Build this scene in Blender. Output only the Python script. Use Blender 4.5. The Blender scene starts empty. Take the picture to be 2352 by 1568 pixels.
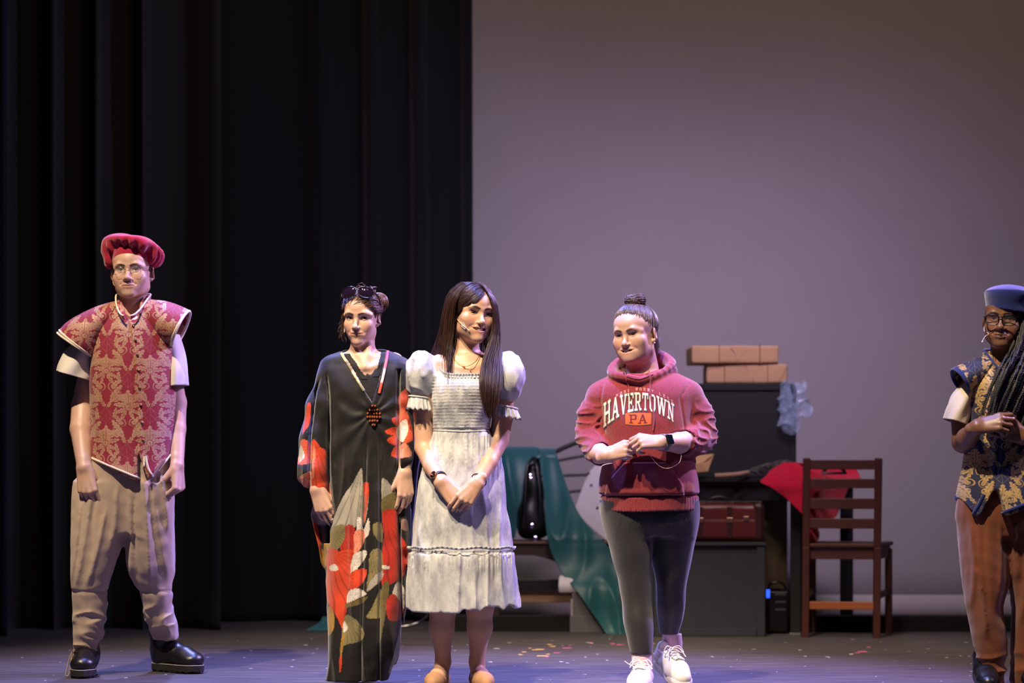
import bpy, bmesh, math, random
import numpy as np
from mathutils import Vector, Matrix
from mathutils.bvhtree import BVHTree
ONLY = None
SC = bpy.context.scene
COL = SC.collection
F = 5420.0          # focal length in pixels of the 2352 px wide frame
CAMH = 0.863        # camera height above the stage floor
HY = 1082.0         # picture row of the horizon
def want(k): return ONLY is None or k in ONLY

# ---------------------------------------------------------------- camera, world, lights, exposure
cam = bpy.data.cameras.new('camera'); camo = bpy.data.objects.new('camera', cam); COL.objects.link(camo)
camo.location = (0, 0, CAMH); camo.rotation_euler = (math.pi/2, 0, 0)
cam.sensor_width = 36.0; cam.lens = 36.0*F/2352.0
cam.shift_x = 0.0; cam.shift_y = (HY-784.0)/2352.0
cam.clip_end = 200
cam.dof.use_dof = True; cam.dof.focus_distance = 9.6; cam.dof.aperture_fstop = 2.0
SC.camera = camo
SC.view_settings.view_transform = 'Standard'
SC.view_settings.look = 'None'
SC.view_settings.gamma = 1.0
SC.view_settings.use_curve_mapping = False
SC.view_settings.exposure = 0.0
w = bpy.data.worlds.new('house'); SC.world = w; w.use_nodes = True
w.node_tree.nodes['Background'].inputs[0].default_value = (0.25, 0.21, 0.22, 1)
w.node_tree.nodes['Background'].inputs[1].default_value = 0.055

def aim(o, target):
    d = Vector(target)-o.location
    o.rotation_euler = d.to_track_quat('-Z', 'Y').to_euler()
def spot(name, loc, target, col, power, angle, blend=0.4, size=0.12):
    l = bpy.data.lights.new(name, 'SPOT'); l.color = col; l.energy = power
    l.spot_size = math.radians(angle); l.spot_blend = blend; l.shadow_soft_size = size
    o = bpy.data.objects.new(name, l); COL.objects.link(o); o.location = loc; aim(o, target); return o
def area(name, loc, target, col, power, sx, sy):
    l = bpy.data.lights.new(name, 'AREA'); l.color = col; l.energy = power
    l.shape = 'RECTANGLE'; l.size = sx; l.size_y = sy
    o = bpy.data.objects.new(name, l); COL.objects.link(o); o.location = loc; aim(o, target); return o
spot('key_spot_warm', (-3.2, 5.2, 8.6), (-1.0, 9.75, 0.95), (1.0, 0.78, 0.54), 4900, 26, 0.7, 0.13)
spot('key_spot_warm', (-1.2, 5.0, 8.6), (0.75, 9.45, 0.95), (1.0, 0.78, 0.54), 4900, 26, 0.7, 0.13)
spot('side_spot_lavender', (5.8, 8.2, 5.2), (0.3, 9.6, 1.1), (0.60, 0.44, 1.0), 520, 44, 0.8, 0.2)
spot('back_light_violet', (4.3, 11.3, 5.2), (0.4, 9.5, 1.1), (0.56, 0.38, 1.0), 3600, 46, 0.6, 0.12)
spot('back_light_blue', (-1.6, 12.7, 5.8), (-0.9, 9.6, 0.8), (0.34, 0.38, 1.0), 1900, 44, 0.6, 0.15)
spot('top_light_blue', (-0.1, 9.7, 7.6), (-0.1, 8.7, 0.0), (0.15, 0.24, 1.0), 6200, 40, 0.9, 0.3)
spot('backdrop_wash', (0.1, 6.6, 7.0), (0.15, 13.9, 1.55), (0.64, 0.50, 1.0), 1300, 23, 1.0, 0.5)
spot('backdrop_wash', (1.2, 6.6, 7.0), (1.25, 13.9, 1.55), (0.64, 0.50, 1.0), 1300, 23, 1.0, 0.5)
spot('backdrop_wash', (2.3, 6.6, 7.0), (2.30, 13.9, 1.45), (0.60, 0.50, 1.0), 1050, 23, 1.0, 0.5)
spot('backdrop_warm', (1.0, 6.4, 7.0), (1.0, 13.9, 2.6), (1.0, 0.70, 0.52), 700, 70, 1.0, 0.6)
spot('curtain_side_light', (2.6, 8.6, 5.2), (-2.2, 13.2, 1.8), (0.50, 0.62, 1.0), 420, 50, 1.0, 0.2)
spot('props_fill_light', (0.6, 9.4, 6.2), (1.0, 12.6, 0.6), (1.0, 0.88, 0.78), 380, 50, 0.9, 0.2)  # added fill that brightens the props and back floor, not a stage lamp


# ---------------------------------------------------------------- pixel helpers (to lay things out in metres)
def P(px, py, d): return np.array([(px-1176.0)*d/F, d, CAMH-(py-HY)*d/F])
def pz(py, d): return CAMH-(py-HY)*d/F
def px_x(px, d): return (px-1176.0)*d/F
def V3(*a): return np.array(a, dtype=float)
def unit(v): v = np.asarray(v, float); return v/np.linalg.norm(v)
def srgb(r, g, b):
    c = np.array([r, g, b])/255.0
    return np.where(c <= 0.04045, c/12.92, ((c+0.055)/1.055)**2.4)
def rng(seed): return np.random.RandomState(seed)
def sstep(a, b, x):
    t = np.clip((x-a)/(b-a), 0, 1); return t*t*(3-2*t)
def rotm(yaw=0, pitch=0, roll=0):
    # face looks along -Y; yaw > 0 turns the face towards +X, pitch > 0 looks down, roll > 0 leans the crown to +X
    y, p, r = (math.radians(a) for a in (yaw, pitch, roll))
    return np.array(Matrix.Rotation(y, 3, 'Z') @ Matrix.Rotation(p, 3, 'X') @ Matrix.Rotation(r, 3, 'Y'))

# ---------------------------------------------------------------- node maths: python expressions become math nodes
class E:
    nt = None
    def __init__(s, k): s.k = k
    @staticmethod
    def op(o, *a, clamp=False):
        n = E.nt.nodes.new('ShaderNodeMath'); n.operation = o; n.use_clamp = clamp
        for i, v in enumerate(a):
            if isinstance(v, E): E.nt.links.new(v.k, n.inputs[i])
            else: n.inputs[i].default_value = float(v)
        return E(n.outputs[0])
    def __add__(s, o): return E.op('ADD', s, o)
    __radd__ = __add__
    def __sub__(s, o): return E.op('SUBTRACT', s, o)
    def __rsub__(s, o): return E.op('SUBTRACT', o, s)
    def __mul__(s, o): return E.op('MULTIPLY', s, o)
    __rmul__ = __mul__
    def __truediv__(s, o): return E.op('DIVIDE', s, o)
    def __neg__(s): return E.op('MULTIPLY', s, -1)
def e_abs(a): return E.op('ABSOLUTE', a)
def e_sin(a): return E.op('SINE', a)
def e_cos(a): return E.op('COSINE', a)
def e_min(a, b): return E.op('MINIMUM', a, b)
def e_max(a, b): return E.op('MAXIMUM', a, b)
def e_mod(a, b): return E.op('FLOORED_MODULO', a, b)
def e_atan2(a, b): return E.op('ARCTAN2', a, b)
def e_len(a, b): return E.op('SQRT', a*a+b*b)
def e_pow(a, b): return E.op('POWER', a, b)
def e_below(d, w):     # 1 where d < 0, soft over w
    return E.op('MULTIPLY_ADD', d, -1.0/w, 0.5, clamp=True)

class Mat:
    def __init__(s, name, rough=0.8, **kw):
        s.m = bpy.data.materials.new(name); s.m.use_nodes = True; s.nt = s.m.node_tree
        s.b = s.nt.nodes['Principled BSDF']; s.b.inputs['Roughness'].default_value = rough
        for k, v in kw.items(): s.b.inputs[k.replace('_', ' ')].default_value = v
        s._co = None
    def node(s, t, **kw):
        n = s.nt.nodes.new(t)
        for k, v in kw.items(): setattr(n, k, v)
        return n
    def link(s, a, b): s.nt.links.new(a, b)
    def co(s):
        if s._co is None: s._co = s.node('ShaderNodeTexCoord').outputs['Object']
        return s._co
    def xyz(s):
        E.nt = s.nt
        n = s.node('ShaderNodeSeparateXYZ'); s.link(s.co(), n.inputs[0])
        return [E(o) for o in n.outputs]
    def noise(s, scale, detail=3, stretch=None, rough=0.55):
        n = s.node('ShaderNodeTexNoise'); n.inputs['Scale'].default_value = scale
        n.inputs['Detail'].default_value = detail; n.inputs['Roughness'].default_value = rough
        if stretch:
            m = s.node('ShaderNodeMapping'); m.inputs['Scale'].default_value = stretch
            s.link(s.co(), m.inputs[0]); s.link(m.outputs[0], n.inputs[0])
        else: s.link(s.co(), n.inputs[0])
        return E(n.outputs[0])
    def mix(s, fac, a, b):
        n = s.node('ShaderNodeMix', data_type='RGBA')
        s.put(n.inputs['Factor'], fac); s.put(n.inputs['A'], a); s.put(n.inputs['B'], b)
        return n.outputs['Result']
    def put(s, inp, v):
        if isinstance(v, E): s.link(v.k, inp)
        elif isinstance(v, bpy.types.NodeSocket): s.link(v, inp)
        elif inp.type == 'RGBA': inp.default_value = (*[float(x) for x in v], 1) if len(v) == 3 else v
        else: inp.default_value = float(v)
    def attr(s, name='Col'):
        n = s.node('ShaderNodeAttribute', attribute_name=name); return n.outputs['Color']
    def color(s, c): s.put(s.b.inputs['Base Color'], c); return s
    def bump(s, h, dist=0.001, strength=0.5):
        n = s.node('ShaderNodeBump'); n.inputs['Distance'].default_value = dist; n.inputs['Strength'].default_value = strength
        s.put(n.inputs['Height'], h); s.link(n.outputs[0], s.b.inputs['Normal']); return s
def plain(name, rgb, rough=0.6, var=0.12, scale=30, bump=0.0, bscale=200, stretch=None, **kw):
    m = Mat(name, rough, **kw); c = srgb(*rgb); E.nt = m.nt
    n = m.noise(scale, 4, stretch)
    m.color(m.mix(n, c*(1-var), np.minimum(c*(1+var), 1)))
    if bump: m.bump(m.noise(bscale, 2), bump, 0.6)
    return m.m
def cloth(name, rgb, var=0.10, weave=0.0006, sheen=0.25, rough=0.9, scale=40, attr=False):
    m = Mat(name, rough); E.nt = m.nt
    m.b.inputs['Sheen Weight'].default_value = sheen; m.b.inputs['Sheen Roughness'].default_value = 0.5
    m.b.inputs['Specular IOR Level'].default_value = 0.2
    n = m.noise(scale, 4)
    c = srgb(*rgb); m.color(m.mix(n, c*(1-var), np.minimum(c*(1+var), 1)))
    m.bump(m.noise(420, 2), weave, 0.7); return m.m

# ---------------------------------------------------------------- objects
def link_obj(name, me, mat=None, parent=None, origin=None):
    o = bpy.data.objects.new(name, me); COL.objects.link(o)
    if mat is not None:
        for m in (mat if isinstance(mat, (list, tuple)) else [mat]): me.materials.append(m)
    if parent is not None: o.parent = parent
    return o
def root(name, loc, label, cat, group=None):
    o = bpy.data.objects.new(name, None); COL.objects.link(o); o.location = tuple(loc); o.empty_display_size = 0.1
    tag(o, label, cat, group); return o
def tag(o, label=None, cat=None, group=None, kind=None):
    if label: o['label'] = label
    if cat: o['category'] = cat
    if group: o['group'] = group
    if kind: o['kind'] = kind
    return o
def mesh_np(name, verts, quads, mat=None, parent=None, smooth=True, col=None, tris=None):
    """verts in world coordinates; parent's location is subtracted"""
    verts = np.asarray(verts, np.float32)
    if parent is not None:
        q, off = parent, np.zeros(3)
        while q is not None: off = off+np.array(q.location); q = q.parent
        verts = verts-off.astype(np.float32)
    me = bpy.data.meshes.new(name)
    quads = np.asarray(quads, np.int32)
    n = quads.shape[1]
    me.vertices.add(len(verts)); me.vertices.foreach_set('co', verts.ravel())
    me.loops.add(quads.size); me.loops.foreach_set('vertex_index', quads.ravel())
    me.polygons.add(len(quads)); me.polygons.foreach_set('loop_start', np.arange(0, quads.size, n, dtype=np.int32))
    me.update(calc_edges=True); me.validate()
    if smooth: me.polygons.foreach_set('use_smooth', np.ones(len(me.polygons), bool))
    if col is not None:
        a = me.color_attributes.new('Col', 'FLOAT_COLOR', 'POINT')
        a.data.foreach_set('color', np.concatenate([col, np.ones((len(col), 1))], 1).astype(np.float32).ravel())
    return link_obj(name, me, mat, parent)
def mesh_py(name, verts, faces, mat=None, parent=None, smooth=False):
    v = np.array(verts, float)
    if parent is not None:
        q = parent
        while q is not None: v = v-np.array(q.location); q = q.parent
    me = bpy.data.meshes.new(name); me.from_pydata([tuple(x) for x in v], [], faces); me.update()
    if smooth: me.polygons.foreach_set('use_smooth', np.ones(len(me.polygons), bool))
    return link_obj(name, me, mat, parent)
def bevel(o, w, seg=2):
    m = o.modifiers.new('bevel', 'BEVEL'); m.width = w; m.segments = seg; m.limit_method = 'ANGLE'; return o
def solid(o, t, off=0.0):
    m = o.modifiers.new('solid', 'SOLIDIFY'); m.thickness = t; m.offset = off; return o
class MB:
    """collects boxes, tubes and grids into one mesh"""
    def __init__(s): s.v = []; s.f = []
    def add(s, v, f):
        b = len(s.v); s.v += [tuple(x) for x in v]; s.f += [tuple(b+i for i in q) for q in f]; return s
    def box(s, c, size, R=None, taper=1.0):
        x, y, z = np.array(size)/2.0
        pts = np.array([[-x, -y, -z], [x, -y, -z], [x, y, -z], [-x, y, -z], [-x*taper, -y*taper, z], [x*taper, -y*taper, z], [x*taper, y*taper, z], [-x*taper, y*taper, z]])
        if R is not None: pts = pts@np.array(R).T
        return s.add(pts+np.array(c), [(0, 3, 2, 1), (4, 5, 6, 7), (0, 1, 5, 4), (1, 2, 6, 5), (2, 3, 7, 6), (3, 0, 4, 7)])
    def bar(s, a, b, wx, wy, up=(0, 0, 1)):
        a, b = np.array(a, float), np.array(b, float); d = unit(b-a); u = np.array(up, float)
        e1 = np.cross(d, u)
        if np.linalg.norm(e1) < 1e-5: e1 = np.cross(d, [0, 1, 0])
        e1 = unit(e1); e2 = np.cross(e1, d)
        v = [p+sx*e1*wx/2+sy*e2*wy/2 for p in (a, b) for sx, sy in ((-1, -1), (1, -1), (1, 1), (-1, 1))]
        return s.add(v, [(0, 1, 2, 3), (7, 6, 5, 4), (0, 4, 5, 1), (1, 5, 6, 2), (2, 6, 7, 3), (3, 7, 4, 0)])
    def tube(s, pts, r, n=8, flat=1.0, nrm=None):
        v, f = tube_np(pts, r, n, flat, nrm); return s.add(v, f.tolist() if hasattr(f, 'tolist') else f)
    def build(s, name, mat, parent=None, smooth=False):
        return mesh_py(name, s.v, s.f, mat, parent, smooth)
def tube_np(pts, r, n=8, flat=1.0, nrm=None):
    pts = np.asarray(pts, float); m = len(pts); r = np.broadcast_to(np.asarray(r, float), (m,))
    t = np.gradient(pts, axis=0); t /= np.linalg.norm(t, axis=1, keepdims=True)+1e-12
    if nrm is not None:
        e = np.broadcast_to(np.asarray(nrm, float), (m, 3)); e = e-(e*t).sum(1, keepdims=True)*t
        e = e/(np.linalg.norm(e, axis=1, keepdims=True)+1e-9)
    else:
        e = np.zeros((m, 3)); a = np.array([0.0, 0, 1]) if abs(t[0][2]) < 0.9 else np.array([1.0, 0, 0])
        e[0] = unit(a-a.dot(t[0])*t[0])
        for i in range(1, m):
            q = e[i-1]-e[i-1].dot(t[i])*t[i]; e[i] = q/(np.linalg.norm(q)+1e-9)
    b = np.cross(t, e)
    an = np.arange(n)*2*math.pi/n
    ring = pts[:, None]+r[:, None, None]*(np.cos(an)[None, :, None]*e[:, None]*flat+np.sin(an)[None, :, None]*b[:, None])
    v = ring.reshape(-1, 3)
    i, j = np.meshgrid(np.arange(m-1), np.arange(n), indexing='ij'); j2 = (j+1) % n
    f = np.stack([i*n+j, i*n+j2, (i+1)*n+j2, (i+1)*n+j], -1).reshape(-1, 4)
    return v, f
def spline(pts, n, closed=False):
    """Catmull-Rom through pts, n samples"""
    p = np.asarray(pts, float); m = len(p)
    if closed: t = np.linspace(0, m, n, endpoint=False)
    else: t = np.linspace(0, m-1, n)
    i = np.minimum(np.floor(t).astype(int), m-1 if closed else m-2); u = (t-i)[:, None]
    g = (lambda k: p[k % m]) if closed else (lambda k: p[np.clip(k, 0, m-1)])
    p0, p1, p2, p3 = g(i-1), g(i), g(i+1), g(i+2)
    return 0.5*((2*p1)+(-p0+p2)*u+(2*p0-5*p1+4*p2-p3)*u*u+(-p0+3*p1-3*p2+p3)*u**3)
def grid_faces(nu, nv, wrap=False):
    i, j = np.meshgrid(np.arange(nv-1), np.arange(nu if wrap else nu-1), indexing='ij'); j2 = (j+1) % nu
    return np.stack([i*nu+j, i*nu+j2, (i+1)*nu+j2, (i+1)*nu+j], -1).reshape(-1, 4)
def ring_loft(rings, nu=40, nv=30, disp=None, power=2.0):
    """rings: (centre, e1, e2) -> tube surface; e1, e2 are half-axis vectors"""
    A = np.array([np.concatenate([np.asarray(c), np.asarray(a), np.asarray(b)]) for c, a, b in rings])
    S = spline(A, nv); th = np.arange(nu)*2*math.pi/nu
    ct, st = np.cos(th), np.sin(th); q = 2.0/power
    ct = np.sign(ct)*np.abs(ct)**q; st = np.sign(st)*np.abs(st)**q
    v = S[:, None, 0:3]+ct[None, :, None]*S[:, None, 3:6]+st[None, :, None]*S[:, None, 6:9]
    if disp is not None:
        nrm = v-S[:, None, 0:3]; nrm /= np.linalg.norm(nrm, axis=2, keepdims=True)+1e-9
        v = v+nrm*disp(th[None, :], np.linspace(0, 1, nv)[:, None])[..., None]
    return v.reshape(-1, 3), grid_faces(nu, nv, True)

# ---------------------------------------------------------------- smooth random fields
class Wob:
    def __init__(s, seed, n=8, fr=(3, 14), axis=(1, 1, 1)):
        r = rng(seed); d = r.normal(size=(n, 3)); d /= np.linalg.norm(d, axis=1, keepdims=True)
        s.w = d*r.uniform(fr[0], fr[1], (n, 1))*np.array(axis); s.p = r.uniform(0, 6.28, n)
    def __call__(s, x, y, z):
        t = 0
        for w_, p_ in zip(s.w, s.p): t = t+np.sin(w_[0]*x+w_[1]*y+w_[2]*z+p_)
        return t/math.sqrt(len(s.p))
    def ridge(s, x, y, z):      # creases: sharp valleys, soft hills
        return 1-np.abs(np.tanh(s(x, y, z)*1.2))

# ---------------------------------------------------------------- signed distance modelling -> surface nets
def axis_pts(lo, hi, base, fine=()):
    out = [lo]
    while out[-1] < hi:
        h = base
        for a, b, f in fine:
            if a-f <= out[-1] <= b: h = min(h, f)
        out.append(out[-1]+h)
    return np.array(out, np.float32)
class Vox:
    def __init__(s, lo, hi, h, fine=()):
        """fine: (lo3, hi3, h) boxes meshed finer"""
        s.ax = [axis_pts(lo[i], hi[i], h, [(f[0][i], f[1][i], f[2]) for f in fine]) for i in range(3)]
        s.D = np.full([len(a) for a in s.ax], 0.3, np.float32)
        s.T = None
    def frame(s, R=None, o=(0, 0, 0), sc=1.0):
        s.T = None if R is None else (np.asarray(R, np.float32), np.asarray(o, np.float32), float(sc)); return s
    def _sub(s, lo, hi, m):
        lo, hi = np.asarray(lo, float), np.asarray(hi, float)
        if s.T is not None:
            R, o, sc = s.T
            c = np.array([[a, b, d] for a in (lo[0], hi[0]) for b in (lo[1], hi[1]) for d in (lo[2], hi[2])])*sc@R.T+o
            lo, hi = c.min(0), c.max(0)
        sl = []
        for i in range(3):
            a = max(0, np.searchsorted(s.ax[i], lo[i]-m)-1); b = min(len(s.ax[i]), np.searchsorted(s.ax[i], hi[i]+m)+1)
            if a >= b: return None
            sl.append(slice(a, b))
        X = s.ax[0][sl[0]][:, None, None]; Y = s.ax[1][sl[1]][None, :, None]; Z = s.ax[2][sl[2]][None, None, :]
        if s.T is not None:
            R, o, sc = s.T; x, y, z = X-o[0], Y-o[1], Z-o[2]
            X = (R[0, 0]*x+R[1, 0]*y+R[2, 0]*z)/sc; Y = (R[0, 1]*x+R[1, 1]*y+R[2, 1]*z)/sc; Z = (R[0, 2]*x+R[1, 2]*y+R[2, 2]*z)/sc
        return tuple(sl), X, Y, Z
    def put(s, prim, k=0.0, cut=False, inter=False):
        f, lo, hi = prim; m = k+0.016
        q = s._sub(lo, hi, m)
        if q is None: return s
        sl, X, Y, Z = q
        b = f(X, Y, Z)
        if s.T is not None: b = b*s.T[2]
        a = s.D[sl]; b = np.broadcast_to(b, a.shape)
        if cut: a, b = -a, b
        r = np.minimum(a, b)
        if k > 0:
            h = np.maximum(k-np.abs(a-b), 0)/k; r = r-h*h*k*0.25
        s.D[sl] = -r if cut else r
        return s
    def cut(s, prim, k=0.0): return s.put(prim, k, cut=True)
    def clip(s, fn, band=None):      # keep where fn < 0
        X, Y, Z = s.ax[0][:, None, None], s.ax[1][None, :, None], s.ax[2][None, None, :]
        s.D = np.maximum(s.D, np.broadcast_to(fn(X, Y, Z), s.D.shape)).astype(np.float32); return s
    def disp(s, fn, band=0.04):
        i, j, k = np.nonzero(np.abs(s.D) < band)
        s.D[i, j, k] -= fn(s.ax[0][i], s.ax[1][j], s.ax[2][k]).astype(np.float32); return s
    def mesh(s):
        D = s.D; ins = D < 0
        for ax_ in range(3):
            sl0 = [slice(None)]*3; sl0[ax_] = 0
            sl1 = [slice(None)]*3; sl1[ax_] = -1
            ins[tuple(sl0)] = False; ins[tuple(sl1)] = False
        D = np.where(ins, np.minimum(D, -1e-6), np.maximum(D, 1e-6))
        c = np.zeros([n-1 for n in D.shape], np.uint8); u = ins.view(np.uint8)
        for a in (0, 1):
            for b in (0, 1):
                for d in (0, 1):
                    c += u[a:a+c.shape[0], b:b+c.shape[1], d:d+c.shape[2]]
        act = (c > 0) & (c < 8)
        idx = np.full(act.shape, -1, np.int32); I, J, K = np.nonzero(act); idx[I, J, K] = np.arange(len(I))
        pos = np.zeros((len(I), 3)); cnt = np.zeros(len(I))
        for ax_ in range(3):
            o = [q for q in range(3) if q != ax_]
            for a in (0, 1):
                for b in (0, 1):
                    of = [0, 0, 0]; of[o[0]] = a; of[o[1]] = b
                    of2 = list(of); of2[ax_] = 1
                    va = D[I+of[0], J+of[1], K+of[2]]; vb = D[I+of2[0], J+of2[1], K+of2[2]]
                    m = (va < 0) != (vb < 0); t = va/np.where(m, va-vb, 1)
                    pp = np.zeros((len(I), 3)); pp[:, ax_] = t; pp[:, o[0]] = a; pp[:, o[1]] = b
                    pos += pp*m[:, None]; cnt += m
        pos /= np.maximum(cnt, 1)[:, None]
        v = np.stack([s.ax[q][n_]+pos[:, q]*(s.ax[q][n_+1]-s.ax[q][n_]) for q, n_ in enumerate((I, J, K))], 1)
        faces = []
        for ax_ in range(3):
            o = [q for q in range(3) if q != ax_]
            sl = [slice(None)]*3; sl[ax_] = slice(0, -1); A = ins[tuple(sl)]
            sl[ax_] = slice(1, None); B = ins[tuple(sl)]
            e = np.argwhere(A != B)
            e = e[(e[:, o[0]] > 0) & (e[:, o[1]] > 0) & (e[:, o[0]] < D.shape[o[0]]-1) & (e[:, o[1]] < D.shape[o[1]]-1)]
            fl = A[e[:, 0], e[:, 1], e[:, 2]]
            q = []
            for a, b in ((-1, -1), (0, -1), (0, 0), (-1, 0)):
                g = e.copy(); g[:, o[0]] += a; g[:, o[1]] += b; q.append(idx[g[:, 0], g[:, 1], g[:, 2]])
            q = np.stack(q, 1)
            if ax_ == 1: fl = ~fl
            q = np.where(fl[:, None], q, q[:, ::-1]); faces.append(q)
        fc = np.concatenate(faces); fc = fc[(fc >= 0).all(1)]
        return v, fc
    def build(s, name, mat, parent, paint=None, relax=1, coarse=()):
        v, f = s.mesh()
        for _ in range(relax):     # light smoothing of the grid steps
            acc = np.zeros_like(v); n = np.zeros(len(v))
            for a, b in ((0, 1), (1, 2), (2, 3), (3, 0)):
                for d in range(3): acc[:, d] += np.bincount(f[:, a], v[f[:, b], d], len(v))+np.bincount(f[:, b], v[f[:, a], d], len(v))
                n += np.bincount(f[:, a], minlength=len(v))+np.bincount(f[:, b], minlength=len(v))
            v = v*0.5+0.5*acc/np.maximum(n, 1)[:, None]
        if coarse:      # fewer polygons where clothes cover the body
            key = np.arange(len(v), dtype=np.int64)
            for lo, hi, h in coarse:
                m = ((v > lo) & (v < hi)).all(1); g = np.floor(v[m]/h).astype(np.int64)+4096
                key[m] = (1 << 40)+(g[:, 0] << 26)+(g[:, 1] << 13)+g[:, 2]
            _, inv = np.unique(key, return_inverse=True); inv = inv.ravel(); n = inv.max()+1; c = np.bincount(inv, minlength=n)
            v = np.stack([np.bincount(inv, v[:, d], n)/c for d in range(3)], 1); f = inv[f]
            f = np.concatenate([f[:, [0, 1, 2]], f[:, [0, 2, 3]]])
            f = f[(f[:, 0] != f[:, 1]) & (f[:, 1] != f[:, 2]) & (f[:, 0] != f[:, 2])]
            _, k = np.unique(np.sort(f, 1), axis=0, return_index=True); f = f[k]
        o = mesh_np(name, v, f, mat, parent, True, paint(v) if paint else None)
        s.v, s.f = v, f
        return o

def ball(c, r, k_=None):
    c = np.asarray(c, np.float32)
    return (lambda X, Y, Z: np.sqrt((X-c[0])**2+(Y-c[1])**2+(Z-c[2])**2)-r), c-r, c+r
def ell(c, r, R=None):
    c = np.asarray(c, np.float32); r = np.asarray(r, np.float32)
    Rm = None if R is None else np.asarray(R, np.float32)
    def f(X, Y, Z):
        x, y, z = X-c[0], Y-c[1], Z-c[2]
        if Rm is not None: x, y, z = (Rm[0, i]*x+Rm[1, i]*y+Rm[2, i]*z for i in range(3))
        q = (x/r[0])**2+(y/r[1])**2+(z/r[2])**2; k0 = np.sqrt(q)
        k1 = np.sqrt((x/r[0]**2)**2+(y/r[1]**2)**2+(z/r[2]**2)**2)+1e-9
        return k0*(k0-1)/k1
    m = float(r.max()) if R is not None else r
    return f, c-m, c+m
def cone(a, b, ra, rb, sq=None):
    """tapered capsule; sq = (direction, factor) squashes the section along direction"""
    a, b = np.asarray(a, np.float32), np.asarray(b, np.float32); d = b-a; L2 = float(d.dot(d))+1e-12
    def f(X, Y, Z):
        x, y, z = X-a[0], Y-a[1], Z-a[2]
        t = np.clip((x*d[0]+y*d[1]+z*d[2])/L2, 0, 1)
        x, y, z = x-t*d[0], y-t*d[1], z-t*d[2]
        if sq is not None:
            n, k = sq; q = (x*n[0]+y*n[1]+z*n[2])*(1.0/k-1.0); x, y, z = x+q*n[0], y+q*n[1], z+q*n[2]
        return np.sqrt(x*x+y*y+z*z)-(ra+(rb-ra)*t)
    m = max(ra, rb)*(1.0 if sq is None else max(1.0, sq[1]))
    return f, np.minimum(a, b)-m, np.maximum(a, b)+m
def chain(v, pts, rad, k=0.0, sq=None):
    for i in range(len(pts)-1): v.put(cone(pts[i], pts[i+1], rad[i], rad[i+1], sq), k)
def stack(rows, z0=None, z1=None, power=2.0, round_=0.0):
    """rows: (z, cx, cy, rx, ry) -> a body of elliptical slices"""
    A = np.array(sorted([tuple(map(float, r)) for r in rows])); z = A[:, 0]
    lo_, hi_ = (z[0] if z0 is None else z0), (z[-1] if z1 is None else z1)
    zz = np.linspace(z[0], z[-1], 400)
    # smooth interpolation of the rows
    tb = []
    for c in range(1, 5):
        y = A[:, c]; m = np.gradient(y, z) if len(z) > 1 else y*0
        i = np.clip(np.searchsorted(z, zz, side='right')-1, 0, len(z)-2); h = z[i+1]-z[i]; t = (zz-z[i])/h
        tb.append((2*t**3-3*t**2+1)*y[i]+(t**3-2*t**2+t)*h*m[i]+(-2*t**3+3*t**2)*y[i+1]+(t**3-t**2)*h*m[i+1])
    def f(X, Y, Z):
        cx, cy, rx, ry = (np.interp(Z, zz, t).astype(np.float32) for t in tb)
        rx = np.maximum(rx, 1e-3); ry = np.maximum(ry, 1e-3)
        ax_, ay_ = np.abs(X-cx)/rx, np.abs(Y-cy)/ry
        if power == 2.0:
            k0 = np.sqrt(ax_**2+ay_**2); k1 = np.sqrt((ax_/rx)**2+(ay_/ry)**2)+1e-9; d = k0*(k0-1)/k1
        else: d = ((ax_**power+ay_**power)**(1/power)-1)*np.minimum(rx, ry)
        return np.maximum(d, np.maximum(lo_-Z, Z-hi_))
    mx = np.max(np.abs(A[:, 3])); my = np.max(np.abs(A[:, 4]))
    return f, (A[:, 1].min()-mx, A[:, 2].min()-my, lo_), (A[:, 1].max()+mx, A[:, 2].max()+my, hi_)
def pxrows(rows, d):
    """(py, pxL, pxR, cy_offset, half_depth) at distance d -> stack rows"""
    out = []
    for py, l, r, cy, ry in rows:
        out.append((pz(py, d), px_x((l+r)/2, d), d+cy, (r-l)/2*d/F, ry))
    return out

class Caster:
    """drops points seen from the camera position onto finished meshes"""
    def __init__(s, *objs):
        vs, fs, b = [], [], 0
        for o in objs:
            me = o.data; n = len(me.vertices); v = np.empty(n*3, np.float32); me.vertices.foreach_get('co', v); v = v.reshape(-1, 3)
            off = np.zeros(3); q = o
            while q is not None: off = off+np.array(q.location); q = q.parent
            vs.append(v+off); fs += [tuple(i+b for i in p.vertices) for p in me.polygons]; b += n
        s.t = BVHTree.FromPolygons(np.concatenate(vs).tolist(), fs)
    def __call__(s, px, py, lift=0.0, default=None):
        o = Vector((0, 0, CAMH)); d = Vector(((px-1176.0)/F, 1.0, -(py-HY)/F)).normalized()
        h, n, i, t = s.t.ray_cast(o, d)
        if h is None:
            if default is None: return None
            return P(px, py, default)
        if n.dot(d) > 0: n = -n
        return np.array(h)+np.array(n)*lift
    def line(s, pts, n, lift=0.0, default=None, closed=False):
        q = spline(pts, n, closed); out = [s(a, b, lift, default) for a, b in q]
        return np.array([o for o in out if o is not None])
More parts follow.
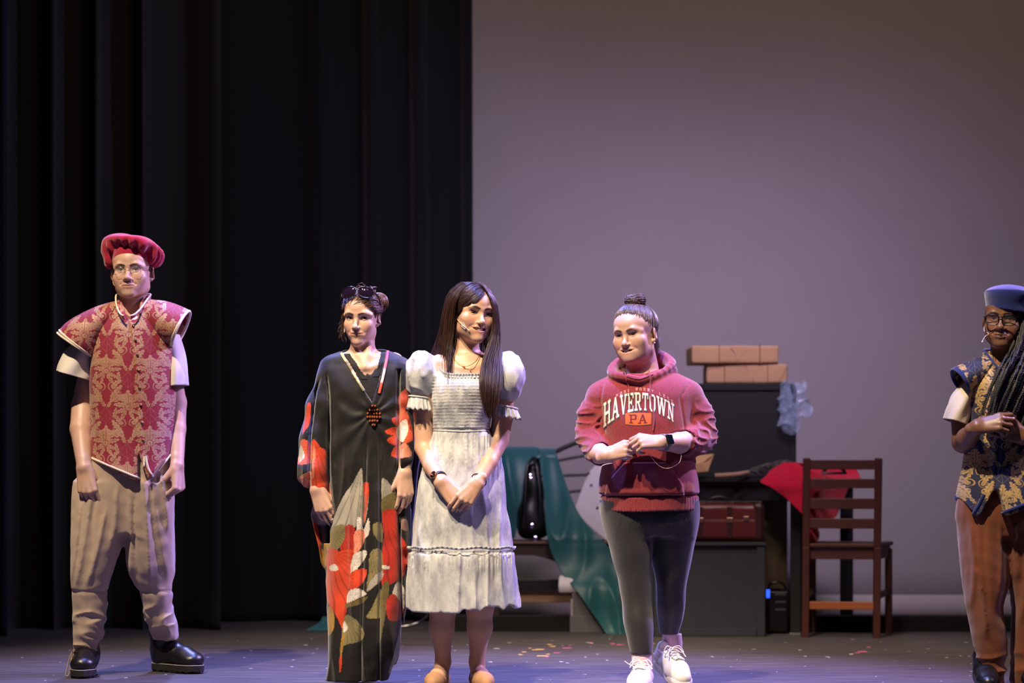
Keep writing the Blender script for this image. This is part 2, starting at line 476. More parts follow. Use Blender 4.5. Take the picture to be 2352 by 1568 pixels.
# ================================================================ people: heads, hands, skin
class Head:
    def __init__(s, v, R, o, sc=1.0, fine=True, **k):
        """adds a face to field v; face towards -Y in its own frame, eyes at z = 0"""
        g = lambda n, d: k.get(n, d)
        s.R, s.o, s.sc, s.k = np.asarray(R), np.asarray(o, float), sc, k
        sm, op, jw, ch = g('smile', 0), g('open', 0), g('jaw', 1.0), g('chin', 0.0)
        nl, nw, ck, wd = g('nose', 1.0), g('nosew', 1.0), g('cheek', 1.0), g('wide', 1.0)
        pl = g('plump', 0.0); cw = g('chinw', 1.0)
        v.frame(R, o, sc)
        v.put(ell((0, .010, .040), (.0745*wd, .097, .078)))
        v.put(ell((0, -.018, .036), (.064*wd, .074, .058)), .03)
        v.put(ell((0, -.025, -.028), (.0605*wd, .0625, .066)), .025)
        v.put(ell((0, -.036, -.066-ch*.5), (.046*jw, .054, .047+ch*.5)), .025)
        for e in (-1, 1):
            v.put(cone((e*.056*jw, .006, -.015), (e*.051*jw, .0, -.062), .016, .016+pl), .025)
            v.put(cone((e*.049*jw, .0, -.064), (e*.016*cw, -.074, -.101-ch), .016+pl, .011), .03)
            v.put(ell((e*.041*wd, -.058-.004*sm, -.029+.005*sm), (.025*ck, .022, .023*ck)), .022)
            v.put(cone((e*.009, -.0865, .0165), (e*.036, -.0815, .0215), .0075, .0075), .014)
            v.put(cone((e*.036, -.0815, .0215), (e*.057, -.060, .013), .0075, .007), .016)
        for e in (-1, 1): v.put(ell((e*(.037+pl*.6)*(jw+wd)/2, -.042, -.054), (.021*g('fat', 1)+pl, .030, .030*g('fat', 1)+pl)), .03)
        v.put(ell((0, -.080, -.102-ch), (.019*cw, .014, .0135)), .016)
        # eyes: sockets, lids
        hu, hl = g('eye_up', .0044), g('eye_lo', .0040)
        s.eyes = []
        for e in (-1, 1):
            v.cut(ell((e*.0325, -.097, .000), (.0175, .015, .0105)), .013)
            c = np.array((e*.0312, -.0712, .0)); s.eyes.append(c)
            def lid(X, Y, Z, c=c, up=True):
                sp = np.sqrt((X-c[0])**2+(Y-c[1])**2+(Z-c[2])**2)-.0137
                q = 1-((X-c[0])/.0150)**2
                return np.maximum(sp, (hu*q-.0006)-(Z-c[2]) if up else (Z-c[2])+hl*q-.0004)
            b = (c-.015, c+.015)
            v.put((lambda X, Y, Z, c=c: lid(X, Y, Z, c, True), *b), .004)
            v.put((lambda X, Y, Z, c=c: lid(X, Y, Z, c, False), *b), .004)
        # nose
        ty, tz = -.108-.006*(nl-1)*6, -.036-.008*(nl-1)
        s.tip = np.array((0, ty, tz))
        v.put(cone((0, -.0845, .006), (0, ty+.004, tz+.004), .0072, .0088*nw), .012)
        v.put(ball((0, ty, tz), .0100*nw), .008)
        for e in (-1, 1): v.put(ell((e*.0125*nw, -.0960, tz-.0045), (.0078, .0098, .0072)), .006)
        for e in (-1, 1): v.cut(ell((e*.0062*nw, ty+.006, tz-.011), (.0036, .0048, .0034)), .003)
        # mouth
        v.put(ell((0, -.074, -.066), (.030, .0225, .022)), .018)
        zc, cx = -.067+.0065*sm, .0240+.0070*sm
        cy, yo, yu = -.0865+.007*sm, .0045*sm, .0075*sm if g('teeth', False) else .0045*sm
        tt = g('teeth', False); fl = g('lips', 1.0)*(1-.22*sm)
        hi = -.0612+.0030*sm+op*.16
        up = [(-cx, cy, zc), (-.012, -.0958+yu, hi-.001+.0006*sm), (-.004, -.0984+yu, hi), (0, -.0976+yu, hi-.0012)]
        up = up+[(-a, b, c) for a, b, c in up[-2::-1]]
        lo = [(-cx+.001, cy, zc-.001), (-.013, -.0938+yo, -.0712+.0005*sm-op*.9), (0, -.0962+yo, -.0728-.0005*sm-op), (.013, -.0938+yo, -.0712+.0005*sm-op*.9), (cx-.001, cy, zc-.001)]
        s.up, s.lo = np.array(up), np.array(lo)
        fl = g('lips', 1.0)*(1-.22*sm)
        chain(v, up, np.array([.0018, .0042, .0048, .0046, .0048, .0042, .0018])*fl, .005)
        chain(v, lo, np.array([.0018, .0050, .0056, .0050, .0018])*fl, .005)
        top, bot = hi-.0038*fl, -.0728-.0005*sm-op+.0044*fl
        mz = (top+bot)/2; s.top = top
        xm = .013+.005*sm
        md = [(-cx-.001, cy-.004, zc), (-xm, -.0995+yo, mz+.0008+.0022*sm), (0, -.103+yo, mz), (xm, -.0995+yo, mz+.0008+.0022*sm), (cx+.001, cy-.004, zc)]
        s.mid = np.array(md); ro = max(.0011, (top-bot)/2) if tt else .0011
        s.ro = ro
        for i in range(4):
            ra = ro if 0 < i < 4 else .0012; rb = ro if 0 < i+1 < 4 else .0012
            for dy in ((0.0, .009, .018) if tt else (0.0,)):
                v.cut(cone(np.array(md[i])+[0, dy, 0], np.array(md[i+1])+[0, dy, 0], ra, rb), .002)
        if sm > .2:
            for e in (-1, 1): v.cut(cone((e*.019, -.0985, -.043), (e*(cx+.010), -.0860, zc+.002), .0010+.0006*sm, .0006+.0010*sm), .012)
        else:
            for e in (-1, 1): v.cut(cone((e*.018, -.097, -.045), (e*.030, -.085, -.060), .001, .001), .009)
        # ears
        for e in (-1, 1):
            Re = rotm(0, 12, 0)@np.array(Matrix.Rotation(math.radians(e*g('earout', 28)), 3, 'Z'))
            v.put(ell((e*.0795*wd, .014, -.006), (.0070, .0195, .0270), Re), .005)
            v.put(ball((e*.0735*wd, .004, -.032), .0075), .008)
            v.cut(ell((e*.0875*wd, .008, -.004), (.0065, .0110, .0200), Re), .004)
        v.frame()
    def W(s, p): return s.R@(np.asarray(p, float)*s.sc)+s.o
    def paint(s, v, c, lip, brow, brow_k=1.0, lipmix=.8, blush=.12):
        q = (v-s.o)@s.R/s.sc
        def seg(P_, w_, ky=1.0):
            d = np.full(len(q), 9.0); P_ = P_*[1, ky, 1]; q_ = q*[1, ky, 1]
            for a, b in zip(P_[:-1], P_[1:]):
                ab = b-a; t = np.clip(((q_-a)@ab)/(ab@ab), 0, 1); d = np.minimum(d, np.linalg.norm(q_-a-t[:, None]*ab, axis=1))
            return d
        near = (np.abs(q[:, 0]) < .08) & (q[:, 1] < -.02) & (np.abs(q[:, 2]) < .12)
        if not near.any(): return c
        f = np.exp(-((np.abs(q[:, 0])-.042)**2+(q[:, 2]+.034)**2)/.018**2)*near*blush
        f = np.maximum(f, np.exp(-((q-s.tip)**2).sum(1)/.014**2)*blush*.9)
        c = c*(1-f[:, None])+f[:, None]*np.array([.62, .14, .11])
        m = np.maximum(1-sstep(.0042, .0062, seg(s.up, 0, .45)), 1-sstep(.0048, .0068, seg(s.lo, 0, .45)))*lipmix*near*(q[:, 1] < -.078)
        c = c*(1-m[:, None])+m[:, None]*np.array(lip)
        m = ((1-sstep(.0012, .0034, seg(s.mid, 0, .6)))*near)*.5*(1-sstep(.70, .95, np.abs(q[:, 0])/abs(s.mid[0, 0])))
        if s.k.get('teeth'):
            m = np.maximum(m, ((np.abs(q[:, 0]) < .019) & (q[:, 1] > -.094) & (q[:, 1] < -.06) & (np.abs(q[:, 2]-s.mid[2, 2]) < s.ro))*1.0)
        c = c*(1-m[:, None])+m[:, None]*np.array([.055, .014, .012])
        for e in (-1, 1):
            b = np.array([(e*.013, -.093, .0195), (e*.026, -.091, .0245), (e*.040, -.083, .0250), (e*.052, -.070, .0180)])
            b[:, 2] += s.k.get('brow_up', 0)
            d = seg(b, 0, .25); wd = .0030*brow_k*(1-.35*sstep(.03, .05, np.abs(q[:, 0])))
            m = (1-sstep(wd*.8, wd*1.8, d))*.95*near*(q[:, 1] < -.045)
            c = c*(1-m[:, None])+m[:, None]*np.array(brow)*.45
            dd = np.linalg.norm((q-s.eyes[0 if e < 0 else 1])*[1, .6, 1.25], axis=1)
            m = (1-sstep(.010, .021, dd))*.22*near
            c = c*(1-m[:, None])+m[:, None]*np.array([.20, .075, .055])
        return c
    def features(s, parent, iris, lash, gaze=(0, 0), teeth=False, lashr=.0010):
        off = np.array(parent.location)
        hu = s.k.get('eye_up', .0044)
        for c, e in zip(s.eyes, (-1, 1)):
            bm = bmesh.new(); bmesh.ops.create_uvsphere(bm, u_segments=24, v_segments=16, radius=.0124*s.sc)
            bmesh.ops.rotate(bm, matrix=Matrix.Rotation(math.pi/2, 3, 'X'), verts=bm.verts)
            me = bpy.data.meshes.new('eye'); bm.to_mesh(me); bm.free()
            me.polygons.foreach_set('use_smooth', np.ones(len(me.polygons), bool))
            o = link_obj('eye', me, iris, parent); o.location = tuple(s.W(c)-off)
            o.rotation_euler = Matrix((s.R@rotm(gaze[0], gaze[1])).tolist()).to_euler()
            x = np.linspace(-.0135, .0145, 14); zz = hu*(1-(x/.0150)**2)-.0002
            y = c[1]-np.sqrt(np.maximum(.0143**2-x**2-zz**2, 1e-6))
            pts = np.array([s.W((c[0]+e*a, b, d)) for a, b, d in zip(x, y, zz)])
            vv, f = tube_np(pts, np.concatenate([np.linspace(.0006, lashr, 5), np.linspace(lashr, lashr*.9, 9)])*s.sc, 5)
            mesh_np('eyelashes', vv, f, lash, parent)
        if teeth:
            tw, th = .0205, .0092
            b = MB(); n = 10
            for i in range(n):
                a0, a1 = -tw+2*tw*i/n+.00025, -tw+2*tw*(i+1)/n-.00025
                zt = s.top+.0020+.0042*((a0+a1)/2/tw)**2; h = th*(1-.2*abs((a0+a1)/2/tw))
                yy = lambda a: -.0988+.0042*s.k.get('smile', 0)+.014*(a/tw)**2
                pts = [(a0, yy(a0), zt), (a1, yy(a1), zt), (a1*.98, yy(a1), zt-h), (a0*.98, yy(a0), zt-h)]
                pts += [(p[0], p[1]+.004, p[2]) for p in pts]
                b.add([s.W(p) for p in pts], [(0, 1, 2, 3), (3, 2, 6, 7), (0, 3, 7, 4), (1, 5, 6, 2), (0, 4, 5, 1)])
            o = b.build('teeth', teeth, parent); tag(o, 'white upper teeth')

def hand(v, wrist, f, n, side, S=1.0, curl=(30, 40, 25), curls=None, spread=4, thumb=(35, 20, 15, 15), thick=1.0):
    """f: wrist to knuckles, n: back of the hand, side: +1/-1 puts the thumb on side*cross(f, n)"""
    f = unit(f); n = np.asarray(n, float); n = unit(n-n.dot(f)*f); t = np.cross(f, n)*side
    w = np.asarray(wrist, float)
    L = lambda a, b, c: w+(f*a+t*b+n*c)*S
    kn = [(.090, .029, 0), (.094, .0095, .003), (.089, -.0105, .002), (.081, -.029, -.002)]
    for i, (a, b, c) in enumerate(kn):
        v.put(cone(L(0.0, b*.55, 0), L(a, b, c), .0155*S*thick, .0108*S*thick), .012)
    v.put(cone(L(.02, 0, -.004), L(.075, 0, -.004), .014*S, .012*S), .014)
    v.put(cone(L(-.03, 0, 0), L(.008, 0, 0), .0205*S, .021*S, (n, .76)), .012)
    seg = [(.044, .026, .021), (.048, .030, .022), (.044, .028, .021), (.035, .021, .019)]
    rad = [.0092, .0094, .0090, .0080]
    tips = []
    for i in range(4):
        cs = (curls[i] if curls is not None else curl)
        a = math.radians(spread*(1.5-i)); d0 = f*math.cos(a)+t*math.sin(a)
        p = L(*kn[i]); ang = 0; r = rad[i]*S; pts = [p]; rr = [r*1.08]
        for j in range(3):
            ang += math.radians(cs[j]); d = d0*math.cos(ang)-n*math.sin(ang)
            p = p+d*seg[i][j]*S; pts.append(p); rr.append(r*(1-.11*(j+1)))
        for j in range(3): v.put(cone(pts[j], pts[j+1], rr[j], rr[j+1]), .004 if j == 0 else .0015)
        tips.append(pts[-1])
    out, fl, c1, c2 = (math.radians(x) for x in thumb)     # out to the side, across the palm, two bends
    d = f*math.cos(out)*math.cos(fl)+t*math.sin(out)*math.cos(fl)-n*math.sin(fl)
    p0 = L(.018, .020, -.006); p1 = p0+d*.047*S
    ax_ = -n*math.cos(fl)-(f*math.cos(out)+t*math.sin(out))*math.sin(fl)
    inw = unit(f*math.cos(out+1.2)*0+(-t)*.75+f*.35-n*.35)
    d1 = unit(d*math.cos(c1)+inw*math.sin(c1)); p2 = p1+d1*.034*S
    d2 = unit(d*math.cos(c1+c2)+inw*math.sin(c1+c2)); p3 = p2+d2*.027*S
    v.put(cone(p0, p1, .0155*S, .0125*S), .012); v.put(cone(p1, p2, .0112*S, .0100*S), .004); v.put(cone(p2, p3, .0100*S, .0078*S), .0015)
    tips.append(p3)
    return tips

def skin_mat(name, rough=0.45, sss=0.05):
    m = Mat(name, rough); E.nt = m.nt
    n = m.noise(60, 5); a = m.attr()
    mul = m.node('ShaderNodeMix', data_type='RGBA'); mul.blend_type = 'MULTIPLY'; mul.inputs['Factor'].default_value = 0.22
    m.link(a, mul.inputs['A']); m.put(mul.inputs['B'], m.mix(n, (0.55, 0.42, 0.40), (1, 1, 1)))
    m.color(mul.outputs['Result'])
    m.b.inputs['Subsurface Weight'].default_value = sss; m.b.inputs['Subsurface Radius'].default_value = (.012, .005, .003)
    m.b.inputs['Subsurface Scale'].default_value = 0.6
    m.bump(m.noise(900, 2), 0.0003, 0.4); return m.m
def eye_mat(name, rgb):
    m = Mat(name, 0.08); x, y, z = m.xyz()
    r = e_len(x, z); front = e_below(y, .002)
    iris = e_below(r-.0059, .0006)*front; pup = e_below(r-.0026, .0005)*front; rim = e_below(e_abs(r-.0057)-.0006, .0005)*front
    c = m.mix(iris, (.72, .66, .62), srgb(*rgb)); c = m.mix(rim*0.6, c, srgb(*rgb)*.3); c = m.mix(pup, c, (.004, .004, .004))
    m.color(c); return m.m
def hair_mat(name, rgb, var=0.45, rough=0.38, spec=0.5):
    m = Mat(name, rough); E.nt = m.nt; c = srgb(*rgb)
    a = m.node('ShaderNodeAttribute', attribute_name='Col')
    sep = m.node('ShaderNodeSeparateColor'); m.link(a.outputs['Color'], sep.inputs[0])
    m.color(m.mix(E(sep.outputs[0]), c*(1-var), np.minimum(c*(1+var*1.3), 1)))
    m.b.inputs['Specular IOR Level'].default_value = spec
    return m.m
def strands(name, lines, mat, parent, r0=.0016, r1=.0006, n=4, seed=0, flat=1.0):
    """each strand a thin tapered tube; joined as the hair of one head"""
    vs, fs, cs, b = [], [], [], 0; r = rng(seed)
    for pts in lines:
        k = len(pts); rad = np.interp(np.linspace(0, 1, k), [0, .20, .6, 1], [r0*.2, r0, r0*.9, r1])
        v, f = tube_np(pts, rad, n, flat); vs.append(v); fs.append(f+b); b += len(v)
        cs.append(np.full((len(v), 3), r.uniform(0, 1)))
    return mesh_np(name, np.concatenate(vs), np.concatenate(fs), mat, parent, True, np.concatenate(cs))
LASH = plain('lash_dark', (30, 20, 18), 0.6)
TEETH = plain('tooth_white', (235, 226, 214), 0.25, 0.03)
# ================================================================ the stage
def floor_mat():
    m = Mat('stage_floor_paint', 0.5); E.nt = m.nt
    n1 = m.noise(1.1, 6, (1, 2.0, 1)); n2 = m.noise(9, 6, (.35, 2.2, 1), .7); n3 = m.noise(46, 5, (.22, 1.6, 1), .7)
    base = m.mix(n1, srgb(34, 32, 36), srgb(66, 60, 62))
    scuff = e_pow(n2, 2.4)*1.9
    base = m.mix(E.op('MULTIPLY', scuff, 0.55, clamp=True), base, srgb(112, 104, 108))
    fine = E.op('MULTIPLY_ADD', n3, 5.0, -3.1, clamp=True)
    base = m.mix(fine*0.8, base, srgb(150, 144, 150))
    m.color(base)
    m.put(m.b.inputs['Roughness'], 0.40+n2*0.30)
    m.bump(n3, 0.0015, 0.5); return m.m
if True:
    me = MB().box((0.3, 8.5, -.05), (15, 12.4, .1)).build('floor', floor_mat()); tag(me, 'dark scuffed wooden stage floor washed in blue light', kind='structure')
    fl = me
    # flecks of old paint on the boards
    def flecks(name, mat, spots, seed):
        r = rng(seed); v, f = [], []
        for px, py, s in spots:
            d = CAMH*F/(py-HY); c = P(px, py, d); n = 9; a = np.sort(r.uniform(0, 6.28, n)); q = r.uniform(.45, 1, n)*s
            b = len(v); st = r.uniform(1.2, 2.6)
            for z in (.0002, .0009):
                v += [(c[0]+math.cos(t)*k*st, c[1]+math.sin(t)*k*2.2, z) for t, k in zip(a, q)]
            f.append(tuple(b+n+i for i in range(n))); f += [(b+i, b+(i+1) % n, b+n+(i+1) % n, b+n+i) for i in range(n)]
        o = mesh_py(name, v, f, mat, fl); tag(o, kind='stuff'); return o
    r = rng(4)
    flecks('yellow_paint_flecks', plain('paint_yellow', (214, 178, 84), .6), [(1262, 1480, .016), (1236, 1491, .017), (1225, 1492, .012), (1204, 1497, .012), (1196, 1503, .010), (1246, 1506, .015), (1254, 1502, .012), (1270, 1484, .014), (1216, 1488, .010)], 1)
    flecks('pink_paint_flecks', plain('paint_pink', (214, 92, 150), .6), [(1305, 1488, .014), (1280, 1499, .012), (1408, 1478, .014), (1424, 1480, .012), (1360, 1477, .010), (1980, 1496, .020), (1996, 1486, .014), (1256, 1508, .010), (1970, 1499, .010), (1310, 1482, .008)], 2)
    flecks('pale_paint_flecks', plain('paint_pale', (196, 190, 200), .6), [(r.uniform(0, 2350), 1462+106*r.uniform(0, 1)**1.2, r.uniform(.002, .006)) for _ in range(130)]+[(700, 1481, .011), (1142, 1489, .010), (1350, 1476, .012), (1394, 1516, .006), (1500, 1478, .01), (720, 1500, .006), (560, 1510, .005), (1900, 1508, .008), (1850, 1507, .006), (1955, 1502, .012)], 3)
    # backdrop cloth with a doubled hem
    cm = Mat('backdrop_canvas', 0.95); E.nt = cm.nt
    n = cm.noise(2.2, 4); cm.color(cm.mix(n, srgb(140, 133, 133), srgb(147, 140, 140))); cm.bump(cm.noise(160, 3), .0008, .35)
    D = 13.9
    xs = np.linspace(-2.2, 6.5, 60); zs = np.linspace(0.0, 6.6, 24); wv = Wob(11, 6, (.6, 2.0), (1, 0, .12))
    def cyc_y(x, z): return D+.012*wv(x, 0, z)
    v = [(x, cyc_y(x, z), z) for z in zs for x in xs]
    o = mesh_np('wall_back', v, grid_faces(60, 24)[:, ::-1], cm.m); solid(o, .004); tag(o, 'grey painted canvas backdrop wall closing the stage', kind='structure')
    hm = plain('backdrop_hem', (158, 150, 150), .95, .04)
    z1 = pz(1365, D)
    v = [(x, cyc_y(x, z)-.012, z) for z in (0.0, z1*.5, z1) for x in xs]
    h = mesh_np('hem', v, grid_faces(60, 3)[:, ::-1], hm, o); solid(h, .012)
    g = MB()
    y0 = CAMH*F/(1450-HY); hh = (1450-1416)*y0/F
    for i in range(14):
        x0 = -0.35+i*.46; g.box((x0+.23, y0+.10, hh/2), (.46, .2, hh))
    o = g.build('trim_1', plain('black_masking', (9, 9, 9), .95)); tag(o, 'low black masking strip along the foot of the backdrop', kind='structure')

    # black house curtains
    def curtain(name, x0, x1, d, label, seed, period, amp, tint, top=6.2, hem=0.0):
        r = rng(seed); n = int((x1-x0)*110); xs = np.linspace(x0, x1, n); ph = np.zeros(n)
        k = 2*math.pi/period*(1+.35*np.sin(xs*2.3+seed)+.2*np.sin(xs*5.1)); ph = np.cumsum(k)*(xs[1]-xs[0])
        zs = np.concatenate([np.linspace(hem, .3, 6), np.linspace(.5, top, 26)]); w1 = Wob(seed, 6, (.4, 3), (1, 0, .35))
        v = []
        for z in zs:
            a = amp*(1+.3*w1(xs, 0, z))
            s = np.sin(ph+.25*w1(xs*.7, 0, z*1.5))
            y = d-a*(np.sign(s)*np.abs(s)**.75)-.012*w1(xs*6, 0, z*2)
            v.append(np.stack([xs+a*.45*np.cos(ph*1.0), y, np.full(n, z)], 1))
        m = Mat(name+'_velour', .93); E.nt = m.nt
        nn = m.noise(3, 4, (1, 1, .25)); sp = m.noise(260, 2)
        m.color(m.mix(nn, srgb(*tint)*.8, srgb(*tint)*1.3)); m.b.inputs['Sheen Weight'].default_value = .12; m.b.inputs['Sheen Roughness'].default_value = .4
        m.b.inputs['Specular IOR Level'].default_value = .15; m.bump(sp, .0015, .6)
        o = mesh_np('stage_curtain', np.concatenate(v), grid_faces(n, len(zs))[:, ::-1], m.m); solid(o, .006)
        tag(o, label, 'curtain'); return o
    dA = CAMH*F/(1444-HY); dB = CAMH*F/(1424-HY); dL = CAMH*F/(1460-HY)
    curtain('leg', px_x(-260, dL), px_x(26, dL), dL, 'black stage curtain at the very edge, hanging in front of the others', 3, .22, .05, (26, 32, 44))
    curtain('side', px_x(-200, dA), px_x(516, dA), dA, 'black pleated stage curtain hanging behind the man in the crimson hat', 8, .30, .085, (34, 32, 33))
    curtain('rear', px_x(470, dB), px_x(1094, dB), dB-.1, 'black pleated stage curtain hanging behind the woman in the floral robe, beside the pale backdrop', 21, .34, .075, (19, 21, 23))
# ================================================================ clothing helpers shared by the people
def pxv(dx, dy, d): return np.array([dx*d/F, 0.0, -dy*d/F])
def feet_loc(px, py): d = CAMH*F/(py-HY); return np.array([px_x(px, d), d, 0.0])
def leaf_shape(u, v, bu, bv, ang, L, w, n=5, curl=0.0, soft=.0018):
    """a lobed leaf with a midrib, growing from (bu, bv) at ang degrees from upright"""
    c, s = math.cos(math.radians(ang)), math.sin(math.radians(ang))
    dx, dy = u-bu, v-bv
    t = (dx*(s/L)+dy*(c/L)); p = dx*c-dy*s
    if curl: p = p-t*t*curl
    a = e_abs(p); env = e_pow(e_max(t*(1-t)*4, 0), .55)
    lob = e_abs(e_sin((t*n-a*(.55/w))*math.pi))*.55+.45
    return e_below(a-env*lob*(w*.86), soft)*(1-e_below(a-.0008, .001)*e_below(t-.8, .1))
def damask(m, a, b, W=.17, H=.27, soft=.0020):
    """0..1 mask of a mirrored leaf-and-scroll figure over cloth coordinates a, b (metres)"""
    out = None; k = W/.185
    for ox, oy in ((0.0, 0.0), (W/2, H/2)):
        u = e_abs(e_mod(a+(ox+W/2), W)-W/2)*(1/k); v = (e_mod(b+(oy+H/2), H)-H/2)*(1/k)
        q = leaf_shape(u, v, 0, .012, 0, .062, .017, 4)
        for L_ in ((.004, .010, 34, .060, .014, 4, .010), (.005, .002, 68, .055, .013, 4, .010), (.005, -.008, 104, .046, .012, 4, .008), (.004, -.016, 140, .040, .010, 3, .004),
                   (.020, -.128, 22, .082, .018, 6, .016), (.034, -.125, 52, .056, .014, 5, .008), (.058, -.05, -18, .050, .012, 4, .006), (.070, .075, -30, .052, .013, 4, -.008), (.004, -.150, 30, .036, .010, 3, 0)):
            q = e_max(q, leaf_shape(u, v, *L_))
        for cx, cy, sg in ((.024, -.062, 1), (.062, .048, -1)):
            sx, sy = u-cx, v-cy; r2 = e_len(sx, sy); t2 = e_atan2(sy*sg, sx)
            q = e_max(q, e_below(e_abs(e_mod(r2-t2*.00175+.0055, .011)-.0055)-.0019, soft)*e_below(r2-.0185, soft))
        r = e_len(u, v); q = e_max(q*(1-e_below(e_abs(r-.0125)-.0013, soft)), e_below(e_abs(r-.0065)-.0030, soft))
        # thin ribbon of the ogee frame
        A = .0925-((e_cos(v*(2*math.pi*k/H))*.5+.5)*.080+.006)
        q = e_max(q, e_below(e_abs(e_abs(u-A)-.0035)-.0011, .0014))
        out = q if out is None else e_max(out, q)
    return out
def brocade(name, ground, fig, fig2, W, H, off=(0, 0)):
    m = Mat(name, .55); x, y, z = m.xyz()
    wv = m.noise(16, 2); wv2 = m.noise(13, 2, (1.3, 1.1, .9))
    k = damask(m, x+(wv-.5)*.022+off[0], z+(wv2-.5)*.022+off[1], W, H)
    worn = m.noise(38, 4); t = m.noise(4, 3)
    g = m.mix(worn, srgb(*ground)*.8, np.minimum(srgb(*ground)*1.25, 1))
    f = m.mix(t, srgb(*fig), srgb(*fig2))
    k = k*E.op('MULTIPLY_ADD', worn, 1.6, .1, clamp=True)
    m.color(m.mix(k, g, f)); m.put(m.b.inputs['Roughness'], .72-k*.25)
    m.b.inputs['Sheen Weight'].default_value = .2
    m.bump(k+m.noise(500, 2)*.4, .0009, .6); return m.m
def outline(n, L, W, toe=.5):
    """shoe sole outline: x along the foot from heel (0) to toe (L)"""
    t = np.linspace(0, 1, n); w = W*(np.interp(t, [0, .04, .12, .3, .48, .7, .86, .95, 1], [.28, .58, .80, .78, .82, 1, .90, .58, .18]))/2
    up = np.stack([t*L, w], 1); dn = np.stack([t[::-1]*L, -w[::-1]*.94], 1)
    return np.concatenate([up, dn])
def sole(name, mat, parent, heel, ang, L, W, h, z0=0.0, lug=0.0, tilt=0.0):
    o = outline(16, L, W); c, s = math.cos(ang), math.sin(ang); ct, st = math.cos(tilt), math.sin(tilt)
    v, f = [], []; n = len(o); lev = [(0, .94), (h*.3, 1.0), (h, 1.0), (h*1.02, .9)]
    for k, (z, q) in enumerate(lev):
        for i, (a, b) in enumerate(o):
            aa, bb = L/2+(a-L/2)*q, b*q
            if lug and k == 0 and i % 2: zz = z+lug
            else: zz = z
            aa, zz = aa-L, zz
            aa, zz = aa*ct-zz*st*0, zz-aa*st
            aa += L
            v.append((heel[0]+aa*c-bb*s, heel[1]+aa*s+bb*c, z0+zz))
    for k in range(len(lev)-1):
        f += [(k*n+i, k*n+(i+1) % n, (k+1)*n+(i+1) % n, (k+1)*n+i) for i in range(n)]
    f += [tuple(range(n))[::-1], tuple((len(lev)-1)*n+i for i in range(n))]
    return mesh_py(name, v, f, mat, parent)
def shoe_pt(heel, ang, a, b, z): return np.array([heel[0]+a*math.cos(ang)-b*math.sin(ang), heel[1]+a*math.sin(ang)+b*math.cos(ang), z])
def ribbon(name, pts, r, mat, parent, n=6, flat=1.0, nrm=None):
    v, f = tube_np(pts, r, n, flat, nrm); return mesh_np(name, v, f, mat, parent)
def disc_glass(name, rgb, alpha, rough=.05):
    m = Mat(name, rough); c = srgb(*rgb); m.color(c); m.b.inputs['Alpha'].default_value = alpha; return m.m
WHITE = cloth('white_cotton', (222, 216, 208), .05, .0006)
BLACKLEATHER = plain('black_leather', (22, 21, 22), .34, .2, 60, .0008, 300)
RUBBER = plain('black_rubber', (26, 25, 25), .75)
BLACKPLASTIC = plain('black_plastic', (12, 12, 14), .25, .05)
SKINTONE_MIC = plain('beige_plastic', (232, 196, 160), .4, .05)
STEEL = plain('steel_wire', (150, 150, 155), .25, .05, Metallic=1.0)
def mic(parent, pts, r=.0014, tip=.0032, mat=None):
    q = spline(pts, 16); o = ribbon('headset_microphone', q, np.concatenate([np.full(14, r), [tip, tip*.8]]), mat or SKINTONE_MIC, parent)
    return o
def patch(ct, rows, nx=24, lift=.003):
    """rows: (py, pxL, pxR): a piece of cloth laid on the surface seen there"""
    pts = []
    for y, l, r in rows: pts.append([ct(x, y, lift) for x in np.linspace(l, r, nx)])
    flat = [p for r in pts for p in r if p is not None]; m = np.mean(flat, 0)
    out = []
    for r in pts:
        good = [p for p in r if p is not None]
        last = good[0] if good else m
        for p in r:
            if p is not None: last = p
            out.append(last)
    return np.array(out), grid_faces(nx, len(rows))
def rows_interp(rows, n):
    a = np.array(rows, float); y = np.linspace(a[0, 0], a[-1, 0], n)
    return [(q, np.interp(q, a[:, 0], a[:, 1]), np.interp(q, a[:, 0], a[:, 2])) for q in y]
def in_poly(x, y, poly):
    c = np.zeros(len(x), bool); n = len(poly); j = n-1
    for i in range(n):
        xi, yi = poly[i]; xj, yj = poly[j]
        t = ((yi > y) != (yj > y)) & (x < (xj-xi)*(y-yi)/((yj-yi) if yj != yi else 1e-9)+xi); c ^= t; j = i
    return c
def scalp_lines(hd, starts, end, n, seg=14, ra=(.0785, .1010, .0825), c=(0, .010, .040), jit=.004, lift=(.000, .006), seed=0, sag=0.0, endjit=.012, root_=.055):
    """hair combed over the skull from points of the hairline (local xyz) to a gathering point"""
    r = rng(seed); out = []; ra, c = np.array(ra), np.array(c); S = np.array(starts, float)
    for _ in range(n):
        t = r.uniform(0, len(S)-1); i = min(int(t), len(S)-2); a = S[i]+(S[i+1]-S[i])*(t-i)+r.normal(0, jit, 3)
        b = np.array(end)+r.normal(0, endjit, 3)
        u, v_ = unit((a-c)/ra), unit((b-c)/ra); om = math.acos(np.clip(u.dot(v_), -1, 1)); k0 = r.uniform(0, .15); k = np.linspace(k0, 1, seg)
        q = (np.sin((1-k)*om)[:, None]*u+np.sin(k*om)[:, None]*v_)/max(math.sin(om), 1e-4)
        h = 1-root_*(1-sstep(0, .22, k-k0))*(1-k0*2.5)+r.uniform(*lift)/.09+.05*np.sin(k*math.pi)*r.uniform(.0, 1)*.5
        p = c+q*ra*h[:, None]; p[:, 2] -= sag*np.sin(k*math.pi)
        out.append(np.array([hd.W(x) for x in p]))
    return out
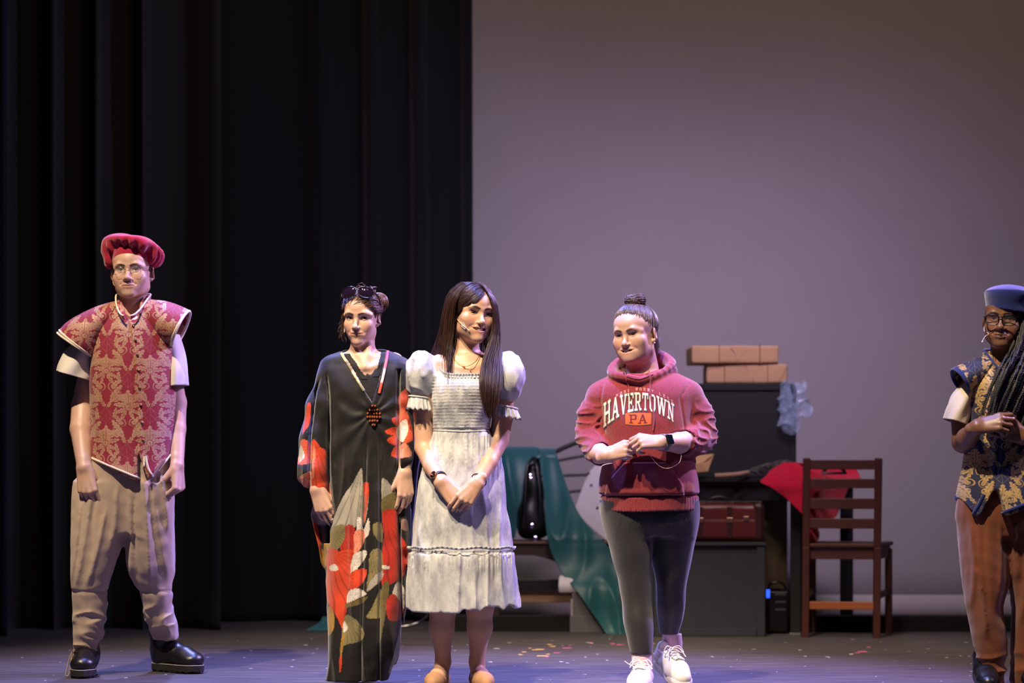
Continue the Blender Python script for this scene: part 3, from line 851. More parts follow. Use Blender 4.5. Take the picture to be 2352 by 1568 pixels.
def hair_cap(hd, mat, parent, face=((0, -.098, -.032), (.064, .075, .098)), extra=(), low=-.055, seed=3, r=(.0785, .1000, .0825), cuts=()):
    o = hd.o; h = Vox(o-.19, o+.19, .0036); h.frame(hd.R, o, hd.sc)
    h.put(ell((0, .012, .040), r)); h.put(ell((0, .040, -.01), (.066, .066, .062)), .03)
    for e in extra: h.put(e, .012)
    h.cut(ell(*face), .010)
    for e in (-1, 1): h.cut(ell((e*.082, .004, -.012), (.020, .022, .034)), .008)
    for e in cuts: h.cut(e, .006)
    h.frame()
    R = hd.R
    def lowclip(X, Y, Z):
        z = R[0, 2]*(X-o[0])+R[1, 2]*(Y-o[1])+R[2, 2]*(Z-o[2]); return low*hd.sc-z
    h.clip(lowclip)
    wb = Wob(seed, 10, (90, 220), (1, .5, .35)); h.disp(lambda X, Y, Z: .0016*wb(X, Y, Z))
    rr = rng(seed); w2 = Wob(seed+1, 8, (200, 420), (1, .4, .3))
    return h.build('hair', mat, parent, lambda p: np.repeat(np.clip(.45+.3*w2(p[:, 0], p[:, 1], p[:, 2]), 0, 1)[:, None], 3, 1))
def along(guides, n, seed, jit=.012, seg=18, shrink=0.6):
    """locks between guide curves (world points)"""
    r = rng(seed); G = [spline(g, seg) for g in guides]; out = []
    for _ in range(n):
        t = r.uniform(0, len(G)-1); i = min(int(t), len(G)-2); f = t-i
        p = G[i]*(1-f)+G[i+1]*f; j = r.normal(0, jit, 3); k = np.linspace(0, 1, seg)[:, None]
        ph, am = r.uniform(0, 6.28, 3), r.uniform(.001, .004)
        p = p+j*(.35+.65*np.sin(k*math.pi*shrink))+am*np.sin(k*9+ph)*k
        out.append(p[:r.randint(int(seg*.82), seg+1)])
    return out
def fly(hd, n, seed, c=(0, .01, .04), ra=(.082, .103, .088), L=.03):
    r = rng(seed); out = []
    for _ in range(n):
        u = unit(np.abs(r.normal(size=3))*[0, .9, .8]+r.normal(size=3)*[.8, .25, .25]+[0, .25, .7]); a = np.array(c)+u*np.array(ra); t = unit(np.cross(u, r.normal(size=3)))
        k = np.linspace(0, 1, 8)[:, None]; l = L*r.uniform(.5, 1.5)
        p = a+t*k*l+u*np.sin(k*2.4)*l*.45
        if (p[:, 1] < -.045).any() and (p[:, 2] < .085).any(): continue
        out.append(np.array([hd.W(x) for x in p]))
    return out

def fold_lines(px, py, lines):
    """raised cloth folds along picture lines: (x0, y0, x1, y1, width px, height m)"""
    t = 0
    for x0, y0, x1, y1, w_, h in lines:
        k = (py-y0)/(y1-y0); x = x0+(x1-x0)*k+6*np.sin(k*3)*(1 if h > 0 else -1)
        t = t+h*np.exp(-((px-x)/(w_*(.7+.5*k)))**2)*sstep(0, .18, k)*(1-sstep(.82, 1.05, k))
    return t

def face_clear(hd, L, top=.045, half=.055):
    """leave out the strands that would hang across the face"""
    out = []
    for p in L:
        q = (np.asarray(p)-hd.o)@hd.R/hd.sc
        if not ((np.abs(q[:, 0]) < half) & (q[:, 1] < -.055) & (q[:, 2] < top) & (q[:, 2] > -.12)).any(): out.append(p)
    return out
# ================================================================ the man in the crimson hat
def build_man():
    d = 10.0; W = lambda x, y, dy=0.0: P(x, y, d+dy)
    base = feet_loc(300, 1550); base[1] = d
    me = root('person', base, 'tall man in crimson pleated hat, brocade vest and baggy beige trousers', 'person', None)
    R = rotm(-3, -2, -1.5); ho = W(304, 625, .02)
    fine = [(ho-[.12, .16, .15], ho+[.12, .14, .14], .0024), (W(168, 1068, -.2), W(245, 1155, .1), .003), (W(375, 1062, -.2), W(435, 1150, .1), .003)]
    fine = [(np.minimum(a, b), np.maximum(a, b), h) for a, b, h in fine]
    v = Vox((base[0]-.33, d-.36, -.02), (base[0]+.33, d+.32, 1.86), .007, fine)
    hd = Head(v, R, ho, 1.03, wide=1.04, jaw=.98, chinw=.9, chin=-.005, nose=.97, nosew=1.08, plump=.0, eye_up=.0042, eye_lo=.0032, lips=.70, smile=.12, brow_up=-.0035)
    nk = W(302, 742, .045)
    v.put(cone(hd.W((0, .022, -.055)), nk, .057, .063), .02)
    v.put(cone(W(255, 735, .05), W(352, 735, .05), .05, .05), .05)
    v.put(stack([(pz(y, d), px_x(c, d), d+.02, h*d/F, q) for y, c, h, q in ((735, 302, 78, .075), (800, 303, 82, .10), (900, 302, 80, .105), (1000, 300, 78, .105), (1080, 296, 84, .115), (1130, 292, 86, .115))]), .03)
    lw, rw = W(194, 1074, -.115), W(407, 1068, -.05)
    chain(v, [W(236, 748, .03), W(190, 930, .04), W(186, 985, -.02), lw], [.058, .047, .046, .031], .01)
    chain(v, [W(366, 748, .03), W(404, 925, .05), W(404, 985, .02), rw], [.058, .045, .042, .028], .01)
    hand(v, lw, (.17, -.20, -1), (-.25, -1, .1), -1, 1.14, curls=[(34, 38, 20), (40, 40, 22), (45, 42, 24), (50, 44, 24)], thumb=(28, 28, 12, 12), spread=3)
    hand(v, rw, (.10, -.16, -1), (1, -.45, .05), 1, 1.12, curls=[(62, 88, 50), (66, 90, 55), (70, 92, 55), (74, 92, 55)], thumb=(26, 40, 20, 35), spread=2)
    for pts in ([W(250, 1100), W(212, 1330, -.0), W(199, 1490, .05), W(200, 1530, .05)], [W(342, 1100, .02), W(352, 1330, .09), W(372, 1470, .175), W(376, 1510, .185)]):
        chain(v, pts, [.085, .056, .042, .040][:len(pts)], .03)
    def paint(p):
        c = np.tile(np.array([.60, .385, .295]), (len(p), 1))
        return hd.paint(p, c, (.52, .24, .20), (.075, .04, .025), 1.0, .6, .16)
    v.build('body', skin_mat('skin_man'), me, paint, 1, [((-9, 0, .12), (9, 20, .68), .018), ((px_x(258, d), 0, .68), (px_x(366, d), 20, .95), .018), ((px_x(222, d), d-.10, .95), (px_x(386, d), 20, 1.40), .018)])
    hd.features(me, eye_mat('eye_man', (70, 60, 50)), LASH, (10, 0))
    # short hair under the hat
    hm = hair_mat('hair_man', (58, 38, 26))
    h = Vox(ho-.15, ho+.15, .004); h.frame(R, ho, 1.03)
    h.put(ell((0, .020, .034), (.0835, .0985, .083)))
    h.clip(lambda X, Y, Z: ((Y-ho[1])*-1-.032).astype(np.float32)); h.clip(lambda X, Y, Z: ho[2]-.026-Z)
    h.frame()
    wb = Wob(5, 8, (60, 160), (1, 1, .3)); h.disp(lambda X, Y, Z: .0012*wb(X, Y, Z))
    h.build('hair', hm, me, lambda p: np.tile(rng(1).uniform(0, 1, (len(p), 1)), (1, 3)))
    # pleated crimson hat
    red = cloth('crimson_velvet', (168, 22, 62), .14, .0005, .45)
    hc = W(305, 572, .03); g = Vox(hc-[.17, .19, .12], hc+[.17, .17, .10], .004)
    Rh = rotm(0, -13, 9); g.frame(Rh, hc)
    g.put(ell((0, .006, .006), (.128, .138, .043))); g.put(ell((-.090, .0, -.020), (.034, .07, .034)), .03); g.put(ell((.085, .01, -.026), (.042, .07, .036)), .03)
    g.put(ell((-.088, .01, -.062), (.017, .05, .028)), .02)
    g.frame()
    def pleat(X, Y, Z):
        x, y = X-hc[0], Y-hc[1]; th = np.arctan2(y, x); rr = np.hypot(x, y)
        low = sstep(.030, -.015, Z-hc[2]+.16*(y+.02)); q = np.sin(17*th+1.6*np.sin(3*th)+.8*np.sin(5*th+1))
        return low*sstep(.03, .09, rr)*(.0075*np.sign(q)*np.abs(q)**.7-.002)+.004*np.sin(3*th+40*rr)
    g.disp(pleat, .03)
    hat = g.build('hat', red, me)
    rings = []
    for t, k in ((-.026, 1.0), (-.012, 1.02), (.010, 1.02), (.026, .99)):
        o = hd.W((0, .012, .050+t)); rings.append((o+np.array([.0, 0, .004]), (.0845*k*1.03, 0, -.004), (0, .0995*k, -.024)))
    vv, f = ring_loft(rings, 48, 10); bnd = mesh_np('hat_band', vv, f, red, hat); solid(bnd, .004)
    # vest
    rows = [(686, 274, 335, .045, .060), (697, 254, 356, .04, .078), (715, 232, 376, .03, .098), (745, 216, 392, .02, .115), (800, 211, 402, .01, .132), (880, 208, 402, .005, .142), (960, 205, 397, .0, .142), (1040, 202, 393, .0, .150), (1115, 198, 394, .0, .166)]
    q = Vox(W(120, 1120, -.25)*[1, 1, 1]-[.0, 0, .01], W(450, 675, .25), .006)
    q.put(stack(pxrows(rows, d), power=2.25))
    hx = np.array([150, 204, 250, 329, 330.2, 331.5, 333, 351, 394, 450]); hy = np.array([1030, 1050, 1070, 1104, 1060, 1043, 1045, 1097, 1043, 1020])
    def hemcut(X, Y, Z): return (pz(1, d)*0+np.interp(X*F/d+1176, hx, CAMH-(hy-HY)*d/F).astype(np.float32)-Z)
    q.clip(hemcut)
    q.cut(cone(W(308, 748, -.165), W(302, 690, .02), .012, .062), .012)
    wb = Wob(31, 9, (6, 22), (1, .6, .45)); wv2 = Wob(32, 8, (18, 40), (1, .5, .35))
    def vd(X, Y, Z):
        py = HY-(Z-CAMH)*F/d; xl = 1176+X*F/d
        sx = np.interp(py, [740, 803, 1044], [305, 315, 331]); s = (xl-sx)*d/F
        fr = Y < d
        return .0055*wb(X, Y, Z)+.004*wv2(X, Y, Z)-fr*.007*np.exp(-(s/.0038)**2)+fr*.004*np.exp(-((s-.010)/.006)**2)
    q.disp(vd)
    BR = brocade('crimson_brocade', (134, 12, 46), (186, 152, 134), (166, 122, 82), .185, .30, (-.01, .07))
    vest = q.build('vest', BR, me); ct = Caster(vest)
    TRIM = cloth('ivory_braid', (228, 216, 190), .14, .0012, .2, scale=300)
    for pts in ([(206, 1049), (250, 1069), (290, 1086), (328, 1102)], [(328, 1102), (330, 1075), (331, 1047)], [(334, 1047), (340, 1075), (351, 1095)], [(351, 1095), (366, 1074), (392, 1043)]):
        ln = ct.line(pts, 26, .002)
        if len(ln) > 3: ribbon('hem_braid', ln, .0050, TRIM, vest, 8)
    bt = plain('gilt_button', (160, 120, 70), .3, Metallic=.8)
    for y in (749, 782, 815, 850, 890, 930, 970, 1010):
        p = ct(np.interp(y, [740, 803, 1044], [304, 314, 330]), y, .003)
        if p is not None:
            b = MB(); b.tube([p+[0, .004, 0], p+[0, -.002, 0], p+[0, -.005, 0]], [.0055, .0055, .002], 10); b.build('button', bt, vest, True)
    # stand collar, open at the front
    th = np.linspace(-2.95, 2.95, 60); v0, v1 = [], []
    def collar_pt(t, k):
        a = abs(t)/2.95; s = np.sign(t)
        x0 = math.sin(t)*.068; y0 = math.cos(t)*.075
        zb = pz(700, d)-.055*sstep(.45, 1, a)-.016*(a > .99); zt = pz(672, d)-.008*sstep(.3, .6, a)-.098*sstep(.52, 1.0, a)
        zb = min(zb, zt-.012)
        z = zb+(zt-zb)*k; ex = 1.0+.06*k
        return np.array([px_x(304, d)+x0*ex, d+.03+y0*ex-.085*sstep(.5, 1, a), z])
    vv = np.array([collar_pt(t, k) for k in np.linspace(0, 1, 6) for t in th])
    col = mesh_np('collar', vv, grid_faces(60, 6), BR, vest); solid(col, .006)
    ribbon('collar_braid', np.array([collar_pt(t, 1.0) for t in th]), .0040, TRIM, vest, 8)
    # shoulder wings with braid
    for s, rings in ((-1, [(W(262, 735, .03), pxv(18, -46, d), (0, .105, 0)), (W(226, 757, .01), pxv(-4, -52, d), (0, .118, 0)), (W(195, 780, -.005), pxv(-34, -43, d), (0, .118, 0)), (W(178, 794, -.01), pxv(-43, -29, d), (0, .112, 0))]),
                     (1, [(W(342, 732, .03), pxv(-14, -44, d), (0, .105, 0)), (W(376, 742, .01), pxv(8, -48, d), (0, .118, 0)), (W(404, 752, -.005), pxv(22, -43, d), (0, .116, 0)), (W(416, 757, -.01), pxv(19, -42, d), (0, .110, 0))])):
        wb2 = Wob(40+s, 6, (3, 9))
        vv, f = ring_loft(rings, 56, 22, lambda t, u: .004*wb2(np.cos(t)*.5, np.sin(t)*.5, u*.3))
        o = mesh_np('shoulder_wing', vv, f, BR, vest); solid(o, .005)
        for k, (rr, dz) in enumerate(((.0048, 0), (.0048, -2))):
            ln = vv.reshape(22, 56, 3)[-1+dz]; ln = np.concatenate([ln, ln[:2]]); c = ln.mean(0)
            ribbon('wing_braid', c+(ln-c)*1.015, rr, TRIM, vest, 8)
    # white t-shirt: sleeves and the neck edge
    tee = ring_loft([(W(218, 768, .02), pxv(30, -10, d), (0, .070, 0)), (W(192, 805, .01), pxv(36, 6, d), (0, .078, 0)), (W(178, 838, .0), pxv(40, 10, d), (0, .080, 0)), (W(170, 863, -.005), pxv(41, 12, d), (0, .082, 0))], 44, 24, lambda t, u: .006*u*np.sin(3*t+1)+.004*np.sin(5*t+5*u))
    o = mesh_np('tee_sleeve', tee[0], tee[1], WHITE, me); solid(o, .003)
    ribbon('sleeve_hem', np.concatenate([tee[0].reshape(24, 44, 3)[-4], tee[0].reshape(24, 44, 3)[-4][:1]]), .0012, WHITE, o)
    tee = ring_loft([(W(384, 768, .03), pxv(26, 0, d), (0, .070, 0)), (W(396, 810, .03), pxv(27, 0, d), (0, .076, 0)), (W(402, 850, .02), pxv(28, -1, d), (0, .078, 0)), (W(403, 887, .02), pxv(28, -3, d), (0, .078, 0))], 44, 24, lambda t, u: .005*u*np.sin(3*t)+.003*np.sin(6*t+4*u))
    o = mesh_np('tee_sleeve', tee[0], tee[1], WHITE, me); solid(o, .003)
    g = Vox(W(285, 752, -.2), W(335, 700, .05), .004); g.put(ell(W(311, 744, -.052), (.030, .030, .034)))
    g.disp(lambda X, Y, Z: .0012*np.sin(Z*520)); g.build('tee_neck', WHITE, me)
    # baggy trousers
    BG = cloth('beige_linen', (178, 158, 142), .07, .0009, .25, scale=60)
    q = Vox(W(140, 1520, -.3)-[0, 0, .01], W(420, 1030, .32), .0052)
    q.put(stack(pxrows([(1030, 212, 388, 0, .125), (1060, 192, 392, 0, .130), (1100, 180, 394, 0, .128), (1180, 166, 394, 0, .115), (1225, 200, 370, 0, .10)], d), power=2.3), 0)
    q.put(stack(pxrows([(1110, 174, 300, 0, .125), (1180, 163, 297, -.01, .125), (1254, 158, 283, -.02, .120), (1308, 159, 265, -.02, .11), (1348, 161, 251, -.02, .095), (1365, 164, 248, -.02, .085), (1400, 165, 247, -.01, .085), (1456, 162, 236, .0, .075), (1490, 161, 224, .01, .066), (1512, 163, 221, .015, .064)], d)), .025)
    q.put(stack(pxrows([(1110, 290, 394, .0, .125), (1180, 287, 396, .01, .125), (1254, 286, 399, .03, .12), (1308, 290, 397, .05, .11), (1346, 306, 390, .07, .095), (1362, 315, 391, .07, .085), (1400, 322, 390, .09, .08), (1436, 329, 401, .12, .078), (1458, 337, 404, .14, .07), (1472, 342, 402, .15, .066)], d)), .025)
    fo = Wob(51, 9, (45, 95), (1, .35, .07)); fo2 = Wob(52, 10, (55, 140), (.5, .25, 1.0)); fo3 = Wob(53, 8, (120, 240), (1, .7, .5))
    ML = [(222, 1120, 182, 1352, 6, .016), (196, 1140, 168, 1350, 5, .013), (256, 1160, 208, 1350, 6, .015), (280, 1110, 262, 1260, 6, .010), (238, 1110, 226, 1280, 5, -.010), (306, 1090, 300, 1340, 6, .010), (338, 1075, 346, 1345, 6, .012), (372, 1070, 392, 1230, 6, .014), (354, 1080, 378, 1330, 6, -.011), (322, 1120, 322, 1340, 5, -.009)]
    def td(X, Y, Z):
        py = HY-(Z-CAMH)*F/d; kn = np.where(X*F/d+1176 < 285, 1356, 1358)
        up = sstep(1040, 1120, py)*(1-sstep(1340, 1356, py)); lo = sstep(1362, 1420, py)
        r = 1-np.abs(np.tanh(1.3*fo(X, Y, Z)))
        r2 = 1-np.abs(np.tanh(1.4*fo2(X, Y, Z)))
        px = 1176+X*F/d; ext = .85*fold_lines(px, py, ML)*sstep(d+.03, d-.03, Y)
        return ext+up*.0042*fo(X, Y, Z)+lo*(.013*r2-.006)+.0010*fo3(X, Y, Z)-.006*np.exp(-((py-kn)/3.2)**2)
    q.disp(td, .035); q.build('trousers', BG, me, None, 3)
    # ankle tie
    for pts in ([(168, 1492), (160, 1510), (153, 1540), (151, 1550), (157, 1551), (163, 1530), (166, 1500)], [(167, 1493), (163, 1515), (161, 1540), (165, 1549), (167, 1530), (169, 1500)]):
        ribbon('ankle_tie', spline([W(x, y, -.09) for x, y in pts], 30), .0026, BG, me)
    # boots
    for nm, heel, ang, L, shaft, zt in (('left', (px_x(199, 10.1), 10.10), math.radians(-84), .295, [W(199, 1500, .05), W(197, 1480, .06)], None),
                                        ('right', (px_x(352, 10.2), 10.225), math.radians(-37), .285, [W(374, 1490, .18), W(372, 1452, .17)], None)):
        B = root('boot', (0, 0, 0), None, None); B.parent = me; del_keys(B)
        s = lambda a, b, z: shoe_pt(heel, ang, a, b, z)
        q = Vox((heel[0]-.22, heel[1]-.36, .02), (heel[0]+.34, heel[1]+.2, .32), .0055)
        chain(q, [s(.055, 0, .075), s(.12, 0, .082), s(.19, 0, .066), s(L-.05, 0, .058)], [.046, .046, .043, .035], .025)
        q.put(ell(s(L-.06, 0, .056), (.052, .052, .032)), .02)
        q.put(cone(s(.06, 0, .07), shaft[0], .052, .053), .03); q.put(cone(shaft[0], shaft[1], .053, .055), .01)
        q.clip(lambda X, Y, Z: .033-Z)
        wb3 = Wob(60, 6, (15, 50)); q.disp(lambda X, Y, Z: .0022*wb3(X, Y, Z))
        q.build('upper', BLACKLEATHER, B)
        sole('sole', RUBBER, B, heel, ang, L, .112, .034, 0, .008)
        o = outline(16, L, .112); w_ = np.array([shoe_pt(heel, ang, L/2+(a-L/2)*.985, b*.985, .0355) for a, b in o]+[shoe_pt(heel, ang, o[0][0], o[0][1], .0355)])
        ribbon('welt_stitching', w_, .0022, plain('welt_thread', (150, 142, 130), .7), B)
        lp = [s(.005, 0, .17), s(-.012, 0, .15), s(.0, 0, .12)]; ribbon('pull_tab', spline(lp, 10), .004, BLACKLEATHER, B)
    # wire glasses
    GL = MB(); LN = []
    for e in (-1, 1):
        a = np.linspace(0, 2*math.pi, 33); pts = [hd.W((e*.033+.0215*math.cos(t), -.0985+.006*(math.cos(t)*e > .6)*abs(math.cos(t)), -.006+.0165*math.sin(t))) for t in a]
        GL.tube(pts, .00055, 6); LN.append(pts[:-1])
        GL.tube([hd.W(p) for p in ((e*.0545, -.094, .001), (e*.068, -.075, .003), (e*.078, -.0, .005), (e*.079, .012, -.004))], .0008, 6)
    GL.tube([hd.W(p) for p in ((-.0115, -.0985, -.002), (0, -.103, .001), (.0115, -.0985, -.002))], .0008, 6)
    gl = GL.build('glasses', plain('gold_wire', (200, 176, 140), .25, Metallic=1.0), me, True)
    lg = disc_glass('clear_lens', (235, 235, 240), .10)
    for pts in LN: mesh_py('lens', pts, [tuple(range(len(pts)))], lg, gl)
    mic(me, [hd.W((-.079, .0, -.03)), hd.W((-.073, -.035, -.045)), hd.W((-.062, -.06, -.060))], .0016, .003)
def del_keys(o):
    for k in list(o.keys()):
        if k in ('label', 'category', 'group'): del o[k]
if want('man'): build_man()
# ================================================================ the woman in the floral robe
def build_robe():
    d = 9.55; W = lambda x, y, dy=0.0: P(x, y, d+dy)
    base = np.array([px_x(830, d), d, 0.0])
    me = root('person', base, 'woman in long black floral robe with sunglasses on her head', 'person')
    R = rotm(-12, 6, 1); ho = W(831, 729, .02)
    fine = [(ho-[.11, .14, .13], ho+[.11, .12, .13], .0023), (W(705, 1110, -.2), W(768, 1200, .1), .003), (W(900, 1075, -.2), W(955, 1190, .1), .003)]
    fine = [(np.minimum(a, b), np.maximum(a, b), h) for a, b, h in fine]
    v = Vox((base[0]-.27, d-.30, -.0), (base[0]+.24, d+.28, 1.66), .007, fine)
    hd = Head(v, R, ho, .94, wide=.93, jaw=.74, chinw=.62, fat=.78, chin=.0, nose=1.10, nosew=1.0, cheek=.92, smile=.30, eye_up=.0050, eye_lo=.0036, lips=.9, earout=42, brow_up=-.003)
    nk = W(832, 822, .03)
    v.put(cone(hd.W((0, .022, -.05)), nk, .046, .052), .02)
    v.put(cone(W(768, 836, .035), W(905, 833, .035), .042, .042), .04)
    v.put(stack([(pz(y, d), px_x(835, d), d+.015, h*d/F, q) for y, h, q in ((818, 60, .055), (850, 76, .078), (900, 78, .09), (960, 66, .085), (1060, 72, .09), (1150, 80, .10))]), .03)
    for a, b in (((832, 846, -.062), (778, 830, -.02)), ((846, 846, -.062), (895, 828, -.02))): v.put(cone(W(*a), W(*b), .006, .008), .02)     # collar bones
    for e in ((848, 792, .0), (816, 792, .0)): v.put(cone(W(*e), W(838, 842, -.058), .012, .006), .02)
    lw, rw = W(728, 1124, -.07), W(929, 1086, -.085)
    chain(v, [W(762, 850, .03), W(730, 985, .03), lw], [.042, .036, .025], .01)
    chain(v, [W(908, 848, .03), W(930, 980, .01), rw], [.042, .032, .0235], .01)
    hand(v, lw, (.34, -.16, -.93), (-.25, -1, .05), -1, .98, curls=[(20, 24, 14), (24, 28, 16), (28, 32, 18), (34, 34, 20)], thumb=(20, 24, 10, 10), spread=3)
    hand(v, rw, (.06, -.10, -1), (.55, -.85, .0), 1, .98, curls=[(22, 26, 16), (24, 30, 18), (28, 30, 20), (32, 34, 20)], thumb=(30, 22, 5, 5), spread=4)
    for x in (800, 868): chain(v, [W(x, 1130), W(x, 1350, .01), W(x, 1540, .02)], [.075, .05, .038], .03)
    def paint(p):
        c = np.tile(np.array([.62, .40, .30]), (len(p), 1)); return hd.paint(p, c, (.45, .13, .11), (.055, .028, .02), .95, .6, .2)
    body = v.build('body', skin_mat('skin_robe'), me, paint, 1, [((-9, 0, .02), (9, 20, .62), .018), ((px_x(768, d), 0, .62), (px_x(900, d), 20, 1.08), .018)]); bc = Caster(body)
    hd.features(me, eye_mat('eye_robe', (52, 36, 26)), LASH, (28, 0))
    # the robe
    q = Vox(W(672, 1574, -.26), W(956, 786, .26), .0040)
    q.put(stack(pxrows([(801, 792, 882, .03, .058), (808, 772, 902, .03, .072), (820, 748, 926, .025, .095), (840, 737, 942, .02, .108), (880, 735, 944, .01, .118), (925, 742, 940, .005, .120), (965, 750, 938, .0, .118), (1030, 750, 936, .0, .120), (1120, 752, 938, .0, .128), (1220, 752, 939, .0, .135), (1320, 751, 939, .0, .14), (1390, 751, 936, .0, .14), (1480, 751, 925, .0, .14), (1530, 750, 903, .0, .13), (1572, 742, 892, .0, .12)], d), power=2.2))
    LS = ring = [(W(752, 842, .02), pxv(26, -8, d), (0, .09, 0)), (W(738, 900, .01), pxv(29, 2, d), (0, .10, 0)), (W(727, 980, -.0), pxv(36, 6, d), (0, .10, 0)), (W(721, 1060, -.02), pxv(40, 16, d), (0, .095, 0)), (W(720, 1120, -.03), pxv(40, 24, d), (0, .085, 0))]
    chain(q, [W(762, 850, .02), W(742, 930, .01), W(728, 1010, -.0), W(722, 1078, -.02)], [.045, .060, .066, .066], .03, ((0, 1, 0), 1.25))
    q.put(cone(W(718, 1085, -.03), W(732, 1118, -.04), .066, .044, ((0, 1, 0), 1.2)), .02)
    chain(q, [W(912, 850, .02), W(926, 930, .015), W(931, 1010, -.02), W(930, 1056, -.05)], [.045, .041, .041, .0375], .03, ((0, 1, 0), 1.6))
    # the V opening down to the breastbone
    Vp = np.array([(782, 800), (812, 788), (890, 788), (889, 800), (872, 880), (858, 928)])
    def vcut(X, Y, Z):
        px = 1176+X*F/d; py = HY-(Z-CAMH)*F/d
        l = np.interp(py, [780, 806, 928], [783, 784, 857]); r = np.interp(py, [780, 800, 880, 928], [889, 888, 873, 858])
        e = np.maximum(np.maximum(l-px, px-r), py-928)*d/F
        return np.maximum(e, Y-(d+.03))
    q.cut((vcut, W(775, 930, -.3), W(895, 780, .1)))
    q.cut(cone(W(834, 812, .03), W(830, 760, .03), .058, .060), .006)
    # cut-away under the left sleeve so that it ends in an open, slanting edge
    def sl(X, Y, Z):
        px = 1176+X*F/d; py = HY-(Z-CAMH)*F/d
        return np.where(px < 761, (np.interp(px, [676, 700, 720, 758], [1088, 1112, 1126, 1150])-py), 9)*d/F+0*Y
    q.cut((sl, W(670, 1240, -.3), W(761, 1085, .3)))
    bx, bz = px_x(858, d), pz(952, d); fo = Wob(71, 8, (45, 100), (1, .3, .07)); fs = Wob(72, 8, (80, 170), (1, .6, .8)); fd = Wob(73, 7, (26, 60), (1, .3, .6))
    def rd(X, Y, Z):
        dx, dz = X-bx, Z-bz; r = np.hypot(dx, dz); ph = np.arctan2(dx, -dz); py = HY-(Z-CAMH)*F/d; px = 1176+X*F/d
        rad = .5+.5*np.sin(11*ph+2.2*np.sin(2*ph+.5)+r*3+1.2*fd(X, Y, Z))
        a = sstep(.015, .05, r)*(1-sstep(.16, .34, r))*(Y < d+.02)
        low = sstep(990, 1080, py); rr = 1-np.abs(np.tanh(1.2*fo(X, Y, Z)))
        sleeve = sstep(765, 752, px)*sstep(860, 920, py)*(1-sstep(1140, 1150, py))
        gap = np.exp(-((px-np.interp(py, [850, 900, 1000, 1140], [744, 726, 716, 714]))/3.0)**2)
        gap2 = np.exp(-((px-np.interp(py, [850, 920, 1140], [752, 758, 757]))/3.0)**2)*(py < 1150)
        gap3 = np.exp(-((px-np.interp(py, [850, 920, 1200, 1400], [918, 917, 919, 922]))/3.5)**2)*(py > 850)
        deep = np.exp(-((px-np.interp(py, [1000, 1300, 1568], [846, 838, 832]))/3.5)**2)*low
        deep2 = np.exp(-((px-np.interp(py, [1000, 1300, 1568], [876, 878, 872]))/3.5)**2)*low
        return a*(.0065*rad-.003)*(1-.75*sstep(-.02, -.10, -dz)*1.0)+low*(.016*rr-.007)-sleeve*.030*gap-.026*gap2*sstep(850, 900, py)-.024*gap3-.018*deep-.020*deep2+.0007*fs(X, Y, Z)+.0022*fd(X, Y, Z)-.02*np.exp(-(r/.022)**2)*(Y < d)
    q.disp(rd, .045)
    T = lambda pts: [(640+a*.3302, 1050+b*.3302) for a, b in pts]
    S = lambda pts: [(640+a*.3187, 620+b*.3187) for a, b in pts]
    GRY, GR2, OR, RED, OLV, GLD, WHT, COR, DOL = (172, 166, 152), (150, 145, 130), (212, 68, 34), (184, 42, 24), (134, 124, 80), (166, 128, 52), (222, 216, 204), (226, 140, 112), (106, 94, 50)
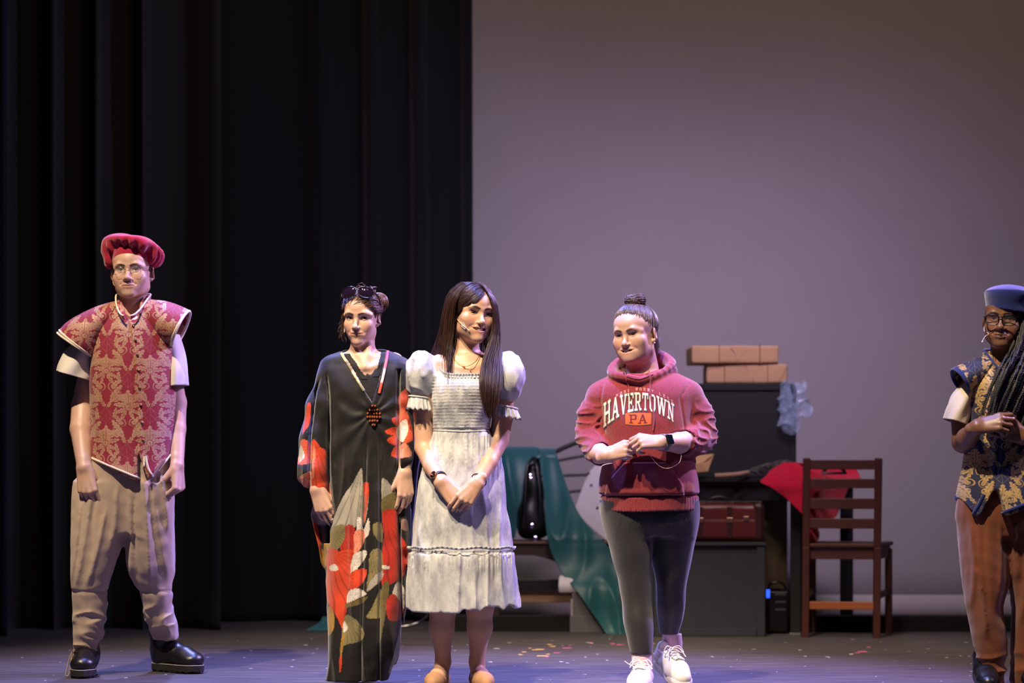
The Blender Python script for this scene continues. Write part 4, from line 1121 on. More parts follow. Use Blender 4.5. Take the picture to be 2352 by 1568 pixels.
    PR = [(GRY, T([(580, 80), (520, 170), (440, 290), (385, 420), (365, 500), (400, 560), (470, 500), (540, 480), (580, 300)])), (GR2, T([(582, 200), (620, 185), (625, 300), (600, 450), (560, 480), (545, 430)])),
          (OR, T([(590, 185), (615, 175), (628, 200), (618, 330), (595, 455), (600, 300)])), (RED, T([(460, 485), (520, 480), (535, 560), (525, 640), (480, 700), (430, 640)])), (OLV, T([(365, 500), (450, 470), (460, 560), (410, 640), (360, 640)])),
          (GLD, T([(295, 515), (360, 510), (360, 640), (330, 760), (290, 740), (300, 600)])), (OR, T([(345, 640), (420, 650), (520, 650), (500, 800), (490, 950), (470, 1080), (452, 1200), (400, 1100), (335, 990), (330, 860)])),
          (WHT, T([(545, 430), (575, 425), (590, 500), (625, 420), (630, 520), (600, 560), (545, 520)])), (COR, T([(530, 520), (595, 510), (590, 600), (540, 665), (522, 660)])), (WHT, T([(520, 680), (610, 650), (590, 720), (505, 810)])),
          (OR, T([(505, 800), (610, 780), (580, 880), (495, 915)])), (WHT, T([(490, 930), (560, 915), (610, 950), (540, 985), (475, 1010)])), (DOL, T([(475, 1015), (610, 965), (600, 1000), (540, 1030), (470, 1040)])), (WHT, T([(352, 762), (390, 742), (415, 780), (370, 790)])),
          (OLV, T([(460, 1110), (520, 1115), (590, 1200), (580, 1270), (500, 1295), (440, 1290)])), (WHT, T([(455, 1140), (482, 1190), (450, 1215)])), (GR2, T([(718, 150), (770, 180), (790, 240), (740, 300), (718, 295)])), (OLV, T([(845, 90), (800, 150), (795, 220), (845, 240), (850, 120)])),
          (DOL, T([(718, 295), (800, 240), (845, 250), (830, 340), (760, 380), (720, 390)])), (RED, T([(725, 380), (825, 375), (830, 500), (900, 640), (880, 800), (800, 870), (720, 890), (718, 700), (730, 550)])), (OLV, T([(655, 470), (715, 460), (718, 590), (665, 540)])),
          (OLV, T([(640, 660), (715, 650), (718, 840), (660, 900), (612, 930), (625, 800)])), (GRY, T([(645, 850), (718, 790), (718, 845), (615, 932)])), (WHT, T([(722, 748), (775, 763), (760, 780), (722, 775)])), (OLV, T([(610, 1110), (650, 1040), (712, 915), (712, 1100), (660, 1120)])),
          (DOL, T([(720, 900), (770, 880), (745, 1080), (705, 1290), (705, 1150)])), (WHT, T([(795, 930), (830, 865), (880, 930), (870, 1060), (840, 1010), (800, 970)])), (RED, T([(750, 1000), (800, 950), (860, 1030), (870, 1080), (830, 1130), (765, 1125)])), (GLD, T([(345, 1040), (385, 1090), (380, 1200), (335, 1230)])),
          ((150, 112, 104), T([(840, 440), (870, 425), (900, 450), (895, 510), (850, 490)])), (OR, T([(425, 1380), (438, 1370), (436, 1480), (422, 1485)])), (GLD, T([(440, 1240), (460, 1235), (440, 1370), (425, 1365)])), ((150, 160, 150), T([(870, 1090), (892, 1050), (880, 1250), (800, 1460), (765, 1500), (800, 1370)])),
          (OR, S([(205, 965), (232, 970), (230, 1090), (195, 1150), (170, 1180), (190, 1060)])), ((230, 100, 70), S([(160, 1230), (200, 1225), (236, 1260), (235, 1360), (220, 1395), (132, 1395), (150, 1320)])), (WHT, S([(158, 1262), (186, 1330), (175, 1362), (145, 1380)])),
          (COR, S([(120, 1520), (180, 1470), (236, 1460), (240, 1600), (110, 1580)])), (OR, S([(243, 1230), (275, 1240), (300, 1275), (345, 1310), (350, 1420), (380, 1700), (250, 1700), (238, 1400)])), (COR, S([(246, 1290), (262, 1285), (256, 1480), (242, 1480)])),
          ((198, 80, 54), S([(870, 900), (930, 850), (975, 880), (960, 950), (900, 1010), (865, 1000)])), (OR, S([(815, 1070), (850, 1060), (880, 1080), (870, 1130), (830, 1105)])), (OR, S([(772, 1155), (830, 1130), (870, 1150), (850, 1192), (780, 1178)])), (OR, S([(785, 1215), (840, 1190), (880, 1200), (870, 1262), (800, 1247)])), (OR, S([(812, 1322), (850, 1260), (890, 1280), (880, 1352), (830, 1347)])),
          ((214, 96, 66), S([(860, 1010), (900, 990), (935, 1080), (880, 1130), (850, 1090)])), (WHT, S([(850, 1150), (900, 1080), (940, 1100), (962, 1200), (930, 1230), (870, 1230)])), ((206, 82, 52), S([(895, 1250), (950, 1235), (972, 1205), (950, 1080), (910, 1010), (935, 1150)])), (COR, S([(880, 1260), (920, 1250), (962, 1330), (900, 1352), (865, 1342)]))]
    vein = Wob(75, 5, (160, 320), (1, .3, .5)); wa = Wob(76, 5, (20, 60))
    def rpaint(p):
        c = np.tile(srgb(17, 15, 15), (len(p), 1)); px = 1176+p[:, 0]*F/p[:, 1]; py = HY-(p[:, 2]-CAMH)*F/p[:, 1]
        fr = p[:, 1] < d+.09
        for k, (col, poly) in enumerate(PR):
            sp = spline(poly, 60, True); cx, cy = sp.mean(0)
            m = in_poly(px, py, sp) & fr
            an = np.arctan2(py-poly[0][1], px-poly[0][0]); li = np.abs(np.sin(an*17+.5*wa(p[:, 0], p[:, 1], p[:, 2])))
            sh = .92-.42*(1-sstep(.10, .42, li))+.12*wa(p[:, 0], p[:, 1], p[:, 2])
            c[m] = srgb(*col)*np.clip(sh[m], .4, 1.15)[:, None]
        return c
    rm = Mat('printed_satin', .58); E.nt = rm.nt; rm.color(rm.attr()); rm.b.inputs['Sheen Weight'].default_value = .25; rm.bump(rm.noise(380, 2), .0006, .5); rm.b.inputs['Specular IOR Level'].default_value = .25
    robe = q.build('robe', rm.m, me, rpaint); ct = Caster(robe)
    # lace camisole in the V
    lace = Mat('black_lace', .8); E.nt = lace.nt; n = lace.noise(330, 2); lace.color(lace.mix(n, srgb(8, 8, 10), srgb(34, 32, 36))); lace.bump(n, .002, .8)
    ex = np.linspace(0, 1, 40)
    rows = []
    for k in np.linspace(0, 1, 16):
        rows.append([bc(x, y0+(930-y0)*k, .004, d-.08) for x, y0 in [(808+62*e, 858+7*abs(math.sin(e*11))-18*(2*abs(e-.45))**2) for e in ex]])
    cam_ = mesh_np('lace_camisole', np.array([p for r in rows for p in r]), grid_faces(40, 16), lace.m, me); solid(cam_, .002)
    for s, pts in (('left', [(797, 815), (808, 830), (822, 850), (838, 872)]), ('right', [(882, 811), (878, 828), (871, 848), (862, 866)])):
        rows = [];
        for k, (x, y) in enumerate(spline(pts, 30)):
            w_ = 5.5+2.2*abs(math.sin(k*1.1)); rows.append([bc(x+u*w_*(1 if s == 'right' else 1), y, .005, d-.07) for u in np.linspace(-1, 1, 6)])
        o = mesh_np('lace_edge', np.array([p for r in rows for p in r]), grid_faces(6, 30), lace.m, cam_); solid(o, .002)
    # printed bands along the opening
    for nm, pts, cols in (('cream', [(786, 812), (801, 837), (820, 868), (838, 897)], [(226, 196, 140), (120, 110, 80), (214, 190, 140), (150, 140, 110)]), ('pink', [(888, 807), (884, 832), (877, 865), (868, 903)], [(220, 70, 90), (214, 96, 110), (226, 190, 180), (214, 70, 40)])):
        ln = np.array([ct(x+(2.5 if nm == 'pink' else -2.5), y, .003, d-.10) for x, y in spline(pts, 30)])
        vv, f = tube_np(ln, .0058, 8, .35, (0, -1, 0)); k = np.clip(np.arange(len(vv))//8*4//30, 0, 3)
        cm = np.array([srgb(*c) for c in cols])[k]
        mb = Mat('band_'+nm, .6); mb.color(mb.attr()); mesh_np('neck_band', vv, f, mb.m, robe, True, cm)
    # beaded brooch
    b = MB(); b2 = MB()
    for i in range(-3, 4):
        for j in range(-3, 4):
            if abs(i)+abs(j) > 5: continue
            x = 858+(i-j)*2.9; y = 953+(i+j)*4.4; p = ct(x, y, .003, d-.11)
            (b if (i+j) % 2 == 0 else b2).box(p+[0, -.003, 0], (.0068, .006, .0085), rotm(0, 0, 38))
    br = b.build('brooch', plain('bead_black', (16, 14, 14), .2), robe); b2.build('bead', plain('bead_copper', (150, 84, 58), .3, .3, 90), br)
    # loose back panel swinging out below the left hand, and the pale lining at the right
    def flap(name, rows, mat, dy, seed, par):
        n = 14; vs = []; w_ = Wob(seed, 5, (10, 40), (1, 1, .5))
        for y, l, r in rows_interp(rows, 26):
            vs += [W(x, y, dy+.02*math.sin(i*.6+y*.01)+.008*w_(x*.01, 0, y*.01)) for i, x in enumerate(np.linspace(l, r, n))]
        o = mesh_np(name, np.array(vs), grid_faces(n, 26), mat, par, True); solid(o, .002); return o
    vs = flap('side_panel', [(1150, 722, 760), (1182, 714, 762), (1215, 722, 764), (1255, 732, 766), (1294, 738, 768), (1310, 748, 768)], rm.m, .06, 77, robe)
    me2 = vs.data; a = me2.color_attributes.new('Col', 'FLOAT_COLOR', 'POINT'); co = np.empty(len(me2.vertices)*3, np.float32); me2.vertices.foreach_get('co', co); co = co.reshape(-1, 3)+base
    py = HY-(co[:, 2]-CAMH)*F/co[:, 1]; cc = np.where((py < 1205)[:, None], srgb(176, 166, 160), np.where((py < 1262)[:, None], srgb(40, 36, 36), srgb(166, 128, 52)))
    px = 1176+co[:, 0]*F/co[:, 1]; cc = np.where(((py > 1195) & (py < 1262) & (px < np.interp(py, [1195, 1262], [728, 738])))[:, None], srgb(214, 74, 40), cc)
    a.data.foreach_set('color', np.concatenate([cc, np.ones((len(cc), 1))], 1).astype(np.float32).ravel())
    flap('side_panel', [(900, 936, 956), (940, 936, 962), (1000, 938, 966), (1062, 940, 964), (1064, 942, 962), (1200, 936, 950), (1400, 934, 940)], cloth('robe_lining', (44, 42, 60), .1), .13, 78, robe)
    # sunglasses pushed up into the hair
    G = MB(); lens = []; fr = lambda a, b, c: hd.W(np.array([0, -.066, .1085])+rotm(0, -24, 0)@np.array([a, b, c]))
    ch = MB()
    for e in (-1, 1):
        a = np.linspace(0, 2*math.pi, 41); pts = [fr(e*.0385+.0325*math.copysign(abs(math.cos(t))**.85, math.cos(t)), -.010+.016*(abs(e*.0385+.0325*math.cos(t))/.07)**2, .0245*math.copysign(abs(math.sin(t))**.85, math.sin(t))-.004*e*math.cos(t)) for t in a]
        G.tube(pts, .0026, 6); lens.append(pts[:-1])
        G.tube(spline([fr(e*.070, .004, .004), fr(e*.082, .035, -.004), fr(e*.086, .075, -.022), fr(e*.083, .11, -.050)], 12), [.0045]*4+[.0035]*8, 6, .5)
        for t in np.linspace(.2, 6.0, 9):
            p = fr(e*.0385+.0335*math.cos(t), -.0125+.016*(abs(e*.0385+.0325*math.cos(t))/.07)**2, .0255*math.sin(t)); ch.box(p, (.004, .0025, .004), rotm(0, 0, 40))
    G.tube([fr(-.009, -.010, .008), fr(0, -.013, .010), fr(.009, -.010, .008)], .0026, 6)
    g = G.build('sunglasses', BLACKPLASTIC, me, True); ch.build('silver_studs', STEEL, g)
    lm = plain('dark_lens', (26, 14, 30), .06, .05); lm.node_tree.nodes['Principled BSDF'].inputs['Coat Weight'].default_value = .6
    for pts in lens:
        c = np.mean(pts, 0); out = c+hd.R@np.array([0, -.006, .003]); vv = list(pts)+[c+(p-c)*.6+(out-c)*.7 for p in pts]+[out]; n = len(pts)
        f = [(i, (i+1) % n, n+(i+1) % n, n+i) for i in range(n)]+[(n+i, n+(i+1) % n, 2*n) for i in range(n)]
        mesh_py('lens', vv, f, lm, g, True)
    # hair drawn back from a centre parting to a knot
    hm = hair_mat('hair_robe', (86, 58, 44), .5, .36)
    cap = hair_cap(hd, hm, me, ((0, -.102, -.040), (.064, .074, .098)), [ell((.058, .078, .062), (.040, .040, .042)), ell((-.05, .06, .02), (.04, .05, .05))])
    L = scalp_lines(hd, [(-.071, -.030, .026), (-.067, -.050, .030), (-.054, -.070, .036), (-.028, -.085, .052), (-.006, -.088, .066), (-.003, -.080, .078)], (.03, .10, .05), 300, lift=(.001, .009), seed=3, sag=.004, ra=(.080, .102, .084))
    L += scalp_lines(hd, [(.071, -.030, .026), (.067, -.050, .030), (.054, -.070, .036), (.028, -.085, .052), (.006, -.088, .066), (.003, -.080, .078)], (.05, .09, .05), 300, lift=(.001, .008), seed=4, sag=.002, ra=(.080, .102, .084))
    r = rng(5); c0 = np.array([.058, .078, .062])
    for _ in range(150):
        a0 = r.uniform(0, 6.28); t = np.linspace(0, 3.2, 14); rad = .020+r.uniform(0, .024); tl = r.normal(0, .5)
        L.append(np.array([hd.W(c0+np.array([math.cos(a0+k)*rad, -math.sqrt(max(.046**2-rad**2, 0))*.9+.002*math.sin(k*3+tl), math.sin(a0+k)*rad])) for k in t]))
    L += fly(hd, 46, 6, L=.032)
    for _ in range(26):      # loose curls by the ear
        p0 = np.array([-.074, -.02+r.uniform(-.02, .03), .02+r.uniform(-.03, .02)]); t = np.linspace(0, 1, 16)[:, None]; ln = r.uniform(.05, .12)
        p = p0+t*np.array([-.018*r.uniform(0, 1.6), .01, -ln])+.008*np.concatenate([np.sin(t*9+r.uniform(0, 6)), np.cos(t*9), 0*t], 1)*t
        L.append(np.array([hd.W(x) for x in p]))
    strands('hair_strands', face_clear(hd, L), hm, cap, .0011, .0004, 4, 7)
    b = MB(); b.tube([hd.W((-.076, -.004, -.040)), hd.W((-.077, -.006, -.052)), hd.W((-.0765, -.006, -.064))], [.0018, .0034, .002], 8); b.build('earring', plain('cream_bead', (230, 214, 190), .3), me, True)
if want('robe'): build_robe()
# ================================================================ the girl in the white dress
def build_dress():
    d = 9.45; W = lambda x, y, dy=0.0: P(x, y, d+dy)
    base = np.array([px_x(1062, d), d, 0.0])
    me = root('person', base, 'smiling girl with long dark hair in white puff-sleeved dress, hands clasped', 'person')
    R = rotm(27, 1, 6); ho = W(1083, 722, .02)
    fine = [(ho-[.11, .14, .14], ho+[.12, .14, .13], .0023), (W(990, 1090, -.26), W(1118, 1180, -.03), .003)]
    fine = [(np.minimum(a, b), np.maximum(a, b), h) for a, b, h in fine]
    v = Vox((base[0]-.26, d-.30, .0), (base[0]+.26, d+.26, 1.66), .0065, fine)
    hd = Head(v, R, ho, 1.0, wide=1.03, jaw=.82, chinw=.74, chin=-.002, nose=.92, nosew=1.12, cheek=1.16, smile=1.0, open=.0008, teeth=True, eye_up=.0032, eye_lo=.0026, lips=.9, brow_up=-.002)
    nk = W(1068, 826, .03)
    v.put(cone(hd.W((0, .022, -.05)), nk, .048, .054), .02)
    v.put(cone(W(1000, 842, .03), W(1140, 842, .03), .044, .044), .05)
    v.put(stack([(pz(y, d), px_x(1065, d), d+.02, h*d/F, q) for y, h, q in ((818, 56, .06), (850, 76, .088), (900, 70, .105), (987, 60, .095), (1080, 76, .11), (1150, 84, .115))]), .03)
    for a, b in (((1062, 846, -.062), (1012, 832, -.02)), ((1078, 846, -.062), (1130, 832, -.02))): v.put(cone(W(*a), W(*b), .005, .007), .02)
    lw, rw = W(1013, 1106, -.165), W(1097, 1108, -.165)
    chain(v, [W(984, 852, .02), W(973, 950, .02), W(974, 1028, .0), W(992, 1072, -.09), lw], [.046, .041, .037, .033, .0255], .01)
    chain(v, [W(1152, 852, .02), W(1156, 950, .02), W(1146, 1012, .0), W(1122, 1062, -.09), rw], [.046, .042, .038, .034, .0255], .01)
    hand(v, lw, (.66, -.20, -.72), (-.15, -1, .28), -1, .98, curls=[(30, 44, 24), (34, 48, 26), (40, 50, 28), (46, 50, 28)], thumb=(16, 30, 10, 10), spread=2)
    hand(v, rw+[0, -.03, 0], (-.60, -.20, -.76), (.20, -1, .28), 1, .98, curls=[(26, 40, 24), (32, 46, 26), (40, 48, 28), (46, 50, 28)], thumb=(14, 34, 14, 10), spread=2)
    feet = []
    for xs, hx, an in (((1018, 1014, 1018), 1016, -100), ((1102, 1102, 1095), 1094, -78)):
        chain(v, [W(xs[0], 1200), W(xs[0], 1390, .0), W(xs[1], 1440, .01), W(xs[2], 1520, .01)], [.075, .052, .046, .0275], .03)
        fd = math.radians(an); hp = np.array([px_x(hx, d), d+.05]); feet.append((hp, fd))
        s = lambda a, b, z: shoe_pt(hp, fd, a, b, z)
        chain(v, [W(xs[2], 1520, .01), s(.045, 0, .055)], [.0285, .032], .02)
        chain(v, [s(.02, 0, .035), s(.09, 0, .045), s(.165, 0, .028), s(.205, 0, .022)], [.028, .032, .028, .018], .02)
    def paint(p):
        c = np.tile(np.array([.56, .34, .23]), (len(p), 1)); return hd.paint(p, c, (.50, .17, .14), (.045, .028, .022), 1.15, .7, .22)
    body = v.build('body', skin_mat('skin_dress'), me, paint, 1, [((-9, 0, .34), (9, 20, .66), .018), ((px_x(1000, d), d-.11, .66), (px_x(1124, d), 20, 1.19), .018)]); bc = Caster(body)
    hd.features(me, eye_mat('eye_dress', (40, 26, 20)), LASH, (14, 0), TEETH, .0013)
    # dress
    q = Vox(W(925, 1412, -.28), W(1204, 800, .28), .0047)
    q.put(stack(pxrows([(822, 1000, 1142, .03, .085), (845, 998, 1146, .02, .10), (880, 994, 1142, .0, .122), (920, 992, 1134, .0, .126), (960, 993, 1128, .0, .112), (990, 994, 1127, .0, .108), (1010, 988, 1138, .0, .112), (1040, 978, 1148, .0, .125), (1100, 962, 1158, .0, .150), (1180, 950, 1168, .0, .172), (1258, 941, 1178, .0, .186), (1268, 940, 1180, .0, .192), (1330, 935, 1187, .0, .202), (1412, 930, 1197, .0, .212)], d)))
    for c, r in (((967, 862, .02), (.072, .088, .098)), ((1166, 866, .02), (.068, .088, .106))): q.put(ell(W(*c), r), .02)
    def neck(X, Y, Z):
        px = 1176+X*F/d; py = HY-(Z-CAMH)*F/d
        l = np.interp(py, [795, 815, 845, 861], [1000, 1001, 1008, 1020]); r = np.interp(py, [795, 815, 845, 861], [1146, 1146, 1140, 1128])
        return np.maximum(np.maximum(l-px, px-r), py-862-2*np.cos((px-1072)*.05))*d/F+0*Y
    q.cut((neck, W(995, 866, -.3), W(1150, 780, .3)), .004)
    hem = lambda px: 1397+8*np.sin(px*.045+1)+3*np.sin(px*.13)
    fo = Wob(81, 8, (55, 120), (1, .5, .05)); fs = Wob(82, 8, (70, 170), (1, .8, .7)); fp = Wob(83, 9, (50, 120), (1, .8, .5)); f3 = Wob(84, 8, (30, 70), (1, .5, .8))
    def dd(X, Y, Z):
        py = HY-(Z-CAMH)*F/d; px = 1176+X*F/d
        bod = sstep(862, 875, py)*(1-sstep(982, 990, py))*sstep(990, 998, px)*(1-sstep(1130, 1138, px)); ski = sstep(990, 1060, py); puf = (py < 960)*(1-bod)*((px < 1003) | (px > 1134))
        r1 = 1-np.abs(np.tanh(1.2*fo(X, Y, Z)))
        r2 = 1-np.abs(np.tanh(1.2*fp(X, Y, Z)))
        gat = sstep(985, 1000, py)*(1-sstep(1040, 1150, py))*.003*np.sin(X*420+2*np.sin(X*130))
        gat2 = sstep(1264, 1268, py)*(1-sstep(1290, 1340, py))*.003*np.sin(X*380+2*np.sin(X*110)+Y*90)
        return ski*(.005+.013*ski*r1*sstep(990, 1250, py)-.010*sstep(990, 1250, py)-.003)+bod*(.0016*np.sin(py*d/F*2*math.pi/.0075+.6*fs(X, Y, Z))+.0008*fs(X, Y, Z)*2)+puf*(.010*r2-.005)+gat+gat2-.006*np.exp(-((py-1266)/2.6)**2)-.005*np.exp(-((py-988)/2.4)**2)+.0012*fs(X, Y, Z)*ski+.0015*f3(X, Y, Z)*ski
    q.disp(dd, .035)
    q.cut(stack(pxrows([(1300, 962, 1160, .0, .15), (1360, 956, 1168, .0, .168), (1420, 950, 1178, .0, .182)], d)), .01)
    q.clip(lambda X, Y, Z: (pz(1397, d)+(-.014*np.sin((X-px_x(930, d))*F/d*.022)-.006*np.sin(X*60+Y*20)-.004*np.sin(X*140)).astype(np.float32))-Z)
    dm = Mat('dyed_white_cotton', .88); E.nt = dm.nt
    n1 = dm.noise(11, 6, (1.5, 1, .8), .7); n2 = dm.noise(3.5, 4); k = E.op('MULTIPLY_ADD', n1, 4.2, -1.72, clamp=True)
    dm.color(dm.mix(k*(n2*1.2+.15), srgb(192, 195, 196), srgb(118, 122, 132))); dm.b.inputs['Sheen Weight'].default_value = .2; dm.bump(dm.noise(300, 3), .0010, .7); dm.b.inputs['Specular IOR Level'].default_value = .2
    dress = q.build('dress', dm.m, me); ct = Caster(dress)
    # ruffles: neckline, cuffs, tier seam
    def ruffle(name, ln, h, amp, freq, down=-1, seed=0, nv=6, out=(0, -1, 0), flare=.3):
        ln = np.asarray(ln); m = len(ln); s = np.concatenate([[0], np.cumsum(np.linalg.norm(np.diff(ln, axis=0), axis=1))]); r = rng(seed); vs = []
        ph = s*freq+.8*np.sin(s*freq*.23+seed)
        o = np.broadcast_to(np.asarray(out, float), ln.shape) if np.ndim(out) < 2 else out
        for k in np.linspace(0, 1, nv):
            vs.append(ln+np.array([0, 0, down*h])*k+o*(amp*(np.sin(ph)*k)[:, None]+flare*h*k)+o*.001)
        ob = mesh_np(name, np.concatenate(vs), grid_faces(m, nv), dm.m, dress); solid(ob, .0016); return ob
    nl = [(1003, 822), (1007, 842), (1018, 859), (1045, 864), (1075, 864), (1105, 863), (1126, 860), (1139, 846), (1144, 824)]
    ln = ct.line(nl, 150, .002); ruffle('neck_ruffle', ln, .010, .0035, 520, 1, 1, flare=.2)
    ruffle('neck_ruffle', ln, .008, .003, 480, -1, 2, flare=.25)
    for cx, y0, y1, hw, sl, sd in ((963, 912, 941, 25, 3, 3), (1163, 934, 958, 27, 5, 4)):
        th = np.linspace(0, 2*math.pi, 181); c0 = W(cx, y0, .01); c1 = W(cx+(1 if cx < 1000 else 3), y1, .0); vs = []
        for k in np.linspace(0, 1, 8):
            c = c0+(c1-c0)*k; a = (hw-2+5*k)*d/F; rr = 1+.10*k*np.sin(th*13+1.5*np.sin(th*3+sd))
            vs.append(np.stack([c[0]+a*rr*np.cos(th), c[1]+(.055+.012*k)*rr*np.sin(th), c[2]+(-sl*np.cos(th)*d/F)*1.0+.004*k*np.sin(th*13+1)], 1))
        ob = mesh_np('cuff_ruffle', np.concatenate(vs), grid_faces(181, 8), dm.m, dress); solid(ob, .0016)
        ribbon('cuff_elastic', np.stack([c0[0]+(hw-1)*d/F*np.cos(th), c0[1]+.056*np.sin(th), c0[2]-sl*np.cos(th)*d/F], 1), .0045, dm.m, dress)
    th = np.linspace(0, 2*math.pi, 500); a = 120*d/F; sx = px_x(1060, d)
    ln = np.stack([sx+a*1.012*np.cos(th), d+.199*np.sin(th), pz(1261, d)+.003*np.sin(th*9)-.006*np.sin(th)], 1); out = np.stack([np.cos(th), np.sin(th), 0*th], 1)
    ruffle('tier_ruffle', ln, .010, .003, 330, 1, 5, 4, out, .3)
    ln2 = ct.line([(996, 988), (1030, 990), (1062, 991), (1100, 990), (1126, 988)], 60, .001); ribbon('waist_seam', ln2, .0025, dm.m, dress)
    # hair
    hm = hair_mat('hair_dress', (50, 31, 25), .4, .42, .4)
    cap = hair_cap(hd, hm, me, ((.004, -.106, -.036), (.068, .076, .095)), [ell((-.03, .05, -.02), (.055, .05, .075))], -.10, 4, (.0805, .1015, .0845))
    L = []
    # crown: from the parting over each side
    part = [(.016, -.082, .084), (.016, -.06, .104), (.014, -.03, .118), (.010, .01, .122), (.005, .04, .118)]
    L += scalp_lines(hd, part, (-.078, .02, -.03), 520, seg=16, lift=(.001, .008), seed=11, ra=(.081, .103, .086), endjit=.018, jit=.003)
    L += scalp_lines(hd, part[:2], (-.078, -.026, .004), 120, seg=16, lift=(.001, .006), seed=14, ra=(.0805, .103, .086), endjit=.006, jit=.003)
    L += scalp_lines(hd, part, (.080, .0, -.03), 400, seg=16, lift=(.001, .008), seed=12, ra=(.081, .103, .086), endjit=.016, jit=.003)
    L += scalp_lines(hd, [(.012, -.080, .088), (-.01, -.084, .083), (-.03, -.078, .074)], (-.080, .025, .022), 130, seg=14, lift=(.002, .008), seed=13, ra=(.081, .103, .086), jit=.004)
    Gl = [[W(1062, 650, .03), W(1034, 676, .03), W(1024, 716, .03), W(1017, 760, .05), W(1004, 800, .075), W(985, 850, .115), W(982, 920, .13)],
          [W(1064, 650, .0), W(1036, 680, -.0), W(1028, 716, .0), W(1022, 760, .02), W(1012, 798, .05), W(1000, 845, .10), W(996, 930, .12)],
          [W(1070, 652, -.02), W(1042, 684, -.04), W(1036, 720, -.03), W(1032, 765, -.02), W(1028, 800, -.03), W(1030, 850, -.06), W(1036, 900, -.10)],
          [W(1072, 655, -.03), W(1048, 688, -.055), W(1042, 722, -.045), W(1040, 765, -.03), W(1036, 805, -.055), W(1032, 845, -.085), W(1027, 872, -.105)]]
    L += along(Gl[:3], 700, 21, .008, 16); L += along(Gl[2:], 80, 22, .006, 16)
    Gb = [[W(1040, 690, .10), W(1025, 760, .11), W(1015, 820, .13), W(1010, 940, .14)], [W(1090, 680, .12), W(1090, 760, .12), W(1090, 830, .135), W(1090, 940, .14)], [W(1130, 700, .10), W(1138, 770, .10), W(1142, 830, .12), W(1138, 930, .13)]]
    L += along(Gb, 300, 23, .01, 18)
    Gr = [[W(1108, 655, -.03), W(1128, 690, -.04), W(1133, 735, -.03), W(1128, 780, -.04), W(1110, 830, -.095), W(1104, 880, -.15), W(1116, 935, -.155), W(1124, 958, -.15)],
          [W(1106, 652, -.01), W(1131, 690, -.02), W(1137, 735, -.015), W(1135, 785, -.03), W(1122, 835, -.085), W(1118, 885, -.15), W(1122, 940, -.155), W(1128, 956, -.15)],
          [W(1104, 650, .01), W(1133, 690, .005), W(1139, 740, .0), W(1140, 790, -.02), W(1137, 840, -.075), W(1134, 890, -.14), W(1130, 935, -.15), W(1128, 952, -.15)],
          [W(1102, 650, .03), W(1134, 695, .03), W(1141, 745, .02), W(1144, 795, .0), W(1147, 842, -.06), W(1146, 890, -.12), W(1138, 930, -.14), W(1130, 950, -.15)]]
    L += along(Gr, 1000, 24, .0075, 17); L += fly(hd, 24, 25, L=.02)
    strands('hair_strands', face_clear(hd, L, .022, .05), hm, cap, .0010, .0004, 3, 26)
    # headset, necklaces, watch, hair tie on the wrist
    pts = [bc(x, y, .0022, d-.09) for x, y in ((1048, 728), (1055, 738), (1062, 745))]+[bc(1070, 751, .004, d-.1), bc(1079, 758, .005, d-.1)]
    m1 = mic(me, pts, .0011, .0028, plain('pale_plastic', (240, 214, 186), .4, .04))
    tp = [bc(x, y, .0035, d-.09) for x, y in ((1059, 737), (1067, 741), (1072, 752), (1069, 756), (1062, 749))]; tp2 = [p+np.array([0, .006, 0]) for p in tp]
    mesh_py('cheek_tape', tp+tp2, [(4, 3, 2, 1, 0), (5, 6, 7, 8, 9)]+[(i, (i+1) % 5, 5+(i+1) % 5, 5+i) for i in range(5)], plain('white_tape', (240, 232, 220), .6, .03), me)
    gold = plain('gold_chain', (196, 150, 90), .3, Metallic=.9)
    for pts, pend in (([(1036, 800), (1046, 826), (1066, 842), (1090, 832), (1104, 808)], (1066, 843)), ([(1034, 802), (1050, 834), (1080, 848), (1096, 834), (1106, 808)], (1080, 849))):
        ln = bc.line(pts, 26, .0016); o = ribbon('necklace', ln, .0007, gold, me, 5); p = bc(pend[0], pend[1], .002, d-.07); bb = MB(); bb.tube([p+[0, -.002, .003], p+[0, -.003, 0], p+[0, -.002, -.004]], [.001, .0034, .001], 8); bb.build('pendant', gold, o, True)
    ax_ = unit(W(992, 1072, -.09)-lw); e1 = unit(np.cross(ax_, [0, 0, 1])); e2 = np.cross(e1, ax_); c = lw+ax_*.022; th = np.linspace(0, 2*math.pi, 33)
    st = np.array([c+.0310*(math.cos(t)*e1+math.sin(t)*e2) for t in th]); v0 = np.concatenate([st+ax_*.0065, st-ax_*.0065]); wt = mesh_np('wristwatch', v0, grid_faces(33, 2), BLACKLEATHER, me); solid(wt, .003)
    n_ = unit(np.array([-.35, -.9, .1])-ax_*np.dot([-.35, -.9, .1], ax_)); b = MB(); b.tube([c+n_*.030, c+n_*.0385], .0145, 24); f = b.f; b.add([c+n_*.0385+.0145*(math.cos(t)*e1+math.sin(t)*np.cross(n_, e1)) for t in th[:-1]], [tuple(range(32))]); b.build('watch_case', plain('copper_case', (150, 96, 64), .3, Metallic=.8), wt, False)
    b = MB(); u1 = unit(np.cross(n_, ax_)); b.add([c+n_*.0391+.0120*(math.cos(t)*u1+math.sin(t)*ax_) for t in th[:-1]], [tuple(range(32))]); b.build('watch_dial', plain('dark_dial', (40, 26, 24), .2), wt)
    ax_ = unit(W(1122, 1062, -.09)-rw); e1 = unit(np.cross(ax_, [0, 0, 1])); e2 = np.cross(e1, ax_); c = rw+ax_*.014
    ribbon('hair_tie', np.array([c+.0310*(math.cos(t)*e1+math.sin(t)*e2)+ax_*.004*math.sin(t) for t in th]), .0022, plain('black_elastic', (16, 14, 16), .8), me)
    # flat shoes
    tan = plain('tan_suede', (164, 124, 92), .85, .1)
